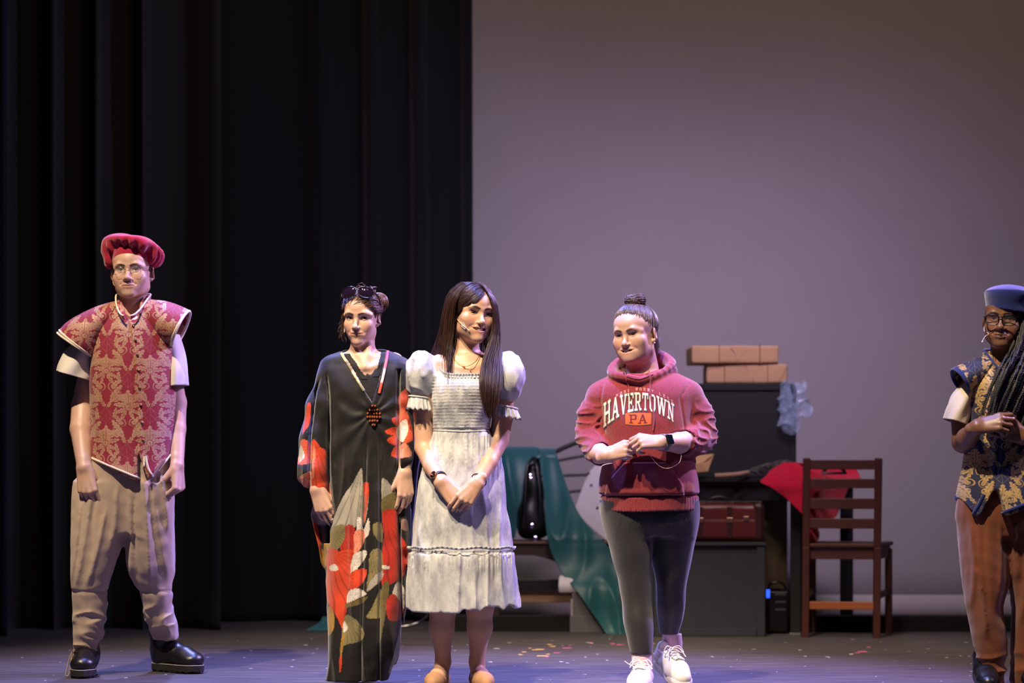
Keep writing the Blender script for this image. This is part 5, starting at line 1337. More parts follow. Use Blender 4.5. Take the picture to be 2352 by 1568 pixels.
    for hp, fd in feet:
        B = root('flat_shoe', (0, 0, 0), None, None); B.parent = me; del_keys(B)
        s = lambda a, b, z: shoe_pt(hp, fd, a, b, z)
        q = Vox((hp[0]-.13, hp[1]-.29, .0), (hp[0]+.13, hp[1]+.08, .10), .004)
        chain(q, [s(.015, 0, .030), s(.09, 0, .030), s(.165, 0, .030), s(.215, 0, .024)], [.034, .034, .036, .022], .02)
        q.put(cone(s(.004, 0, .03), s(.0, 0, .055), .028, .026), .01)
        for t in np.linspace(.03, .125, 6): q.cut(cone(s(t, 0, .050), s(t, 0, .12), .0265, .034), .006)
        q.clip(lambda X, Y, Z: .006-Z); q.build('upper', tan, B); sole('sole', RUBBER, B, s(-.02, 0, 0)[:2], fd, .262, .082, .008)
if want('dress'): build_dress()
# ================================================================ the woman in the maroon hoodie
def stroke_letters():
    """slab letters on a 0..1 x 0..1 cell: lists of quads (x, y pairs)"""
    t = .19; h = .11
    bar = lambda x0, y0, x1, y1: [(x0, y0), (x1, y0), (x1, y1), (x0, y1)]
    serif = lambda x, w=.40: [bar(x-w/2, 0, x+w/2, h), bar(x-w/2, 1-h, x+w/2, 1)]
    dia = lambda x0, y0, x1, y1, w: [(x0-w/2, y0), (x0+w/2, y0), (x1+w/2, y1), (x1-w/2, y1)]
    L = {}
    L['H'] = [bar(.2-t/2, 0, .2+t/2, 1), bar(.8-t/2, 0, .8+t/2, 1), bar(.2, .45, .8, .58)]+serif(.2)+serif(.8)
    L['A'] = [dia(.18, 0, .5, 1, .15), dia(.82, 0, .5, 1, .21), bar(.28, .28, .72, .40), bar(0, 0, .36, h), bar(.62, 0, 1, h)]
    L['V'] = [dia(.5, 0, .18, 1, .21), dia(.5, 0, .82, 1, .15), bar(0, 1-h, .38, 1), bar(.64, 1-h, 1, 1)]
    L['E'] = [bar(.14, 0, .14+t, 1), bar(.0, 0, .95, .13), bar(.0, .87, .95, 1), bar(.2, .44, .7, .56), bar(.81, 0, .95, .30), bar(.81, .70, .95, 1), bar(.60, .36, .72, .64)]
    L['R'] = [bar(.14, 0, .14+t, 1), bar(0, 0, .46, h), bar(0, 1-h, .66, 1), bar(.2, .42, .66, .53), bar(.66, .53, .86, .89), [(.66, 1), (.66, .87), (.86, .80), (.84, .93)], [(.66, .42), (.84, .50), (.86, .60), (.66, .55)], dia(.84, 0, .56, .45, .20), bar(.70, 0, 1, h)]
    L['T'] = [bar(.5-t/2, 0, .5+t/2, 1), bar(.02, .87, .98, 1), bar(.02, .66, .14, 1), bar(.86, .66, .98, 1), bar(.30, 0, .70, h)]
    L['O'] = [bar(.08, .18, .29, .82), bar(.71, .18, .92, .82), bar(.28, .0, .72, .12), bar(.28, .88, .72, 1), [(.08, .18), (.28, .0), (.34, .12), (.29, .22)], [(.92, .18), (.71, .22), (.66, .12), (.72, .0)], [(.08, .82), (.29, .78), (.34, .88), (.28, 1)], [(.92, .82), (.72, 1), (.66, .88), (.71, .78)]]
    L['W'] = [dia(.30, 0, .12, 1, .15), dia(.30, 0, .5, 1, .12), dia(.70, 0, .5, 1, .15), dia(.70, 0, .88, 1, .12), bar(-.02, 1-h, .26, 1), bar(.38, 1-h, .62, 1), bar(.76, 1-h, 1.02, 1)]
    L['N'] = [bar(.16, 0, .29, 1), bar(.72, 0, .85, 1), dia(.80, 0, .2, 1, .22), bar(.04, 0, .42, h), bar(.0, 1-h, .30, 1), bar(.58, 1-h, 1, 1)]
    L['P'] = [bar(.14, 0, .14+t, 1), bar(0, 0, .5, h), bar(0, .87, .68, 1), bar(.2, .40, .68, .53), bar(.70, .52, .92, .88), [(.66, 1), (.66, .86), (.92, .80), (.88, .95)], [(.66, .40), (.88, .46), (.92, .60), (.66, .54)]]
    L['M'] = [bar(.1, 0, .24, 1), bar(.76, 0, .90, 1), dia(.5, .25, .2, 1, .16), dia(.5, .25, .8, 1, .16)]
    L['D'] = [bar(.1, 0, .25, 1), bar(.1, 0, .65, .14), bar(.1, .86, .65, 1), bar(.75, .2, .9, .8), [(.62, 0), (.9, .22), (.76, .24), (.6, .14)], [(.62, 1), (.6, .86), (.76, .76), (.9, .78)]]
    L['Y'] = [bar(.43, 0, .57, .5), dia(.5, .42, .12, 1, .16), dia(.5, .42, .88, 1, .16)]
    L['L'] = [bar(.12, 0, .27, 1), bar(.12, 0, .85, .14)]
    L['S'] = [bar(.15, .86, .85, 1), bar(.15, .43, .85, .57), bar(.15, 0, .85, .14), bar(.1, .5, .25, .93), bar(.75, .07, .9, .5)]
    L['o'] = L['O']
    return L
def print_letters(name, text, cells, ct, mat, parent, lift, default, grow=0.0, skip=None):
    """cells: per letter 4 picture corners (bl, br, tr, tl) between which the glyph is drawn on the cloth"""
    Ls = stroke_letters(); out = []
    for ch, c in zip(text, cells):
        if ch == ' ': continue
        c = np.array(c, float); m = MB()
        for q in Ls[ch]:
            q = np.array(q)
            if grow: q = q.mean(0)+(q-q.mean(0))*1.0+np.sign(q-q.mean(0))*grow
            n = 5; vs = []
            for i in np.linspace(0, 1, n):
                for j in np.linspace(0, 1, n):
                    x, y = (q[0]*(1-i)*(1-j)+q[1]*i*(1-j)+q[2]*i*j+q[3]*(1-i)*j)
                    p = c[0]*(1-x)*(1-y)+c[1]*x*(1-y)+c[2]*x*y+c[3]*(1-x)*y; vs.append(ct(p[0], p[1], lift, default))
            m.add(vs, [(i*n+j, (i+1)*n+j, (i+1)*n+j+1, i*n+j+1) for i in range(n-1) for j in range(n-1)])
        out.append(m.build(name, mat, parent))
    return out
def build_hoodie():
    d = 9.4; W = lambda x, y, dy=0.0: P(x, y, d+dy)
    base = np.array([px_x(1490, d), d, 0.0])
    me = root('person', base, 'woman in maroon hooded sweatshirt and black leggings, hair in a topknot, mid-stride', 'person')
    R = rotm(-30, 4, -5); ho = W(1459, 769, .0)
    fine = [(ho-[.11, .14, .14], ho+[.12, .14, .13], .0023), (W(1380, 1005, -.34), W(1520, 1072, -.10), .003)]
    fine = [(np.minimum(a, b), np.maximum(a, b), h) for a, b, h in fine]
    v = Vox((base[0]-.32, d-.36, -.0), (base[0]+.32, d+.46, 1.56), .0065, fine)
    hd = Head(v, R, ho, .98, wide=1.05, jaw=.95, chinw=.9, chin=-.006, nose=.94, nosew=1.08, cheek=1.08, smile=.95, open=.0012, teeth=True, eye_up=.0036, eye_lo=.0028, lips=.8, plump=.003, brow_up=-.003)
    nk = W(1478, 862, .03)
    v.put(cone(hd.W((0, .020, -.05)), nk, .060, .066), .02)
    v.put(ell(hd.W((0, -.035, -.085)), (.042, .045, .03)), .03)
    v.put(cone(W(1410, 900, .03), W(1555, 900, .03), .04, .04), .05)
    v.put(stack([(pz(y, d), px_x(1487, d), d+.02, h*d/F, q) for y, h, q in ((862, 60, .06), (900, 92, .10), (980, 92, .12), (1060, 96, .125), (1140, 102, .13))]), .03)
    lw, rw = W(1393, 1046, -.20), W(1518, 1016, -.235)
    chain(v, [W(1388, 908, .02), W(1362, 985, .02), W(1360, 1030, -.02), W(1376, 1041, -.11), lw], [.044, .040, .036, .040, .030], .01)
    chain(v, [W(1572, 905, .02), W(1600, 985, .02), W(1588, 1013, -.05), W(1560, 1017, -.15), rw], [.044, .044, .046, .041, .030], .01)
    t1 = hand(v, lw, (.80, -.30, .30), (-.35, -.85, .30), -1, .92, curls=[(48, 80, 40), (58, 86, 50), (62, 88, 50), (66, 88, 50)], thumb=(18, 42, 10, 16), spread=2)
    t2 = hand(v, rw, (-.92, -.22, .08), (.05, -.75, .62), 1, .92, curls=[(48, 62, 30), (54, 70, 40), (58, 74, 44), (62, 76, 46)], thumb=(12, 40, 12, 16), spread=2)
    # legs: front foot planted, rear heel lifted
    chain(v, [W(1440, 1150, .0), W(1462, 1345, -.02), W(1470, 1430, -.04), W(1474, 1515, -.06)], [.080, .050, .046, .030], .03)
    chain(v, [W(1550, 1150, .02), W(1545, 1345, .075), W(1545, 1400, .115), W(1543, 1464, .185), W(1543, 1485, .195)], [.080, .034, .030, .020, .02], .03)
    def paint(p):
        c = np.tile(np.array([.585, .365, .285]), (len(p), 1)); return hd.paint(p, c, (.58, .25, .22), (.16, .09, .06), 1.0, .55, .22)
    body = v.build('body', skin_mat('skin_hoodie'), me, paint, 1, [((-9, 0, .16), (9, 20, .64), .018), ((-9, d-.05, .64), (9, 20, 1.20), .018)])
    hd.features(me, eye_mat('eye_hoodie', (60, 44, 34)), LASH, (-4, 0), TEETH, .0011)
    # hoodie
    q = Vox(W(1318, 1182, -.32), W(1648, 806, .28), .0043)
    q.put(stack(pxrows([(848, 1432, 1540, .04, .080), (862, 1396, 1572, .035, .105), (880, 1364, 1598, .025, .128), (905, 1356, 1604, .015, .145), (930, 1362, 1600, .01, .152), (970, 1372, 1592, .0, .162), (1020, 1382, 1590, .0, .168), (1070, 1378, 1597, .0, .172), (1110, 1372, 1606, .0, .174), (1132, 1372, 1608, .0, .174), (1146, 1376, 1607, .0, .172), (1173, 1378, 1606, .0, .170)], d), power=2.15))
    chain(q, [W(1380, 918, .02), W(1364, 955, .03), W(1360, 1000, .02), W(1372, 1036, -.06)], [.060, .060, .061, .052], .035)
    q.put(cone(W(1368, 1024, -.03), W(1378, 1042, -.095), .056, .050), .012)
    chain(q, [W(1580, 915, .02), W(1597, 955, .03), W(1602, 998, .02), W(1588, 1015, -.06)], [.064, .065, .067, .057], .035)
    q.put(cone(W(1594, 1010, -.04), W(1573, 1017, -.115), .062, .054), .012)
    # open cuffs
    CUFF = ((W(1377, 1039, -.085), W(1390, 1048, -.19), .043), (W(1577, 1015, -.105), W(1545, 1017, -.19), .046))
    # hood lying around the neck
    hp = [W(1468, 874, -.118), W(1432, 866, -.100), W(1406, 858, -.04), W(1414, 842, .05), W(1450, 828, .125), (W(1498, 822, .13)), W(1534, 830, .07), W(1540, 842, -.01), W(1512, 860, -.078), W(1470, 875, -.115)]
    hp = spline(hp, 28)
    for i in range(27):
        k = abs(i/27-.5)*2
        q.put(cone(hp[i], hp[i+1], .008+.025*(1-k)**1.4, .008+.025*(1-abs((i+1)/27-.5)*2)**1.4), .018)
    q.put(ell(W(1490, 856, .13), (.115, .055, .075)), .04)
    q.cut(cone(W(1476, 868, .02), W(1462, 800, -.02), .062, .090, ), .012)
    q.cut(cone(W(1462, 838, -.15), W(1464, 780, -.12), .030, .070), .02)
    fs = Wob(91, 8, (60, 150), (.5, .5, 1.2)); fe = Wob(92, 9, (80, 160), (.45, .35, 1.2)); fb = Wob(93, 8, (10, 28), (1, .6, .8)); fh = Wob(94, 6, (30, 60), (1, .3, .8))
    ac = px_x(1487, d)
    def hd_(X, Y, Z):
        py = HY-(Z-CAMH)*F/d; px = 1176+X*F/d
        arm = sstep(0, 14, np.maximum(1384-px, px-1584)); el = arm*sstep(905, 950, py)*(1-sstep(1060, 1070, py))
        r = 1-np.abs(np.tanh(1.3*fe(X, Y, Z)))
        hemz = np.exp(-((py-1136)/3.0)**2)
        cf = 0
        seam = np.exp(-((px-np.interp(py, [880, 920, 1000], [1384, 1378, 1388]))/2.2)**2)+np.exp(-((px-np.interp(py, [872, 915, 1010], [1588, 1558, 1572]))/2.2)**2)
        rib = (py > 1138)*.0012*np.sin(X*900)
        band = sstep(1060, 1130, py)*(1-arm)*.007*(1-np.abs(np.tanh(1.2*fh(X, Y, Z))))
        return .0040*fb(X, Y, Z)+el*(.0095*r-.003)-.010*hemz-.0045*seam*(py > 880)*(py < 1000)+rib+band*(py < 1136)
    q.disp(hd_, .035)
    for a, b, r in CUFF: q.cut(cone(a, b, r, r), .004)
    m = Mat('maroon_fleece', .92); E.nt = m.nt
    n1 = m.noise(420, 2); n2 = m.noise(30, 4); k = E.op('MULTIPLY_ADD', n1, 2.6, -.85, clamp=True)
    m.color(m.mix(k*.75+n2*.2, srgb(98, 26, 36), srgb(160, 66, 72))); m.b.inputs['Sheen Weight'].default_value = .35; m.b.inputs['Specular IOR Level'].default_value = .15; m.bump(n1, .0008, .6)
    hood = q.build('hoodie', m.m, me, None, 2); ct = Caster(hood)
    # kangaroo pocket
    rows = rows_interp([(1062, 1436, 1528), (1066, 1433, 1532), (1090, 1412, 1552), (1112, 1396, 1566), (1134, 1392, 1570)], 26)
    vv, f = patch(ct, rows, 34, .005); o = mesh_np('kangaroo_pocket', vv, f, m.m, hood); solid(o, .006)
    dk = plain('maroon_thread', (84, 22, 32), .9)
    for pts in ([(1437, 1064), (1482, 1062), (1528, 1063)], [(1436, 1066), (1416, 1090), (1398, 1112)], [(1529, 1066), (1548, 1088), (1564, 1112)]):
        ribbon('pocket_seam', ct.line(pts, 24, .0055), .0016, dk if pts[0][0] < 1437 else m.m, o)
    # print on the chest
    cream, grey, orange = plain('print_cream', (232, 222, 204), .8, .05), plain('print_grey', (70, 62, 66), .85, .05), plain('print_orange', (224, 96, 48), .8, .05)
    grn = plain('print_maroon', (104, 30, 38), .85, .05); pale = plain('print_pale', (206, 160, 160), .85, .05)
    xs = [1387, 1404, 1424, 1438, 1455, 1470, 1487, 1503, 1526, 1548]
    def arc(x): return 4.0+.0042*(x-1470)**2*.95
    def cell(x0, x1, top, bot, dx=0, dy=0):
        yt = lambda x: top+(x-1466)**2*.0040+(x-1466)*.004; yb = lambda x: bot+(x-1470)**2*.0052-(x-1470)*.05
        return [(x0+dx, yb(x0)+dy), (x1+dx, yb(x1)+dy), (x1+dx, yt(x1)+dy), (x0+dx, yt(x0)+dy)]
    word = 'HAVERTOWN'; ws = [17, 19, 17, 15, 17, 15, 17, 23, 17]; tot = sum(ws); x = 1386.0; C, C2 = [], []
    for w_ in ws:
        x1 = x+w_*163.0/tot; C.append(cell(x+.8, x1-.8, 901, 942)); C2.append(cell(x+.8, x1-.8, 901, 942, 1.4, 2.0)); x = x1
    for e in print_letters('print_letter_shadow', word, C2, ct, grey, hood, .0008, d-.15, .035): pass
    for e in print_letters('print_letter', word, C, ct, cream, hood, .0014, d-.15): pass
    rows = [(y, 1436+(y-949)*.03, 1496-(y-949)*.03) for y in np.linspace(949, 973.5, 10)]
    rows = [(y+1.2*0, l, r) for y, l, r in rows]
    vs = [[ct(xx, y+2.6*(1-((xx-1466)/30)**2)*((y-949)/25)-1.2*(1-((xx-1466)/30)**2)*(1-(y-949)/25)+2.0, .0007, d-.15) for xx in np.linspace(l-1, r+1.5, 24)] for y, l, r in rows]
    mesh_np('print_badge_shadow', np.array([p for r in vs for p in r]), grid_faces(24, 10), grey, hood)
    vs = [[ct(xx, y+2.6*(1-((xx-1466)/30)**2)*((y-949)/25)-1.2*(1-((xx-1466)/30)**2)*(1-(y-949)/25), .0013, d-.15) for xx in np.linspace(l, r, 24)] for y, l, r in rows]
    bd = mesh_np('print_badge', np.array([p for r in vs for p in r]), grid_faces(24, 10), orange, hood)
    print_letters('print_letter', 'PA', [[(1445, 971.5), (1464, 973), (1464, 951.5), (1445, 952)], [(1465, 973), (1487, 971.5), (1487, 952), (1465, 951.5)]], ct, grn, bd, .0020, d-.15)
    tx = 'DO MORE WORRY LESS'; x = 1386.0
    def cell2(x0, x1): yt = lambda q: 890+(q-1470)**2*.0052; return [(x0, yt(x0)+6.5), (x1, yt(x1)+6.5), (x1, yt(x1)), (x0, yt(x0))]
    adv = 162.0/len(tx); C = []
    for i, ch in enumerate(tx): C.append(cell2(x+1.8, x+adv-1.8)); x += adv
    print_letters('print_small_letter', tx, C, ct, pale, hood, .0008, d-.15)
    # drawstrings and eyelets
    for pts, ey in (([(1437, 862), (1441, 876), (1445, 892), (1447, 908)], (1436, 858)), ([(1491, 846), (1493, 868), (1494, 895), (1496, 925), (1502, 955), (1502, 972), (1500, 988)], (1491, 845))):
        ln = ct.line(pts, 26, .0045, d-.15); o = ribbon('drawstring', ln, .0027, plain('maroon_cord', (150, 60, 66), .85) if pts[0][0] == 1437 else m.m, hood)
        p = ct(ey[0], ey[1], .001, d-.12); a = np.linspace(0, 2*math.pi, 17); ribbon('eyelet', np.array([p+[.0055*math.cos(t), -.002, .0055*math.sin(t)] for t in a]), .0016, STEEL, hood)
    ribbon('collar_seam', ct.line([(1438, 864), (1468, 871), (1500, 860)], 20, .001), .0014, dk, hood)
    # leggings
    q = Vox(W(1366, 1512, -.26), W(1616, 1128, .34), .0062)
    q.put(stack(pxrows([(1140, 1386, 1598, .0, .140), (1165, 1380, 1604, .0, .144), (1200, 1386, 1600, .0, .14), (1230, 1400, 1590, .0, .11)], d), power=2.2))
    q.put(stack(pxrows([(1150, 1377, 1500, -.01, .13), (1200, 1385, 1500, -.01, .125), (1261, 1399, 1498, -.02, .105), (1331, 1419, 1496, -.03, .078), (1380, 1427, 1497, -.035, .074), (1423, 1430, 1500, -.045, .074), (1470, 1440, 1499, -.055, .060), (1507, 1450, 1497, -.06, .044)], d)), .02)
    q.put(stack(pxrows([(1150, 1490, 1607, .01, .13), (1215, 1494, 1603, .02, .12), (1278, 1497, 1592, .04, .10), (1347, 1509, 1580, .07, .078), (1394, 1511, 1579, .11, .074), (1430, 1516, 1574, .15, .062), (1464, 1521, 1566, .185, .046)], d)), .02)
    w_ = Wob(95, 8, (30, 90), (.6, .6, 1)); q.disp(lambda X, Y, Z: .0012*w_(X, Y, Z))
    lm = Mat('black_knit', .62); E.nt = lm.nt; lm.color(srgb(25, 25, 26)); lm.b.inputs['Sheen Weight'].default_value = .35; lm.bump(lm.noise(500, 2, (1, 1, .3)), .0005, .5)
    q.build('leggings', lm.m, me)
    # socks and trainers
    pk = cloth('pink_rib_knit', (222, 190, 196), .06, .0012, .2, scale=200)
    shoe = Mat('white_mesh', .6); E.nt = shoe.nt; shoe.color(shoe.mix(shoe.noise(240, 2), srgb(222, 220, 216), srgb(240, 238, 234))); shoe.bump(shoe.noise(380, 1), .0008, .5)
    mid = plain('white_foam', (236, 232, 228), .55, .03); lace = plain('white_lace', (226, 224, 214), .8, .05)
    gry = plain('grey_lining', (150, 152, 146), .8)
    for nm, ank, top, heel, ang, tilt, L in (('front', W(1474, 1522, -.06), W(1474, 1500, -.06), (px_x(1478, d), d-.045), math.radians(-100), 0.0, .255), ('rear', W(1544, 1490, .20), W(1543, 1455, .185), None, math.radians(-66), -.78, .25)):
        if heel is None:
            toe = np.array([px_x(1570, d), d-.005]); hz = .075
            dirv = np.array([math.cos(ang), math.sin(ang)]); ctl = math.sqrt(L*L-hz*hz); heel = toe-dirv*ctl*.92
            fw = np.array([dirv[0]*ctl*.92, dirv[1]*ctl*.92, -hz]); fw = fw/np.linalg.norm(fw); hz0 = hz
        else: fw = np.array([math.cos(ang), math.sin(ang), 0.0]); hz0 = 0.0
        sd = unit(np.cross([0, 0, 1], fw)); upv = np.cross(fw, sd); o0 = np.array([heel[0], heel[1], hz0])
        s = lambda a, b, z: o0+fw*a+sd*b+upv*z
        S_ = root('sock', (0, 0, 0), None, None); del_keys(S_); bpy.data.objects.remove(S_)
        rr = [(top, pxv(22, 0, d), (0, .038, 0)), (ank, pxv(22, -1, d), (0, .041, 0)), (s(.050, 0, .085), sd*.037, fw*.042), (s(.060, 0, .05), sd*.036, fw*.05)]
        vv, f = ring_loft(rr, 40, 30, lambda t, u: .0010*np.sin(t*40)+.0020*np.sin(u*40)*(u > .35)); so = mesh_np('sock', vv, f, pk, me); solid(so, .003)
        B = root('trainer', (0, 0, 0), None, None); B.parent = me; del_keys(B)
        q = Vox(np.minimum(s(-.03, -.08, -.02), s(L+.03, .08, .14))-.08, np.maximum(s(-.03, -.08, -.02), s(L+.03, .08, .14))+.08, .0042)
        pts = [s(.035, 0, .052), s(.10, 0, .055), s(.17, 0, .046), s(.215, .0, .036)]; chain(q, pts, [.038, .040, .041, .030], .02)
        for e in (-1, 1): q.put(cone(s(.15, e*.014, .036), s(.205, e*.010, .032), .034, .026), .02)
        q.put(cone(s(.030, 0, .055), s(.018, 0, .088), .034, .026), .02); q.put(cone(s(.09, 0, .056), s(.078, 0, .074), .034, .030), .02)
        q.cut(cone(s(.050, 0, .088), s(.052, 0, .13), .030, .036), .006)
        bb = np.array(s(0, 0, .016)); q.clip(lambda X, Y, Z: -((X-bb[0])*upv[0]+(Y-bb[1])*upv[1]+(Z-bb[2])*upv[2]).astype(np.float32))
        w2 = Wob(97, 6, (40, 90)); q.disp(lambda X, Y, Z: .0008*w2(X, Y, Z)); up_ = q.build('upper', shoe.m, B); uc = BVHTree.FromPolygons(q.v.tolist(), q.f.tolist())
        o = outline(18, L, .098); n = len(o); vv = []; lev = [(-.002, .93), (.004, 1.0), (.020, 1.03), (.030, 1.0)]
        for z, k in lev: vv += [s(L/2+(a-L/2)*k, b*k, z+.010*sstep(.8, 1, a/L)*(z < .01)+.006*sstep(.12, 0, a/L)) for a, b in o]
        fc = [(k*n+i, k*n+(i+1) % n, (k+1)*n+(i+1) % n, (k+1)*n+i) for k in range(3) for i in range(n)]+[tuple(range(n))[::-1], tuple(3*n+i for i in range(n))]
        mesh_py('sole', vv, fc, mid, B)
        def on(a, b, lift=.002):
            p = s(a, b, .16); h, nn, _, dist = uc.ray_cast(Vector(p), Vector(-upv)); return (np.array(h)+upv*lift) if h is not None else s(a, b, .08)
        tongue = np.array([on(a, b, .0035) for a in np.linspace(.085, .165, 10) for b in np.linspace(-.016, .016, 6)]); to = mesh_np('tongue', tongue, grid_faces(6, 10), gry, B); solid(to, .003)
        for i in range(5):
            a = .098+i*.015; z = np.linspace(-1, 1, 9)
            ribbon('shoelace', np.array([on(a+.012*(t*.5), .022*t, .006) for t in z]), .0028, lace, B); ribbon('shoelace', np.array([on(a-.012*(t*.5), .022*t, .007) for t in z]), .0028, lace, B)
        k0 = on(.090, 0, .010)
        for e in (-1, 1):
            loop = spline([k0, k0+sd*e*.028+upv*.008+fw*.004, k0+sd*e*.044-upv*.012+fw*.018, k0+sd*e*.028-upv*.010+fw*.026, k0+fw*.004], 20); ribbon('lace_bow', loop, .0022, lace, B)
            ribbon('lace_bow', spline([k0, k0+sd*e*.022+fw*.02+upv*.004, k0+sd*e*.040+fw*.05-upv*.02], 12), .0022, lace, B)
        if nm == 'front': ribbon('lace_bow', spline([k0, k0+np.array([-.03, -.01, .016]), W(1452, 1528, -.16), W(1434, 1518, -.17)], 16), .0026, lace, B)
        ribbon('heel_trim', np.array([s(.0+.02*abs(t)**2, .030*t, .064+.01*(1-t*t)) for t in np.linspace(-1, 1, 12)]), .004, mid, B)
    # hair drawn up into a topknot, with a braid low at the back
    hm = hair_mat('hair_hoodie', (94, 76, 68), .5, .36)
    kn = (.004, .025, .138)
    cap = hair_cap(hd, hm, me, ((0, -.104, -.036), (.067, .074, .104)), [ell((.0, .105, -.035), (.048, .038, .062)), ell(kn, (.040, .042, .028))], -.098, 6, (.0800, .1000, .0835))
    hl = [(-.070, -.030, -.004), (-.068, -.045, .020), (-.058, -.064, .048), (-.036, -.080, .066), (0, -.086, .074), (.036, -.080, .066), (.058, -.064, .048), (.068, -.045, .020), (.070, -.030, -.004)]
    L = scalp_lines(hd, hl, (.0, .045, .13), 1000, seg=18, lift=(.0, .005), seed=31, ra=(.080, .101, .0845), jit=.005, endjit=.016, root_=.085)
    L += scalp_lines(hd, [(.074, -.012, -.020), (.072, .03, -.04), (.06, .07, -.05), (.0, .10, -.03)], (.0, .06, .125), 260, seg=14, lift=(.001, .007), seed=32, ra=(.082, .104, .086))
    r = rng(33); c0 = np.array(kn)
    for _ in range(150):
        a0 = r.uniform(0, 6.28); t = np.linspace(0, r.uniform(2.4, 4.2), 14); ph = r.uniform(-1, 1)
        L.append(np.array([hd.W(c0+np.array([math.cos(a0+k)*.043*math.cos(ph*.9), math.sin(a0+k)*.045*math.cos(ph*.9), .030*math.sin(ph)+.003*math.sin(3*k)])+r.normal(0, .0012, 3)) for k in t]))
    for s_ in range(3):       # coil of the low plait
        for _ in range(60):
            t = np.linspace(0, 1, 20); j = r.normal(0, .006, 3); ph = s_*2.1
            p = np.stack([.030*np.sin(t*9+ph)+.004, .118+.020*np.cos(t*9+ph)*.8, .030-.125*t], 1)+j
            L.append(np.array([hd.W(x) for x in p]))
    L += fly(hd, 40, 34, L=.022)
    for _ in range(0):
        t = np.linspace(0, 1, 8)[:, None]; p = c0+np.array([r.normal(0, .02), -.02, .02])+t*np.array([r.normal(-.01, .03), r.normal(-.02, .02), r.uniform(.0, .03)])
        L.append(np.array([hd.W(x) for x in p]))
    strands('hair_strands', face_clear(hd, L), hm, cap, .0009, .0004, 3, 35)
    b = MB(); b.tube([hd.W((.080, .004, -.040)), hd.W((.083, .002, -.042)), hd.W((.085, .001, -.043))], [.0016, .003, .0014], 8); b.build('earring', plain('pearl', (240, 230, 224), .2, .02), me, True)
    # smart watch, ring
    ax_ = unit(W(1560, 1017, -.15)-rw); n_ = np.array([.0, -.96, .24]); n_ = unit(n_-n_.dot(ax_)*ax_); e1 = np.cross(ax_, n_); c = rw+ax_*.012; th = np.linspace(0, 2*math.pi, 33)
    st = np.array([c+.0325*(math.cos(t)*n_+math.sin(t)*e1) for t in th]); ws = mesh_np('smartwatch', np.concatenate([st+ax_*.010, st-ax_*.010]), grid_faces(33, 2), plain('grey_band', (120, 108, 112), .6), me); solid(ws, .003)
    b = MB(); b.box(c+n_*.037, (.036, .040, .010), np.stack([ax_, e1, n_], 1)); o = b.build('watch_case', BLACKPLASTIC, ws); bevel(o, .004, 3)
    b = MB(); b.box(c+n_*.0424, (.030, .034, .0012), np.stack([ax_, e1, n_], 1)); o = b.build('watch_screen', plain('dark_screen', (12, 16, 22), .06, .05), ws); bevel(o, .003, 2)
    # the thread between the hands and its loose end
    th = plain('pale_thread', (226, 190, 190), .6)
    a, b_ = t1[0], t2[0]
    pts = [a, a*.6+b_*.4+np.array([0, 0, .004]), b_]
    cord = ribbon('cord', spline(pts, 14), .0011, th, me); tag(cord, 'thin pale cord held between both hands')
    ribbon('cord', spline([lw+[.02, -.05, -.03], W(1385, 1068, -.26), W(1378, 1078, -.26)], 10), .0012, th, me)
    ribbon('cord', spline([rw+[-.05, -.02, -.04], W(1512, 1068, -.23), W(1535, 1075, -.22), W(1560, 1062, -.20), W(1565, 1040, -.18), W(1562, 1030, -.17)], 26), .0009, th, me)
    for tpos in ():
        pass
if want('hoodie'): build_hoodie()
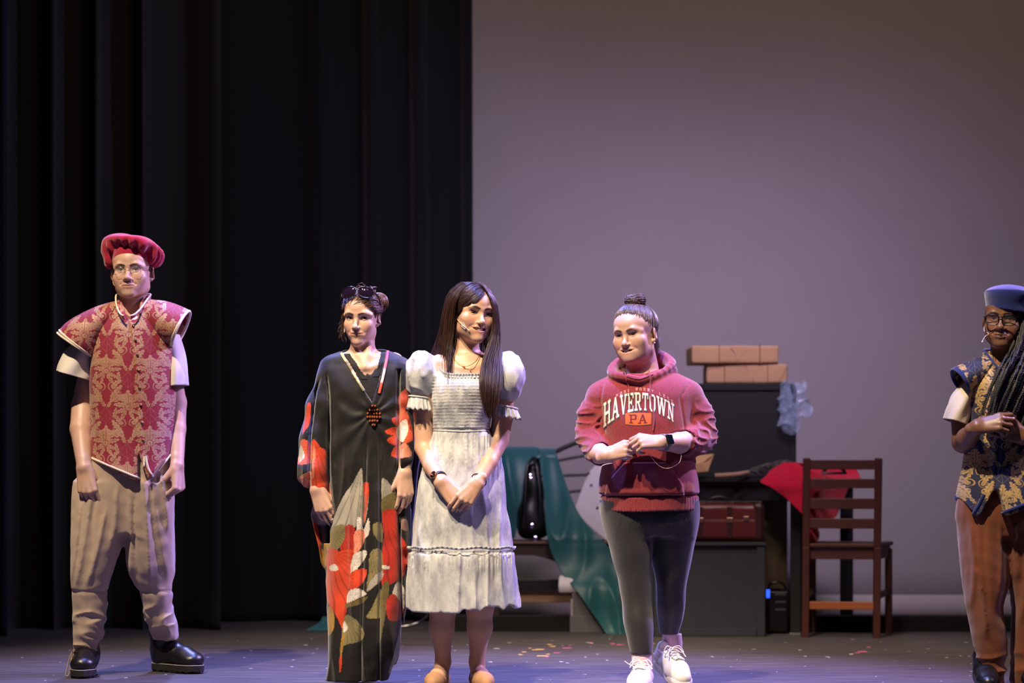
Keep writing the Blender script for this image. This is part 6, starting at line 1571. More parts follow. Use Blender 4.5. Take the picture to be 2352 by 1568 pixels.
# ================================================================ the person in the blue beret
def build_bluehat():
    d = 9.2; W = lambda x, y, dy=0.0: P(x, y, d+dy)
    base = np.array([px_x(2300, d), d, 0.0])
    me = root('person', base, 'person in blue beret and glasses, long black braids, navy and gold vest, brown trousers', 'person')
    R = rotm(-20, -1, 3); ho = W(2307, 736, .02)
    fine = [(ho-[.11, .14, .14], ho+[.12, .14, .13], .0024), (W(2232, 935, -.30), W(2352, 1030, -.08), .003)]
    fine = [(np.minimum(a, b), np.maximum(a, b), h) for a, b, h in fine]
    v = Vox((base[0]-.27, d-.36, .0), (base[0]+.27, d+.28, 1.60), .0065, fine)
    hd = Head(v, R, ho, .97, wide=1.0, jaw=.98, chinw=.95, chin=-.003, nose=.96, nosew=1.30, cheek=1.02, eye_up=.0040, eye_lo=.0034, lips=1.15, plump=.001, brow_up=-.002)
    nk = W(2306, 832, .04)
    v.put(cone(hd.W((0, .022, -.05)), nk, .050, .056), .02)
    v.put(cone(W(2255, 862, .04), W(2358, 862, .04), .04, .04), .05)
    v.put(stack([(pz(y, d), px_x(2302, d), d+.02, h*d/F, q) for y, h, q in ((838, 52, .06), (880, 68, .09), (1000, 68, .10), (1080, 74, .11), (1160, 84, .115))]), .03)
    lw, rw = W(2245, 980, -.20), W(2352, 1003, -.16)
    chain(v, [W(2240, 870, .03), W(2208, 950, .02), W(2212, 1015, .0), W(2222, 1006, -.09), lw], [.044, .042, .041, .040, .029], .012)
    chain(v, [W(2368, 870, .03), W(2402, 950, .03), W(2404, 1015, .0), W(2384, 1012, -.08), rw], [.044, .042, .041, .038, .028], .012)
    hand(v, lw, (.90, -.30, .22), (-.12, -.85, .55), -1, 1.0, curls=[(26, 46, 28), (32, 52, 30), (38, 54, 32), (44, 54, 32)], thumb=(22, 12, 6, 6), spread=3)
    hand(v, rw, (-.86, -.26, .28), (.30, -.85, -.30), 1, 1.02, curls=[(8, 26, 18), (16, 34, 22), (24, 40, 24), (30, 42, 26)], thumb=(30, 22, 8, 8), spread=4)
    for pts in ([W(2256, 1160), W(2262, 1380, .0), W(2280, 1545, .03)], [W(2350, 1160), W(2358, 1380, .02), W(2358, 1545, .05)]): chain(v, pts, [.082, .056, .042], .03)
    def paint(p):
        c = np.tile(np.array([.225, .108, .060]), (len(p), 1)); return hd.paint(p, c, (.30, .12, .10), (.022, .014, .012), 1.2, .55, .06)
    body = v.build('body', skin_mat('skin_bluehat', .40, .05), me, paint, 1, [((-9, 0, .06), (9, 20, .70), .018), ((px_x(2226, d), d-.10, .70), (px_x(2384, d), 20, 1.16), .018)])
    hd.features(me, eye_mat('eye_bluehat', (40, 26, 18)), LASH, (4, 0))
    # beret
    bl = cloth('blue_felt', (24, 40, 112), .12, .0010, .5, scale=120)
    hc = W(2321, 690, .02); g = Vox(hc-[.17, .19, .10], hc+[.17, .19, .10], .004)
    Rh = rotm(-20, -3, 6); g.frame(Rh, hc)
    g.put(stack([(-.048, 0, .0, .090, .106), (-.025, 0, .0, .092, .110), (.0, 0, .0, .098, .118), (.02, 0, .0, .098, .118)]))
    g.put(ell((.012, .01, .022), (.112, .130, .034)), .02)
    g.put(cone((.01, .01, .05), (.012, .012, .066), .004, .003), .004); g.frame()
    wb = Wob(101, 7, (14, 40)); g.disp(lambda X, Y, Z: .0035*wb(X, Y, Z)); g.build('beret', bl, me)
    # vest
    NV = brocade('navy_brocade', (18, 27, 64), (206, 176, 116), (176, 138, 70), .18, .28, (.03, .10))
    q = Vox(W(2180, 1196, -.25), W(2420, 808, .26), .0058)
    q.put(stack(pxrows([(814, 2276, 2338, .045, .062), (826, 2256, 2358, .04, .080), (842, 2234, 2376, .03, .10), (870, 2220, 2390, .02, .118), (930, 2222, 2390, .0, .135), (1000, 2221, 2388, .0, .138), (1067, 2212, 2392, .0, .148), (1133, 2196, 2404, .0, .168), (1200, 2190, 2412, .0, .182)], d), power=2.2))
    hx = np.array([2150, 2192, 2231, 2238, 2261, 2263, 2276, 2278, 2291, 2352, 2410, 2450]); hy = np.array([1120, 1136, 1190, 1184, 1134, 1131, 1131, 1136, 1184, 1160, 1130, 1110])
    q.clip(lambda X, Y, Z: np.interp(X*F/d+1176, hx, CAMH-(hy-HY)*d/F).astype(np.float32)-Z+0*Y)
    q.cut(cone(W(2300, 868, -.15), W(2304, 800, .0), .012, .060), .01)
    wb1, wb2 = Wob(102, 8, (8, 26), (1, .6, .5)), Wob(103, 8, (30, 70), (1, .4, .5))
    def vd(X, Y, Z):
        py = HY-(Z-CAMH)*F/d; px = 1176+X*F/d; s = (px-np.interp(py, [860, 1130], [2296, 2268]))*d/F
        return .004*wb1(X, Y, Z)+.0022*wb2(X, Y, Z)-(Y < d)*.006*np.exp(-(s/.004)**2)
    q.disp(vd); vest = q.build('vest', NV, me); ct = Caster(vest)
    NT = cloth('navy_braid', (30, 44, 104), .3, .0016, .3, scale=260)
    for pts in ([(2194, 1138), (2212, 1164), (2230, 1187)], [(2232, 1186), (2245, 1166), (2261, 1135)], [(2279, 1138), (2284, 1160), (2291, 1181)], [(2293, 1181), (2320, 1171), (2352, 1158), (2395, 1136)]):
        ln = ct.line(pts, 24, .002)
        if len(ln) > 3: ribbon('hem_braid', ln, .0065, NT, vest, 8)
    th = np.linspace(-2.9, 2.9, 56)
    def cp(t, k):
        a = abs(t)/2.9; zb = pz(836, d)-.04*sstep(.5, 1, a); zt = pz(800, d)-.008*sstep(.3, .6, a)-.085*sstep(.55, 1, a); zb = min(zb, zt-.012)
        return np.array([px_x(2304, d)+math.sin(t)*.066*(1+.05*k), d+.035+math.cos(t)*.072-.075*sstep(.5, 1, a), zb+(zt-zb)*k])
    col = mesh_np('collar', np.array([cp(t, k) for k in np.linspace(0, 1, 6) for t in th]), grid_faces(56, 6), NV, vest); solid(col, .006)
    ribbon('collar_braid', np.array([cp(t, 1.0) for t in th]), .0045, NT, vest, 8)
    for s, rings in ((-1, [(W(2262, 850, .03), pxv(14, -34, d), (0, .095, 0)), (W(2238, 860, .02), pxv(2, -36, d), (0, .108, 0)), (W(2216, 870, .01), pxv(-10, -32, d), (0, .110, 0)), (W(2204, 875, .005), pxv(-15, -27, d), (0, .106, 0))]),
                     (1, [(W(2350, 850, .03), pxv(-14, -34, d), (0, .095, 0)), (W(2374, 860, .02), pxv(-2, -36, d), (0, .108, 0)), (W(2396, 870, .01), pxv(10, -32, d), (0, .110, 0)), (W(2408, 875, .005), pxv(15, -27, d), (0, .106, 0))])):
        vv, f = ring_loft(rings, 52, 18); o = mesh_np('shoulder_wing', vv, f, NV, vest); solid(o, .005)
        for dz in (0, -2):
            ln = vv.reshape(18, 52, 3)[-1+dz]; ln = np.concatenate([ln, ln[:2]]); c = ln.mean(0); ribbon('wing_braid', c+(ln-c)*1.012, .0052, NT, vest, 8)
        st = vv.reshape(18, 52, 3)[-2]; c = st.mean(0); m = MB()
        for i in range(0, 52, 4):
            a_, b_ = c+(st[i]-c)*1.03, c+(st[(i+1) % 52]-c)*1.03; m.tube([a_, (a_+b_)/2+(a_+b_)/2*0, b_], .0022, 6)
        m.build('white_stitch', WHITE, vest)
    # sleeves of the cream t-shirt
    CR = cloth('cream_cotton', (214, 202, 182), .05, .0006)
    for rings in ([(W(2238, 868, .02), pxv(24, -12, d), (0, .066, 0)), (W(2214, 905, .01), pxv(25, 0, d), (0, .072, 0)), (W(2202, 940, .0), pxv(26, 7, d), (0, .076, 0)), (W(2195, 969, .0), pxv(26, 8, d), (0, .078, 0))],
                  [(W(2372, 868, .02), pxv(24, 12, d), (0, .066, 0)), (W(2396, 905, .01), pxv(25, 0, d), (0, .072, 0)), (W(2406, 940, .0), pxv(26, -7, d), (0, .076, 0)), (W(2412, 969, .0), pxv(26, -8, d), (0, .078, 0))]):
        vv, f = ring_loft(rings, 44, 24, lambda t, u: .005*u*np.sin(3*t+1)+.004*np.sin(5*t+6*u)); o = mesh_np('tee_sleeve', vv, f, CR, me); solid(o, .003)
        ln = vv.reshape(24, 44, 3)[-4]; ribbon('sleeve_hem', np.concatenate([ln, ln[:1]]), .0012, CR, o)
    # trousers
    BR = cloth('rust_linen', (122, 70, 44), .10, .0009, .25, scale=60)
    q = Vox(W(2180, 1590, -.25), W(2425, 1110, .28), .006)
    q.put(stack(pxrows([(1115, 2216, 2390, 0, .110), (1150, 2202, 2400, 0, .118), (1189, 2199, 2404, 0, .118), (1230, 2225, 2385, 0, .10)], d), power=2.2))
    q.put(stack(pxrows([(1150, 2202, 2302, 0, .108), (1230, 2203, 2308, 0, .12), (1300, 2208, 2311, -.01, .115), (1344, 2213, 2311, -.01, .11), (1384, 2219, 2301, -.01, .10), (1446, 2231, 2306, -.01, .088), (1500, 2240, 2313, .0, .08), (1530, 2245, 2310, .0, .074), (1580, 2243, 2312, .01, .074)], d)), .02)
    q.put(stack(pxrows([(1150, 2296, 2400, .01, .108), (1230, 2303, 2404, .01, .12), (1300, 2312, 2402, .02, .115), (1384, 2328, 2396, .02, .10), (1446, 2327, 2392, .03, .088), (1500, 2327, 2392, .04, .08), (1535, 2330, 2390, .04, .074), (1580, 2326, 2392, .05, .074)], d)), .02)
    fo = Wob(104, 9, (45, 95), (1, .35, .07)); fo2 = Wob(105, 10, (40, 110), (.5, .25, 1)); fo3 = Wob(106, 8, (120, 240), (1, .7, .5))
    ML = [(2216, 1180, 2222, 1400, 5, .013), (2226, 1290, 2254, 1460, 5, .014), (2246, 1190, 2262, 1420, 6, -.010), (2282, 1180, 2276, 1400, 6, .010), (2300, 1170, 2330, 1330, 6, .013), (2345, 1200, 2336, 1440, 5, .013), (2372, 1180, 2380, 1420, 6, -.010)]
    def td(X, Y, Z):
        py = HY-(Z-CAMH)*F/d; up = sstep(1150, 1200, py)*(1-sstep(1440, 1500, py)); lo = sstep(1480, 1530, py)
        px = 1176+X*F/d
        return sstep(d+.03, d-.03, Y)*.85*fold_lines(px, py, ML)+up*.0042*fo(X, Y, Z)+lo*(.016*(1-np.abs(np.tanh(1.4*fo2(X, Y, Z))))-.008)+.0009*fo3(X, Y, Z)
    q.disp(td, .035); q.build('trousers', BR, me, None, 3)
    for hx_, an in ((2270, -98), (2362, -80)):
        fd = math.radians(an); hp = np.array([px_x(hx_, d), d+.07]); B = root('boot', (0, 0, 0), None, None); B.parent = me; del_keys(B)
        s = lambda a, b, z: shoe_pt(hp, fd, a, b, z)
        q = Vox((hp[0]-.14, hp[1]-.33, .0), (hp[0]+.14, hp[1]+.10, .20), .006)
        chain(q, [s(.05, 0, .065), s(.13, 0, .07), s(.20, 0, .055), s(.245, 0, .05)], [.042, .042, .042, .034], .02); q.put(cone(s(.055, 0, .065), s(.05, 0, .14), .048, .05), .02)
        q.clip(lambda X, Y, Z: .022-Z); q.build('upper', BLACKLEATHER, B); sole('sole', RUBBER, B, hp, fd, .285, .104, .024)
    # braids: three twisted strands each
    hm = hair_mat('hair_bluehat', (17, 14, 13), .5, .5)
    G = [[W(2349, 700, -.01), W(2343, 750, -.045), W(2332, 795, -.085), W(2302, 848, -.145), W(2277, 905, -.165), W(2264, 958, -.175)],
         [W(2356, 700, .0), W(2352, 750, -.04), W(2342, 800, -.085), W(2314, 858, -.15), W(2290, 915, -.17), W(2272, 972, -.18)],
         [W(2362, 700, .01), W(2362, 755, -.03), W(2354, 810, -.08), W(2330, 870, -.15), W(2303, 930, -.17), W(2284, 985, -.175)],
         [W(2368, 700, .03), W(2374, 760, .0), W(2370, 820, -.06), W(2352, 885, -.14), W(2322, 945, -.165), W(2298, 1000, -.165)],
         [W(2372, 702, .06), W(2384, 765, .03), W(2386, 830, -.03), W(2376, 900, -.12), W(2352, 960, -.15), W(2330, 1010, -.155)]]
    r = rng(107)
    def braid(g, rad):
        c = spline(g, 60); t = np.gradient(c, axis=0); t /= np.linalg.norm(t, axis=1, keepdims=True); e = np.cross(t, [0, 1.0, .2]); e /= np.linalg.norm(e, axis=1, keepdims=True); b = np.cross(t, e)
        s = np.concatenate([[0], np.cumsum(np.linalg.norm(np.diff(c, axis=0), axis=1))]); L = []
        for k in range(3):
            ph = s*2*math.pi/.028+k*2*math.pi/3; L.append(c+rad*(np.cos(ph)[:, None]*e*1.1+.6*np.sin(2*ph)[:, None]*b))
        return L
    for i in range(30):
        t = r.uniform(0, 4); k = min(int(t), 3); g = np.array(G[k])*(1-(t-k))+np.array(G[k+1])*(t-k); g = g+r.normal(0, 1, 3)*[.008, .014, .006]+np.linspace(0, 1, 6)[:, None]*r.normal(0, .010, 3)
        L = braid(g, .0042)
        strands('braid', L, hm, me, .0046, .0030, 6, 200+i)
    for i in range(5):
        g = [W(2345+i*4, 720, .10), W(2330+i*3, 770, .11), W(2306-i*3, 800, .10), W(2286-i*1, 812, .085), W(2283+i, 835, .09)]; strands('braid', braid(g, .004), hm, me, .0042, .003, 6, 240+i)
    cap = Vox(ho-.15, ho+.15, .005); cap.frame(R, ho, .97); cap.put(ell((0, .022, .034), (.0820, .0970, .083))); cap.put(ell((.05, .03, -.02), (.05, .07, .07)), .02)
    cap.clip(lambda X, Y, Z: (ho[1]-.030-Y).astype(np.float32)+0*X); cap.frame(); cap.build('hair', hm, me, lambda p: np.full((len(p), 3), .4))
    # heavy black glasses
    G_ = MB(); LN = []
    for e in (-1, 1):
        a = np.linspace(0, 2*math.pi, 37); sq = lambda t, p=.62: math.copysign(abs(t)**p, t)
        pts = [hd.W((e*.0335+.0265*sq(math.cos(t)), -.104+.010*max(0, e*math.cos(t))**2, -.006+.0205*sq(math.sin(t), .7)+.001*math.cos(t)*e)) for t in a]; G_.tube(pts, .0022, 6, 1.0); LN.append(pts[:-1])
        G_.tube([hd.W(p) for p in ((e*.058, -.094, .006), (e*.072, -.070, .008), (e*.080, .0, .010), (e*.081, .02, .002))], .0026, 6)
    G_.tube([hd.W(p) for p in ((-.0085, -.104, .004), (0, -.107, .007), (.0085, -.104, .004))], .0026, 6)
    gl = G_.build('glasses', BLACKPLASTIC, me, True); lg = disc_glass('clear_lens_dark', (200, 200, 215), .035)
    for pts in LN: mesh_py('lens', pts, [tuple(range(len(pts)))], lg, gl)
    mp = plain('white_plastic', (225, 220, 225), .4, .04)
    mic(me, [hd.W((-.076, -.02, -.03)), hd.W((-.070, -.05, -.048)), W(2271, 766, -.05), W(2263, 772, -.07), W(2258, 780, -.08), W(2256, 786, -.085)], .0014, .0034, mp)
    b = MB(); c = hd.W((-.060, -.055, -.045)); b.box(c, (.010, .016, .022), R); o = b.build('cheek_tape', mp, me); bevel(o, .003)
    a = np.linspace(-.6, math.pi+.6, 14); ribbon('nose_ring', np.array([hd.W((.0045*math.cos(t), -.112, -.052+.0055*-math.sin(t))) for t in a]), .0009, STEEL, me)
if want('bluehat'): build_bluehat()
# ================================================================ the furniture and props in front of the backdrop
def draped(name, rows, mat, par, d, seed, amp=.02, n=24, m=40, thick=.003, wfr=(14, 40), ax=(1, .3, .25), dfun=None):
    """rows: (py, pxL, pxR, depth offset) from top to bottom: a hanging cloth with folds"""
    a = np.array(rows, float); t = np.linspace(0, len(a)-1, m); i = np.minimum(t.astype(int), len(a)-2); f = (t-i)[:, None]
    g = lambda k: a[np.clip(k, 0, len(a)-1)]
    S = .5*(2*g(i)+(g(i+1)-g(i-1))*f+(2*g(i-1)-5*g(i)+4*g(i+1)-g(i+2))*f*f+(3*g(i)-g(i-1)-3*g(i+1)+g(i+2))*f**3)
    w = Wob(seed, 8, wfr, ax); v = []
    for y, l, r, o in S:
        for k in np.linspace(0, 1, n):
            px = l+(r-l)*k; p = P(px, y, d+o+(dfun(px) if dfun else 0)); q = 1-abs(np.tanh(1.2*w(p[0], k*.2, p[2])))
            e = math.sin(k*math.pi)
            p[1] += amp*(.5-q)*(.35+.65*e); v.append(p)
    o = mesh_np(name, np.array(v), grid_faces(n, m), mat, par); solid(o, thick); return o
def boxy(name, par, mat, c, size, R=None, bev=.006):
    o = MB().box(c, size, R).build(name, mat, par); bevel(o, bev, 2); return o
def build_props():
    navy = plain('navy_painted_wood', (40, 42, 54), .7, .12, 6, .0006, 160)
    blk = plain('black_painted_wood', (20, 21, 24), .72, .15, 8, .0006, 160)
    # ---- navy box on the floor
    d = CAMH*F/(1462-HY); x0, x1 = px_x(1482, d), px_x(1758, d); h = pz(1245, d)
    b = root('wooden_box', ((x0+x1)/2, d+.23, 0), 'dark navy painted wooden box on the floor under the red-brown suitcase', 'box')
    boxy('body', b, navy, ((x0+x1)/2, d+.24, h/2-.009), (x1-x0-.01, .44, h-.018)); boxy('lid', b, navy, ((x0+x1)/2, d+.232, h-.009), (x1-x0+.006, .47, .017), None, .003)
    for s in (-1, 1): boxy('edge_batten', b, navy, ((x0+x1)/2+s*((x1-x0)/2-.022), d+.012, h/2-.009), (.04, .012, h-.022), None, .002)
    boxy('edge_batten', b, navy, ((x0+x1)/2, d+.012, .022), (x1-x0-.09, .012, .04), None, .002)
    # ---- suitcase
    d2 = d+.10; xs0, xs1 = px_x(1545, d2), px_x(1756, d2); sh = pz(1155, d2)-h; cx = (xs0+xs1)/2; wd = xs1-xs0; dep = .30
    lea = plain('maroon_leather', (98, 34, 34), .38, .22, 14, .0010, 120); dkl = plain('dark_leather', (58, 24, 24), .45, .2, 20, .0008, 140); brass = plain('worn_brass', (170, 140, 110), .3, .2, Metallic=.9)
    c = root('suitcase', (cx, d2+dep/2, h), 'old maroon leather suitcase with straps lying on the navy box', 'suitcase')
    q = Vox((xs0-.03, d2-.03, h-.01), (xs1+.03, d2+dep+.03, h+sh+.03), .008)
    def rb(X, Y, Z, c_=(cx, d2+dep/2, h+sh/2), hs=(wd/2, dep/2, sh/2), r=.035):
        a = np.maximum(np.abs(X-c_[0])-hs[0]+r, 0); b_ = np.maximum(np.abs(Y-c_[1])-hs[1]+r, 0); e = np.maximum(np.abs(Z-c_[2])-hs[2]+r, 0); return np.sqrt(a*a+b_*b_+e*e)-r
    q.put((rb, (xs0, d2, h), (xs1, d2+dep, h+sh)))
    w = Wob(111, 7, (10, 34)); q.disp(lambda X, Y, Z: .0020*w(X, Y, Z)-.004*np.exp(-((Z-h-sh*.58)/.0025)**2)); q.build('shell', lea, c)
    for s in (-1, 1):
        boxy('end_cap', c, dkl, (cx+s*(wd/2-.030), d2+dep/2, h+sh/2), (.066, dep+.008, sh+.006), None, .022)
    for s in (-.20, .12):
        x = cx+s*wd; boxy('strap', c, dkl, (x, d2-.002, h+sh*.5), (.026, .006, sh*.82), None, .002); boxy('buckle', c, brass, (x, d2-.008, h+sh*.56), (.034, .006, .026), None, .002)
    for s in (-.30, .30): boxy('latch', c, brass, (cx+s*wd, d2-.004, h+sh*.60), (.030, .008, .024), None, .002)
    th = np.linspace(0, math.pi, 14); ribbon('handle', np.array([[cx+.01+.060*math.cos(t), d2+.05, h+sh+.002+.030*math.sin(t)] for t in th]), .0075, BLACKLEATHER, c)
    for s in (-1, 1): boxy('handle_mount', c, BLACKLEATHER, (cx+.01+s*.06, d2+.05, h+sh+.003), (.030, .024, .010), None, .003)
    # ---- table, set at an angle
    FR = np.array([px_x(1846, 12.38), 12.38]); a = math.radians(30); sd = np.array([math.sin(a), math.cos(a)]); fd = np.array([-math.cos(a), math.sin(a)])
    A, Bk = FR, FR+sd*.80; Ld = 1.15; tz = pz(1096, 12.45)
    cen = FR+sd*.40+fd*Ld/2; t = root('table', (cen[0], cen[1], 0), 'black wooden table standing at an angle in front of the backdrop', 'table')
    R = np.array([[-fd[0], sd[0], 0], [-fd[1], sd[1], 0], [0, 0, 1]])
    pt = lambda u, v, z: np.array([*(FR+fd*u+sd*v), z])
    boxy('tabletop', t, blk, pt(Ld/2, .40, tz-.013), (Ld, .80, .026), R, .004)
    for u, v, sx, sy in ((Ld/2, .045, Ld-.10, .02), (Ld/2, .755, Ld-.10, .02), (.05, .40, .02, .70), (Ld-.05, .40, .02, .70)): boxy('apron', t, blk, pt(u, v, tz-.026-.05), (sx, sy, .10), R, .003)
    for u, v in ((.06, .055), (.06, .745), (Ld-.06, .055), (Ld-.06, .745)):
        o = MB().box(pt(u, v, (tz-.026)/2), (.058, .058, tz-.026), R).build('leg', blk, t); bevel(o, .004)
        boxy('foot_cap', t, plain('leg_glide', (120, 116, 112), .4), pt(u, v, .006), (.062, .062, .012), R, .002)
    # ---- olive board leaning under the table
    do = 12.62; b = MB(); b.box(((px_x(1750, do)+px_x(1809, do))/2, do+.02, (pz(1150, do)+.0)/2), (px_x(1809, do)-px_x(1750, do), .02, pz(1150, do)))
    o = b.build('wooden_board', plain('olive_board', (78, 66, 46), .8, .2, 5, 0, 200, (1, 1, .15))); bevel(o, .003); tag(o, 'narrow olive brown board standing upright under the black table', 'board')
    # ---- stage box on the table
    db = 12.80; k = root('stage_box', (px_x(1714, db), db+.2, tz), 'tall black stage box standing on the table with two parcels on top', 'box')
    hb = pz(880, db)-tz; xb0, xb1 = px_x(1600, db), px_x(1830, db)
    boxy('body', k, blk, ((xb0+xb1)/2, db+.20, tz+hb/2), (xb1-xb0, .36, hb), rotm(0, 0, 0), .004)
    for s in (-1, 1): boxy('edge_batten', k, blk, ((xb0+xb1)/2+s*((xb1-xb0)/2-.018), db+.016, tz+hb/2), (.034, .012, hb-.006), None, .002)
    for z in (.02, hb-.02): boxy('edge_batten', k, blk, ((xb0+xb1)/2, db+.016, tz+z), (xb1-xb0-.08, .012, .034), None, .002)
    # ---- parcels in brown paper
    kraft = plain('kraft_paper', (192, 150, 110), .75, .12, 9, .0012, 40); krd = plain('kraft_shadow', (150, 108, 78), .8, .1); twine = plain('parcel_string', (108, 70, 48), .8)
    for i, (l, r, y0, y1, dd, dep, lab, st, rot) in enumerate(((1622, 1812, 835, 883, db+.04, .30, 'brown paper parcel lying directly on the tall black box', (1664, 1763), -1.0), (1585, 1790, 793, 838, db+.02, .32, 'topmost brown paper parcel, lying on another parcel and overhanging it', (1652, 1745), 1.2))):
        z0 = (tz+hb) if i == 0 else z_top; z1 = pz(y0, dd); z_top = z1; xl, xr = px_x(l, dd), px_x(r, dd); cx = (xl+xr)/2
        p = root('parcel', (cx, dd+dep/2, z0), lab, 'parcel'); Rr = rotm(rot)
        q = Vox((xl-.03, dd-.04, z0-.01), (xr+.03, dd+dep+.04, z1+.02), .0075)
        cc = np.array([cx, dd+dep/2, (z0+z1)/2])
        def rbx(X, Y, Z, cc=cc, hs=((xr-xl)/2-.004, dep/2, (z1-z0)/2), r=.010, Rr=Rr):
            x, y = X-cc[0], Y-cc[1]; x, y = Rr[0, 0]*x+Rr[1, 0]*y, Rr[0, 1]*x+Rr[1, 1]*y
            a_ = np.maximum(np.abs(x)-hs[0]+r, 0); b_ = np.maximum(np.abs(y)-hs[1]+r, 0); e = np.maximum(np.abs(Z-cc[2])-hs[2]+r, 0); return np.sqrt(a_*a_+b_*b_+e*e)-r
        q.put((rbx, (xl-.01, dd-.01, z0), (xr+.01, dd+dep+.01, z1)))
        w = Wob(120+i, 8, (14, 50)); q.disp(lambda X, Y, Z: .0018*np.abs(w(X, Y, Z))-.0012)
        body = q.build('wrapping', kraft, p); pc = Caster(body)
        mx = (l+r)/2+(4 if i == 0 else 2)
        fl = [(mx-8, y0+4), (mx+26, y0+5), (mx+14, (y0+y1)/2), (mx+3, y1-10)]
        vs = [pc(x, y, .003, dd) for x, y in fl]; o = mesh_py('folded_flap', vs+[v+np.array([0, .003, 0]) for v in vs], [(3, 2, 1, 0), (4, 5, 6, 7), (0, 1, 5, 4), (1, 2, 6, 5), (2, 3, 7, 6), (3, 0, 4, 7)], kraft, p)
        for pts in ([(mx-10, y0+5), (mx+2, (y0+y1)/2), (mx+12, y1-4)], [(r-24, y1-6), (r-12, (y0+y1)/2), (r-5, y0+6)]) if i == 0 else ([(mx-12, y0+5), (mx+3, (y0+y1)/2+3), (mx+6, y1-5)],):
            ln = pc.line(pts, 10, .0008, dd)
            if len(ln) > 2: ribbon('paper_crease', ln, .0016, krd, p)
        for x in st:
            ln = pc.line([(x, y0+3), (x+1, (y0+y1)/2), (x, y1-3)], 12, .0012, dd); tp = ln[0].copy(); bk = ln[0]+[0, dep, .0]
            xx = ln[0][0]; loop = np.array([[xx, dd-.004, z0+.002], [xx, dd-.004, z1-.004], [xx, dd+.004, z1+.003], [xx, dd+dep-.004, z1+.003], [xx, dd+dep+.005, z1-.004], [xx, dd+dep+.005, z0+.002]]); ribbon('string', loop, .0020, twine, p)
    # ---- plastic bag hooked over the corner
    pm = Mat('clear_plastic', .12); E.nt = pm.nt; pm.color(srgb(176, 196, 232)); pm.put(pm.b.inputs['Alpha'], E.op('MULTIPLY_ADD', pm.noise(26, 4), .9, -.12, clamp=True)); pm.bump(pm.noise(40, 3), .004, .8)
    q = Vox(P(1772, 1002, db-.12), P(1868, 868, db+.14), .0045)
    q.put(cone(P(1804, 890, db-.02), P(1812, 976, db-.03), .040, .058, ((0, 1, 0), .6))); q.put(cone(P(1832, 886, db+.01), P(1846, 945, db+.02), .034, .046, ((0, 1, 0), .7)), .03); q.put(cone(P(1795, 884, db+.02), P(1845, 882, db+.03), .014, .014), .03)
    w = Wob(131, 9, (40, 110), (1, .8, .6)); q.disp(lambda X, Y, Z: .022*(1-np.abs(np.tanh(1.6*w(X, Y, Z))))-.012, .05)
    o = q.build('plastic_bag', pm.m, None); tag(o, 'crumpled clear bluish plastic bag hanging over the corner of the black box', 'bag')
    # ---- things lying on the table
    de = 12.66; e = root('paper_envelope', (px_x(1612, de), de, tz), 'opened tan paper envelope propped up on the table beside the hoodie', 'envelope')
    kp = plain('manila_paper', (196, 152, 108), .75, .06); sh = [(1560, 1046), (1640, 1042), (1626, 1082), (1552, 1088)]
    vs = [P(x, y, de+.01) for x, y in sh]; o = mesh_py('back_sheet', vs, [(0, 1, 2, 3)], kp, e); solid(o, .002)
    vs = [P(x, y, de+z) for x, y, z in ((1640, 1042, .012), (1612, 1064, -.02), (1590, 1066, -.012), (1560, 1046, .012))]; o = mesh_py('open_flap', vs, [(0, 1, 2, 3)], kp, e); solid(o, .0015)
    vs = [P(x, y, de+z) for x, y, z in ((1636, 1052, -.004), (1626, 1082, -.022), (1552, 1088, -.02), (1590, 1066, -.026), (1612, 1064, -.026))]; o = mesh_py('front_sheet', vs, [(0, 1, 2, 3, 4)], kp, e); solid(o, .0015)
    dd = 12.52; f = root('feather_duster', (px_x(1740, dd), dd, tz), 'grey feather duster with pale wooden handle lying on the table', 'duster')
    ribbon('handle', spline([P(1642, 1092, dd), P(1690, 1089, dd), P(1722, 1083, dd)], 10), [.012]*7+[.010, .009, .006], plain('pale_stick', (170, 136, 116), .6, .1, 20, 0, 200, (.2, 1, 1)), f)
    r = rng(141); L = []; ax_ = [P(1706, 1086, dd), P(1745, 1074, dd+.02), P(1802, 1062, dd+.03)]; sp = spline(ax_, 50)
    for _ in range(900):
        i = r.randint(4, 49); u = unit(r.normal(size=3)); p0 = sp[i]; ln = r.uniform(.02, .045)*np.interp(i, [0, 12, 40, 49], [.35, .9, 1.1, .8]); fw_ = unit(sp[min(i+1, 49)]-sp[i-1])
        k = np.linspace(0, 1, 5)[:, None]; p = p0+u*ln*k*.7+fw_*ln*k*.8+np.array([0, 0, -.012])*k*k; p[:, 2] = np.maximum(p[:, 2], tz+.004); L.append(p)
    strands('feathers', L, hair_mat('grey_feather', (92, 86, 90), .5, .8), f, .0024, .0006, 4, 142)
    # ---- red cloth over the table corner
    rc = cloth('crimson_satin', (206, 22, 64), .10, .0006, .3)
    c = root('red_cloth', (px_x(1840, 12.3), 12.3, tz), 'bright crimson cloth draped over the table corner behind the chair', 'cloth')
    draped('front_fall', [(1062, 1800, 1832, .10), (1078, 1772, 1852, .06), (1092, 1760, 1900, .02), (1106, 1746, 1930, .0), (1118, 1768, 1948, -.01), (1140, 1800, 1942, .0), (1164, 1826, 1930, .0), (1188, 1848, 1918, .0), (1205, 1852, 1880, .01), (1228, 1850, 1882, .0), (1256, 1848, 1872, .0)], rc, c, 12.32, 151, .034, 40, 56, .003, (16, 44), (1, .3, .5), lambda px: .30*max(0, px-1862)/100)
    draped('top_spread', [(1062, 1806, 1830, .12), (1072, 1806, 1950, .14), (1086, 1800, 1972, .10), (1098, 1790, 1974, .02), (1104, 1800, 1960, -.02)], rc, c, 12.62, 152, .02, 34, 20)
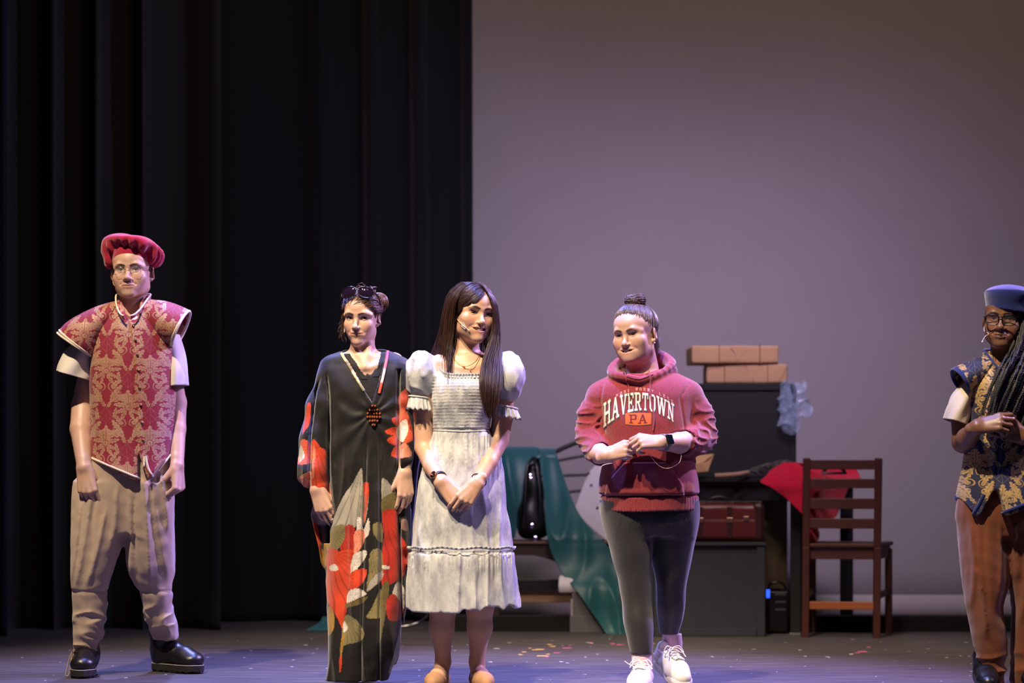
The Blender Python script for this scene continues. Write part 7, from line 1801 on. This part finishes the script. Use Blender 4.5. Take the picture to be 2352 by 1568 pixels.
    o = MB(); o.tube(spline([P(1890, 1082, 12.55), P(1902, 1074, 12.55), P(1920, 1070, 12.55), P(1936, 1078, 12.55), P(1940, 1084, 12.55)], 16), .010, 8); o.tube([P(1886, 1086, 12.55), P(1915, 1086, 12.54), P(1944, 1086, 12.55)], .007, 8)
    o = o.build('coat_hanger', BLACKPLASTIC, None, True); tag(o, 'black plastic hanger end lying on the crimson cloth', 'hanger')
    # ---- ladder-back chair
    wood = plain('dark_red_wood', (74, 36, 30), .5, .25, 7, .0004, 200, (1, 1, .2)); ch_o = np.array([px_x(1932, 12.4), 12.45, 0])
    c = root('wooden_chair', ch_o, 'dark reddish brown ladder-back wooden chair seen from behind, right of the table', 'chair')
    B0, B1 = np.array([px_x(1849, 12.28), 12.28]), np.array([px_x(2013, 12.22), 12.22]); F0, F1 = np.array([px_x(1866, 12.66), 12.66]), np.array([px_x(2041, 12.58), 12.58])
    top = pz(1052, 12.28); sz = pz(1253, 12.4); v3 = lambda p, z: np.array([p[0], p[1], z])
    for p in (B0, B1):
        o = MB().bar(v3(p, 0), v3(p+np.array([0, -.03]), sz), .036, .040, (0, 1, 0)); o.bar(v3(p+np.array([0, -.03]), sz), v3(p+np.array([0, -.075]), top), .036, .036, (0, 1, 0)); o = o.build('back_post', wood, c); bevel(o, .004)
    for p in (F0, F1): o = MB().bar(v3(p, 0), v3(p, sz-.02), .036, .036, (0, 1, 0)).build('front_leg', wood, c); bevel(o, .004)
    for i, (y0, y1) in enumerate(((1056, 1078), (1099, 1121), (1144, 1168), (1190, 1213))):
        zc = (pz(y0, 12.24)+pz(y1, 12.24))/2; hh = (y1-y0)*12.24/F; k = np.interp(zc, [sz, top], [-.03, -.075])
        a_, b_ = v3(B0+np.array([0, k]), zc), v3(B1+np.array([0, k]), zc); n_ = 9; m = MB(); vs = []
        for u in np.linspace(0, 1, n_):
            p = a_+(b_-a_)*u+np.array([0, -.014*math.sin(u*math.pi), 0])
            vs += [p+[0, -.008, -hh/2], p+[0, -.008, hh/2], p+[0, .008, hh/2], p+[0, .008, -hh/2]]
        fc = [(j*4+q, j*4+(q+1) % 4, j*4+4+(q+1) % 4, j*4+4+q) for j in range(n_-1) for q in range(4)]+[(0, 1, 2, 3), (n_*4-1, n_*4-2, n_*4-3, n_*4-4)]
        o = mesh_py('back_slat', vs, fc, wood, c); bevel(o, .003)
    sv = [v3(B0+[-.010, -.03], 0), v3(B1+[.012, -.03], 0), v3(F1+[.03, .03], 0), v3(F0+[-.02, .03], 0)]
    vs = [p+np.array([0, 0, z]) for z in (sz-.004, sz+.018) for p in sv]; o = mesh_py('seat', vs, [(3, 2, 1, 0), (4, 5, 6, 7), (0, 1, 5, 4), (1, 2, 6, 5), (2, 3, 7, 6), (3, 0, 4, 7)], wood, c); bevel(o, .006, 3)
    for p, q_ in ((B0, B1), (B1, F1), (F1, F0), (F0, B0)): o = MB().bar(v3(p, sz-.035), v3(q_, sz-.035), .020, .060, (0, 0, 1)).build('seat_rail', wood, c); bevel(o, .003)
    orange = plain('lit_wood', (150, 82, 44), .55, .15, 7, 0, 200, (.2, 1, 1)); zs = pz(1389, 12.3)  # light on the back stretcher is put into its orange-brown wood colour
    o = MB().bar(v3(B0, zs), v3(B1, zs), .022, .040, (0, 0, 1)).build('back_stretcher', orange, c); bevel(o, .003)
    zs = pz(1366, 12.4)
    for p, q_ in ((B1, F1), (B0, F0)): o = MB().bar(v3(p, zs), v3(q_, zs+.01), .020, .032, (0, 0, 1)).build('side_stretcher', wood, c); bevel(o, .003)
    # ---- small electronic unit with a blue light
    dg = 12.52; g = root('power_unit', (px_x(1787, dg), dg+.08, 0), 'small black stage power unit with a blue indicator light under the table', 'electronic unit')
    xg0, xg1 = px_x(1764, dg), px_x(1812, dg); hg = pz(1336, dg)
    boxy('casing', g, BLACKPLASTIC, ((xg0+xg1)/2, dg+.09, hg/2-.02), (xg1-xg0, .16, hg-.06), None, .008)
    th = np.linspace(0, math.pi, 16); ribbon('carry_handle', np.array([[(xg0+xg1)/2+.046*math.cos(t), dg+.07, hg-.055+.05*math.sin(t)**.6] for t in th]), .007, BLACKPLASTIC, g)
    for z in (.15, .19, .23): boxy('vent', g, plain('vent_grey', (60, 60, 66), .5), ((xg0+xg1)/2+.012, dg+.008, hg*.5+z-.16), (.056, .006, .010), None, .002)
    em = bpy.data.materials.new('blue_led'); em.use_nodes = True; bs = em.node_tree.nodes['Principled BSDF']; bs.inputs['Emission Color'].default_value = (.02, .08, 1, 1); bs.inputs['Emission Strength'].default_value = 2.2; bs.inputs['Base Color'].default_value = (.02, .05, .6, 1)
    boxy('indicator_light', g, em, (px_x(1763, dg)+.003, dg+.004, pz(1363, dg)), (.018, .012, .044), None, .003)
    for i in range(2): boxy('foot', g, RUBBER, (xg0+.02+i*(xg1-xg0-.04), dg+.09, .006), (.02, .12, .012), None, .003)
    # ---- bench with slatted back
    bw = plain('bench_wood', (52, 36, 30), .6, .25, 6, .0004, 200, (.2, 1, 1)); bk = plain('black_rail', (16, 15, 17), .45, .1); pale = plain('bench_edge', (112, 84, 76), .6, .15)
    d0, d1 = 12.78, 13.18; xl, xr = px_x(1120, d0), px_x(1440, d0); bz = pz(1243, d0)
    b = root('bench', ((xl+xr)/2, (d0+d1)/2, 0), 'dark wooden bench with black slatted back under the teal cloth', 'bench')
    nb = 3
    for i in range(nb): boxy('seat_board', b, bw, ((xl+xr)/2, d0+(i+.5)*(d1-d0)/nb, bz-.012), (xr-xl, (d1-d0)/nb-.008, .024), None, .004)
    boxy('front_edge', b, pale, ((xl+xr)/2, d0-.002, bz-.006), (xr-xl, .008, .012), None, .002)
    n_ = 13; vs = []
    for u in np.linspace(0, 1, n_):
        x = xl+(xr-xl)*u; lo = bz-.075-.055*sstep(.30, .62, u)
        vs += [(x, d0+.01, bz-.024), (x, d0+.01, lo), (x, d0+.03, lo), (x, d0+.03, bz-.024)]
    mesh_py('apron', vs, [(j*4+q, j*4+(q+1) % 4, j*4+4+(q+1) % 4, j*4+4+q) for j in range(n_-1) for q in range(4)]+[(0, 1, 2, 3), (n_*4-1, n_*4-2, n_*4-3, n_*4-4)], bw, b)
    for x in (xl+.04, xr-.04):
        for y in (d0+.05, d1-.05): o = MB().box((x, y, bz/2-.012), (.05, .05, bz-.024), None).build('leg', bw, b); bevel(o, .004)
    boxy('lower_rail', b, bk, ((xl+xr)/2, d0+.06, (pz(1331, d0)+pz(1356, d0))/2), (xr-xl-.10, .03, (1356-1331)*d0/F), None, .003)
    boxy('foot_beam', b, plain('tan_beam', (150, 116, 90), .7, .12), ((xl+px_x(1316, d0))/2, d0+.10, (pz(1358, d0)+pz(1385, d0))/2), (px_x(1316, d0)-xl, .05, (1385-1358)*d0/F), None, .003)
    for i, pts in enumerate(([(1235, 1046), (1268, 1040), (1300, 1026), (1332, 1014), (1380, 1002)], [(1240, 1068), (1280, 1058), (1345, 1046), (1390, 1042)], [(1240, 1094), (1290, 1092), (1345, 1090), (1400, 1090)], [(1240, 1134), (1300, 1130), (1340, 1126), (1400, 1122)])):
        ln = spline([P(x, y, d1+.01) for x, y in pts], 20); v, f = tube_np(ln, .018 if i == 0 else .012, 6, .7); mesh_np('back_rail', v, f, bk, b)
    for x0_, x1_, y0_ in ((1236, 1236, 1040), (1392, 1394, 1002)):
        o = MB().bar(P(x1_, 1243, d1), P(x0_, y0_, d1+.01), .036, .036, (0, 1, 0)).build('back_post', bk, b); bevel(o, .005)
    # ---- black jacket slung over the bench
    bl = plain('black_leatherette', (20, 20, 22), .35, .2, 30, .001, 200)
    j = root('black_bag', (px_x(1225, 12.9), 12.95, bz), 'black leather bag with buckles standing on the bench between the teal folds', 'bag')
    q = Vox(P(1186, 1246, 12.84)-[0, .02, .0], P(1262, 1042, 13.16), .006)
    q.put(cone(P(1222, 1200, 12.98), P(1226, 1080, 13.0), .085, .045, ((0, 1, 0), .8))); q.put(cone(P(1206, 1215, 12.98), P(1240, 1215, 12.98), .055, .055), .03); w = Wob(161, 7, (16, 46)); q.disp(lambda X, Y, Z: .006*w(X, Y, Z)); q.clip(lambda X, Y, Z: bz+.002-Z); q.build('body', bl, j)
    for x in (1208, 1243): ribbon('strap', spline([P(x-6, 1215, 12.87), P(x-2, 1150, 12.875), P(x-2+(4 if x < 1220 else -8), 1075, 12.92), P(1226, 1050, 12.97)], 16), .010, bl, j, 6, .5, (0, -1, 0))
    for x, y in ((1218, 1092), (1219, 1099), (1222, 1208), (1230, 1237)): boxy('buckle', j, plain('bright_buckle', (200, 200, 205), .2, .05, Metallic=1.0), P(x, y, 12.865), (.018, .010, .020 if y < 1200 else .030), None, .004)
    # ---- white shaped panel leaning on the bench back
    sh = [(1392, 1060), (1372, 1064), (1356, 1080), (1342, 1108), (1330, 1140), (1321, 1164), (1326, 1180), (1350, 1206), (1392, 1242), (1450, 1243), (1450, 1062)]
    vs = [P(x, y, 12.90+(1243-y)*.0004) for x, y in sh]; n_ = len(vs); vs += [p+np.array([0, .03, 0]) for p in vs]
    wp = mesh_py('panel_tmp', vs, [tuple(range(n_))[::-1], tuple(range(n_, 2*n_))]+[(i, (i+1) % n_, n_+(i+1) % n_, n_+i) for i in range(n_)], plain('off_white_paint', (206, 200, 208), .6, .06, 10))
    wp.name = 'shaped_panel'; bevel(wp, .006, 2); tag(wp, 'off-white shaped panel with dark spots leaning on the bench behind the teal cloth', 'panel')
    for x, y in ((1358, 1114), (1352, 1086), (1384, 1168), (1372, 1166)):
        m = MB(); p = P(x, y, 12.90+(1243-y)*.0004); m.tube([p+[0, .001, 0], p+[0, -.004, 0], p+[0, -.006, 0]], [.008, .008, .004], 10); m.build('peg', plain('grey_peg', (84, 80, 88), .5), wp, True)
    # ---- grey plinth and white cloth on it
    dp = CAMH*F/(1453-HY); xg0, xg1 = px_x(1311, dp), px_x(1440, dp); hp = pz(1362, dp)
    p = root('plinth', ((xg0+xg1)/2, dp+.1, 0), 'low grey box on the floor under the end of the teal cloth', 'box'); gm = plain('grey_paint', (96, 92, 98), .75, .12, 12)
    boxy('body', p, gm, ((xg0+xg1)/2, dp+.08, hp/2), (xg1-xg0-.01, .14, hp), None, .006); boxy('corner_strip', p, plain('pale_edge', (150, 146, 152), .7, .2), (xg0+.006, dp+.008, hp*.45), (.014, .010, hp*.8), None, .002); boxy('skirting', p, gm, ((xg0+xg1)/2, dp+.006, .045), (xg1-xg0+.01, .012, .09), None, .003)  # corner strip is a lighter grey along the left edge
    wc = draped('folded_cloth', [(1322, 1286, 1340, .06), (1330, 1284, 1350, .02), (1345, 1283, 1356, .0), (1360, 1284, 1358, .01)], cloth('white_sheet', (212, 208, 218), .05), None, dp+.02, 171, .02, 20, 14, .006)
    tag(wc, 'small white folded cloth lying on the grey box beside the teal drape', 'cloth')
    # ---- teal drape
    tl = Mat('teal_satin', .48); E.nt = tl.nt; n1 = tl.noise(4, 3); tl.color(tl.mix(n1, srgb(14, 74, 80), srgb(22, 92, 98))); tl.b.inputs['Sheen Weight'].default_value = .5; tl.b.inputs['Sheen Tint'].default_value = (.5, .8, .9, 1); tl.bump(tl.noise(300, 2), .0005, .5)
    t = root('teal_drape', (px_x(1300, 12.7), 12.7, 0), 'long teal satin drape hanging over the bench back down to the floor', 'cloth')
    draped('long_fall', [(1036, 1234, 1276, .42), (1060, 1240, 1284, .34), (1120, 1249, 1304, .24), (1180, 1252, 1330, .13), (1226, 1256, 1368, .02), (1250, 1261, 1392, .0), (1276, 1270, 1410, -.01), (1304, 1284, 1420, -.03), (1330, 1301, 1424, -.07), (1352, 1320, 1424, -.12), (1378, 1340, 1424, -.15), (1404, 1358, 1428, -.16), (1432, 1378, 1442, -.17), (1449, 1388, 1480, -.18), (1456, 1396, 1512, -.19)], tl.m, t, 12.72, 181, .055, 48, 90, .003, (14, 36), (1.0, .3, -.45))
    draped('left_fall', [(1026, 1100, 1232, .42), (1034, 1100, 1240, .36), (1060, 1100, 1226, .30), (1100, 1102, 1216, .26), (1150, 1104, 1204, .24), (1200, 1106, 1190, .23), (1236, 1108, 1182, .22)], tl.m, t, 12.76, 182, .06, 30, 40, .003, (14, 34))
    draped('top_fold', [(1030, 1190, 1274, .46), (1036, 1196, 1276, .41), (1044, 1206, 1278, .38), (1052, 1222, 1276, .37)], tl.m, t, 12.72, 183, .03, 24, 12, .004)
    ft = CAMH*F/(1448-HY)
    o = draped('teal_scarf', [(1416, 742, 760, .06), (1430, 734, 764, .02), (1440, 716, 770, -.02), (1448, 704, 776, -.06)], tl.m, None, ft, 184, .03, 22, 16, .005); tag(o, 'end of a teal cloth lying on the floor behind the floral robe', 'cloth')
    dc = 12.9; ln = spline([P(905, 1440, 12.75), P(935, 1437, 12.75), P(958, 1430, 12.75), (P(975, 1420, 12.8)), P(985, 1405, 12.85), P(992, 1360, 12.9)], 24)
    v, f = tube_np(ln, .008, 8); o = mesh_np('metal_tube', v, f, STEEL); tag(o, 'bent metal tube on the floor between the robe and the white dress', 'tube')
if want('props'): build_props()
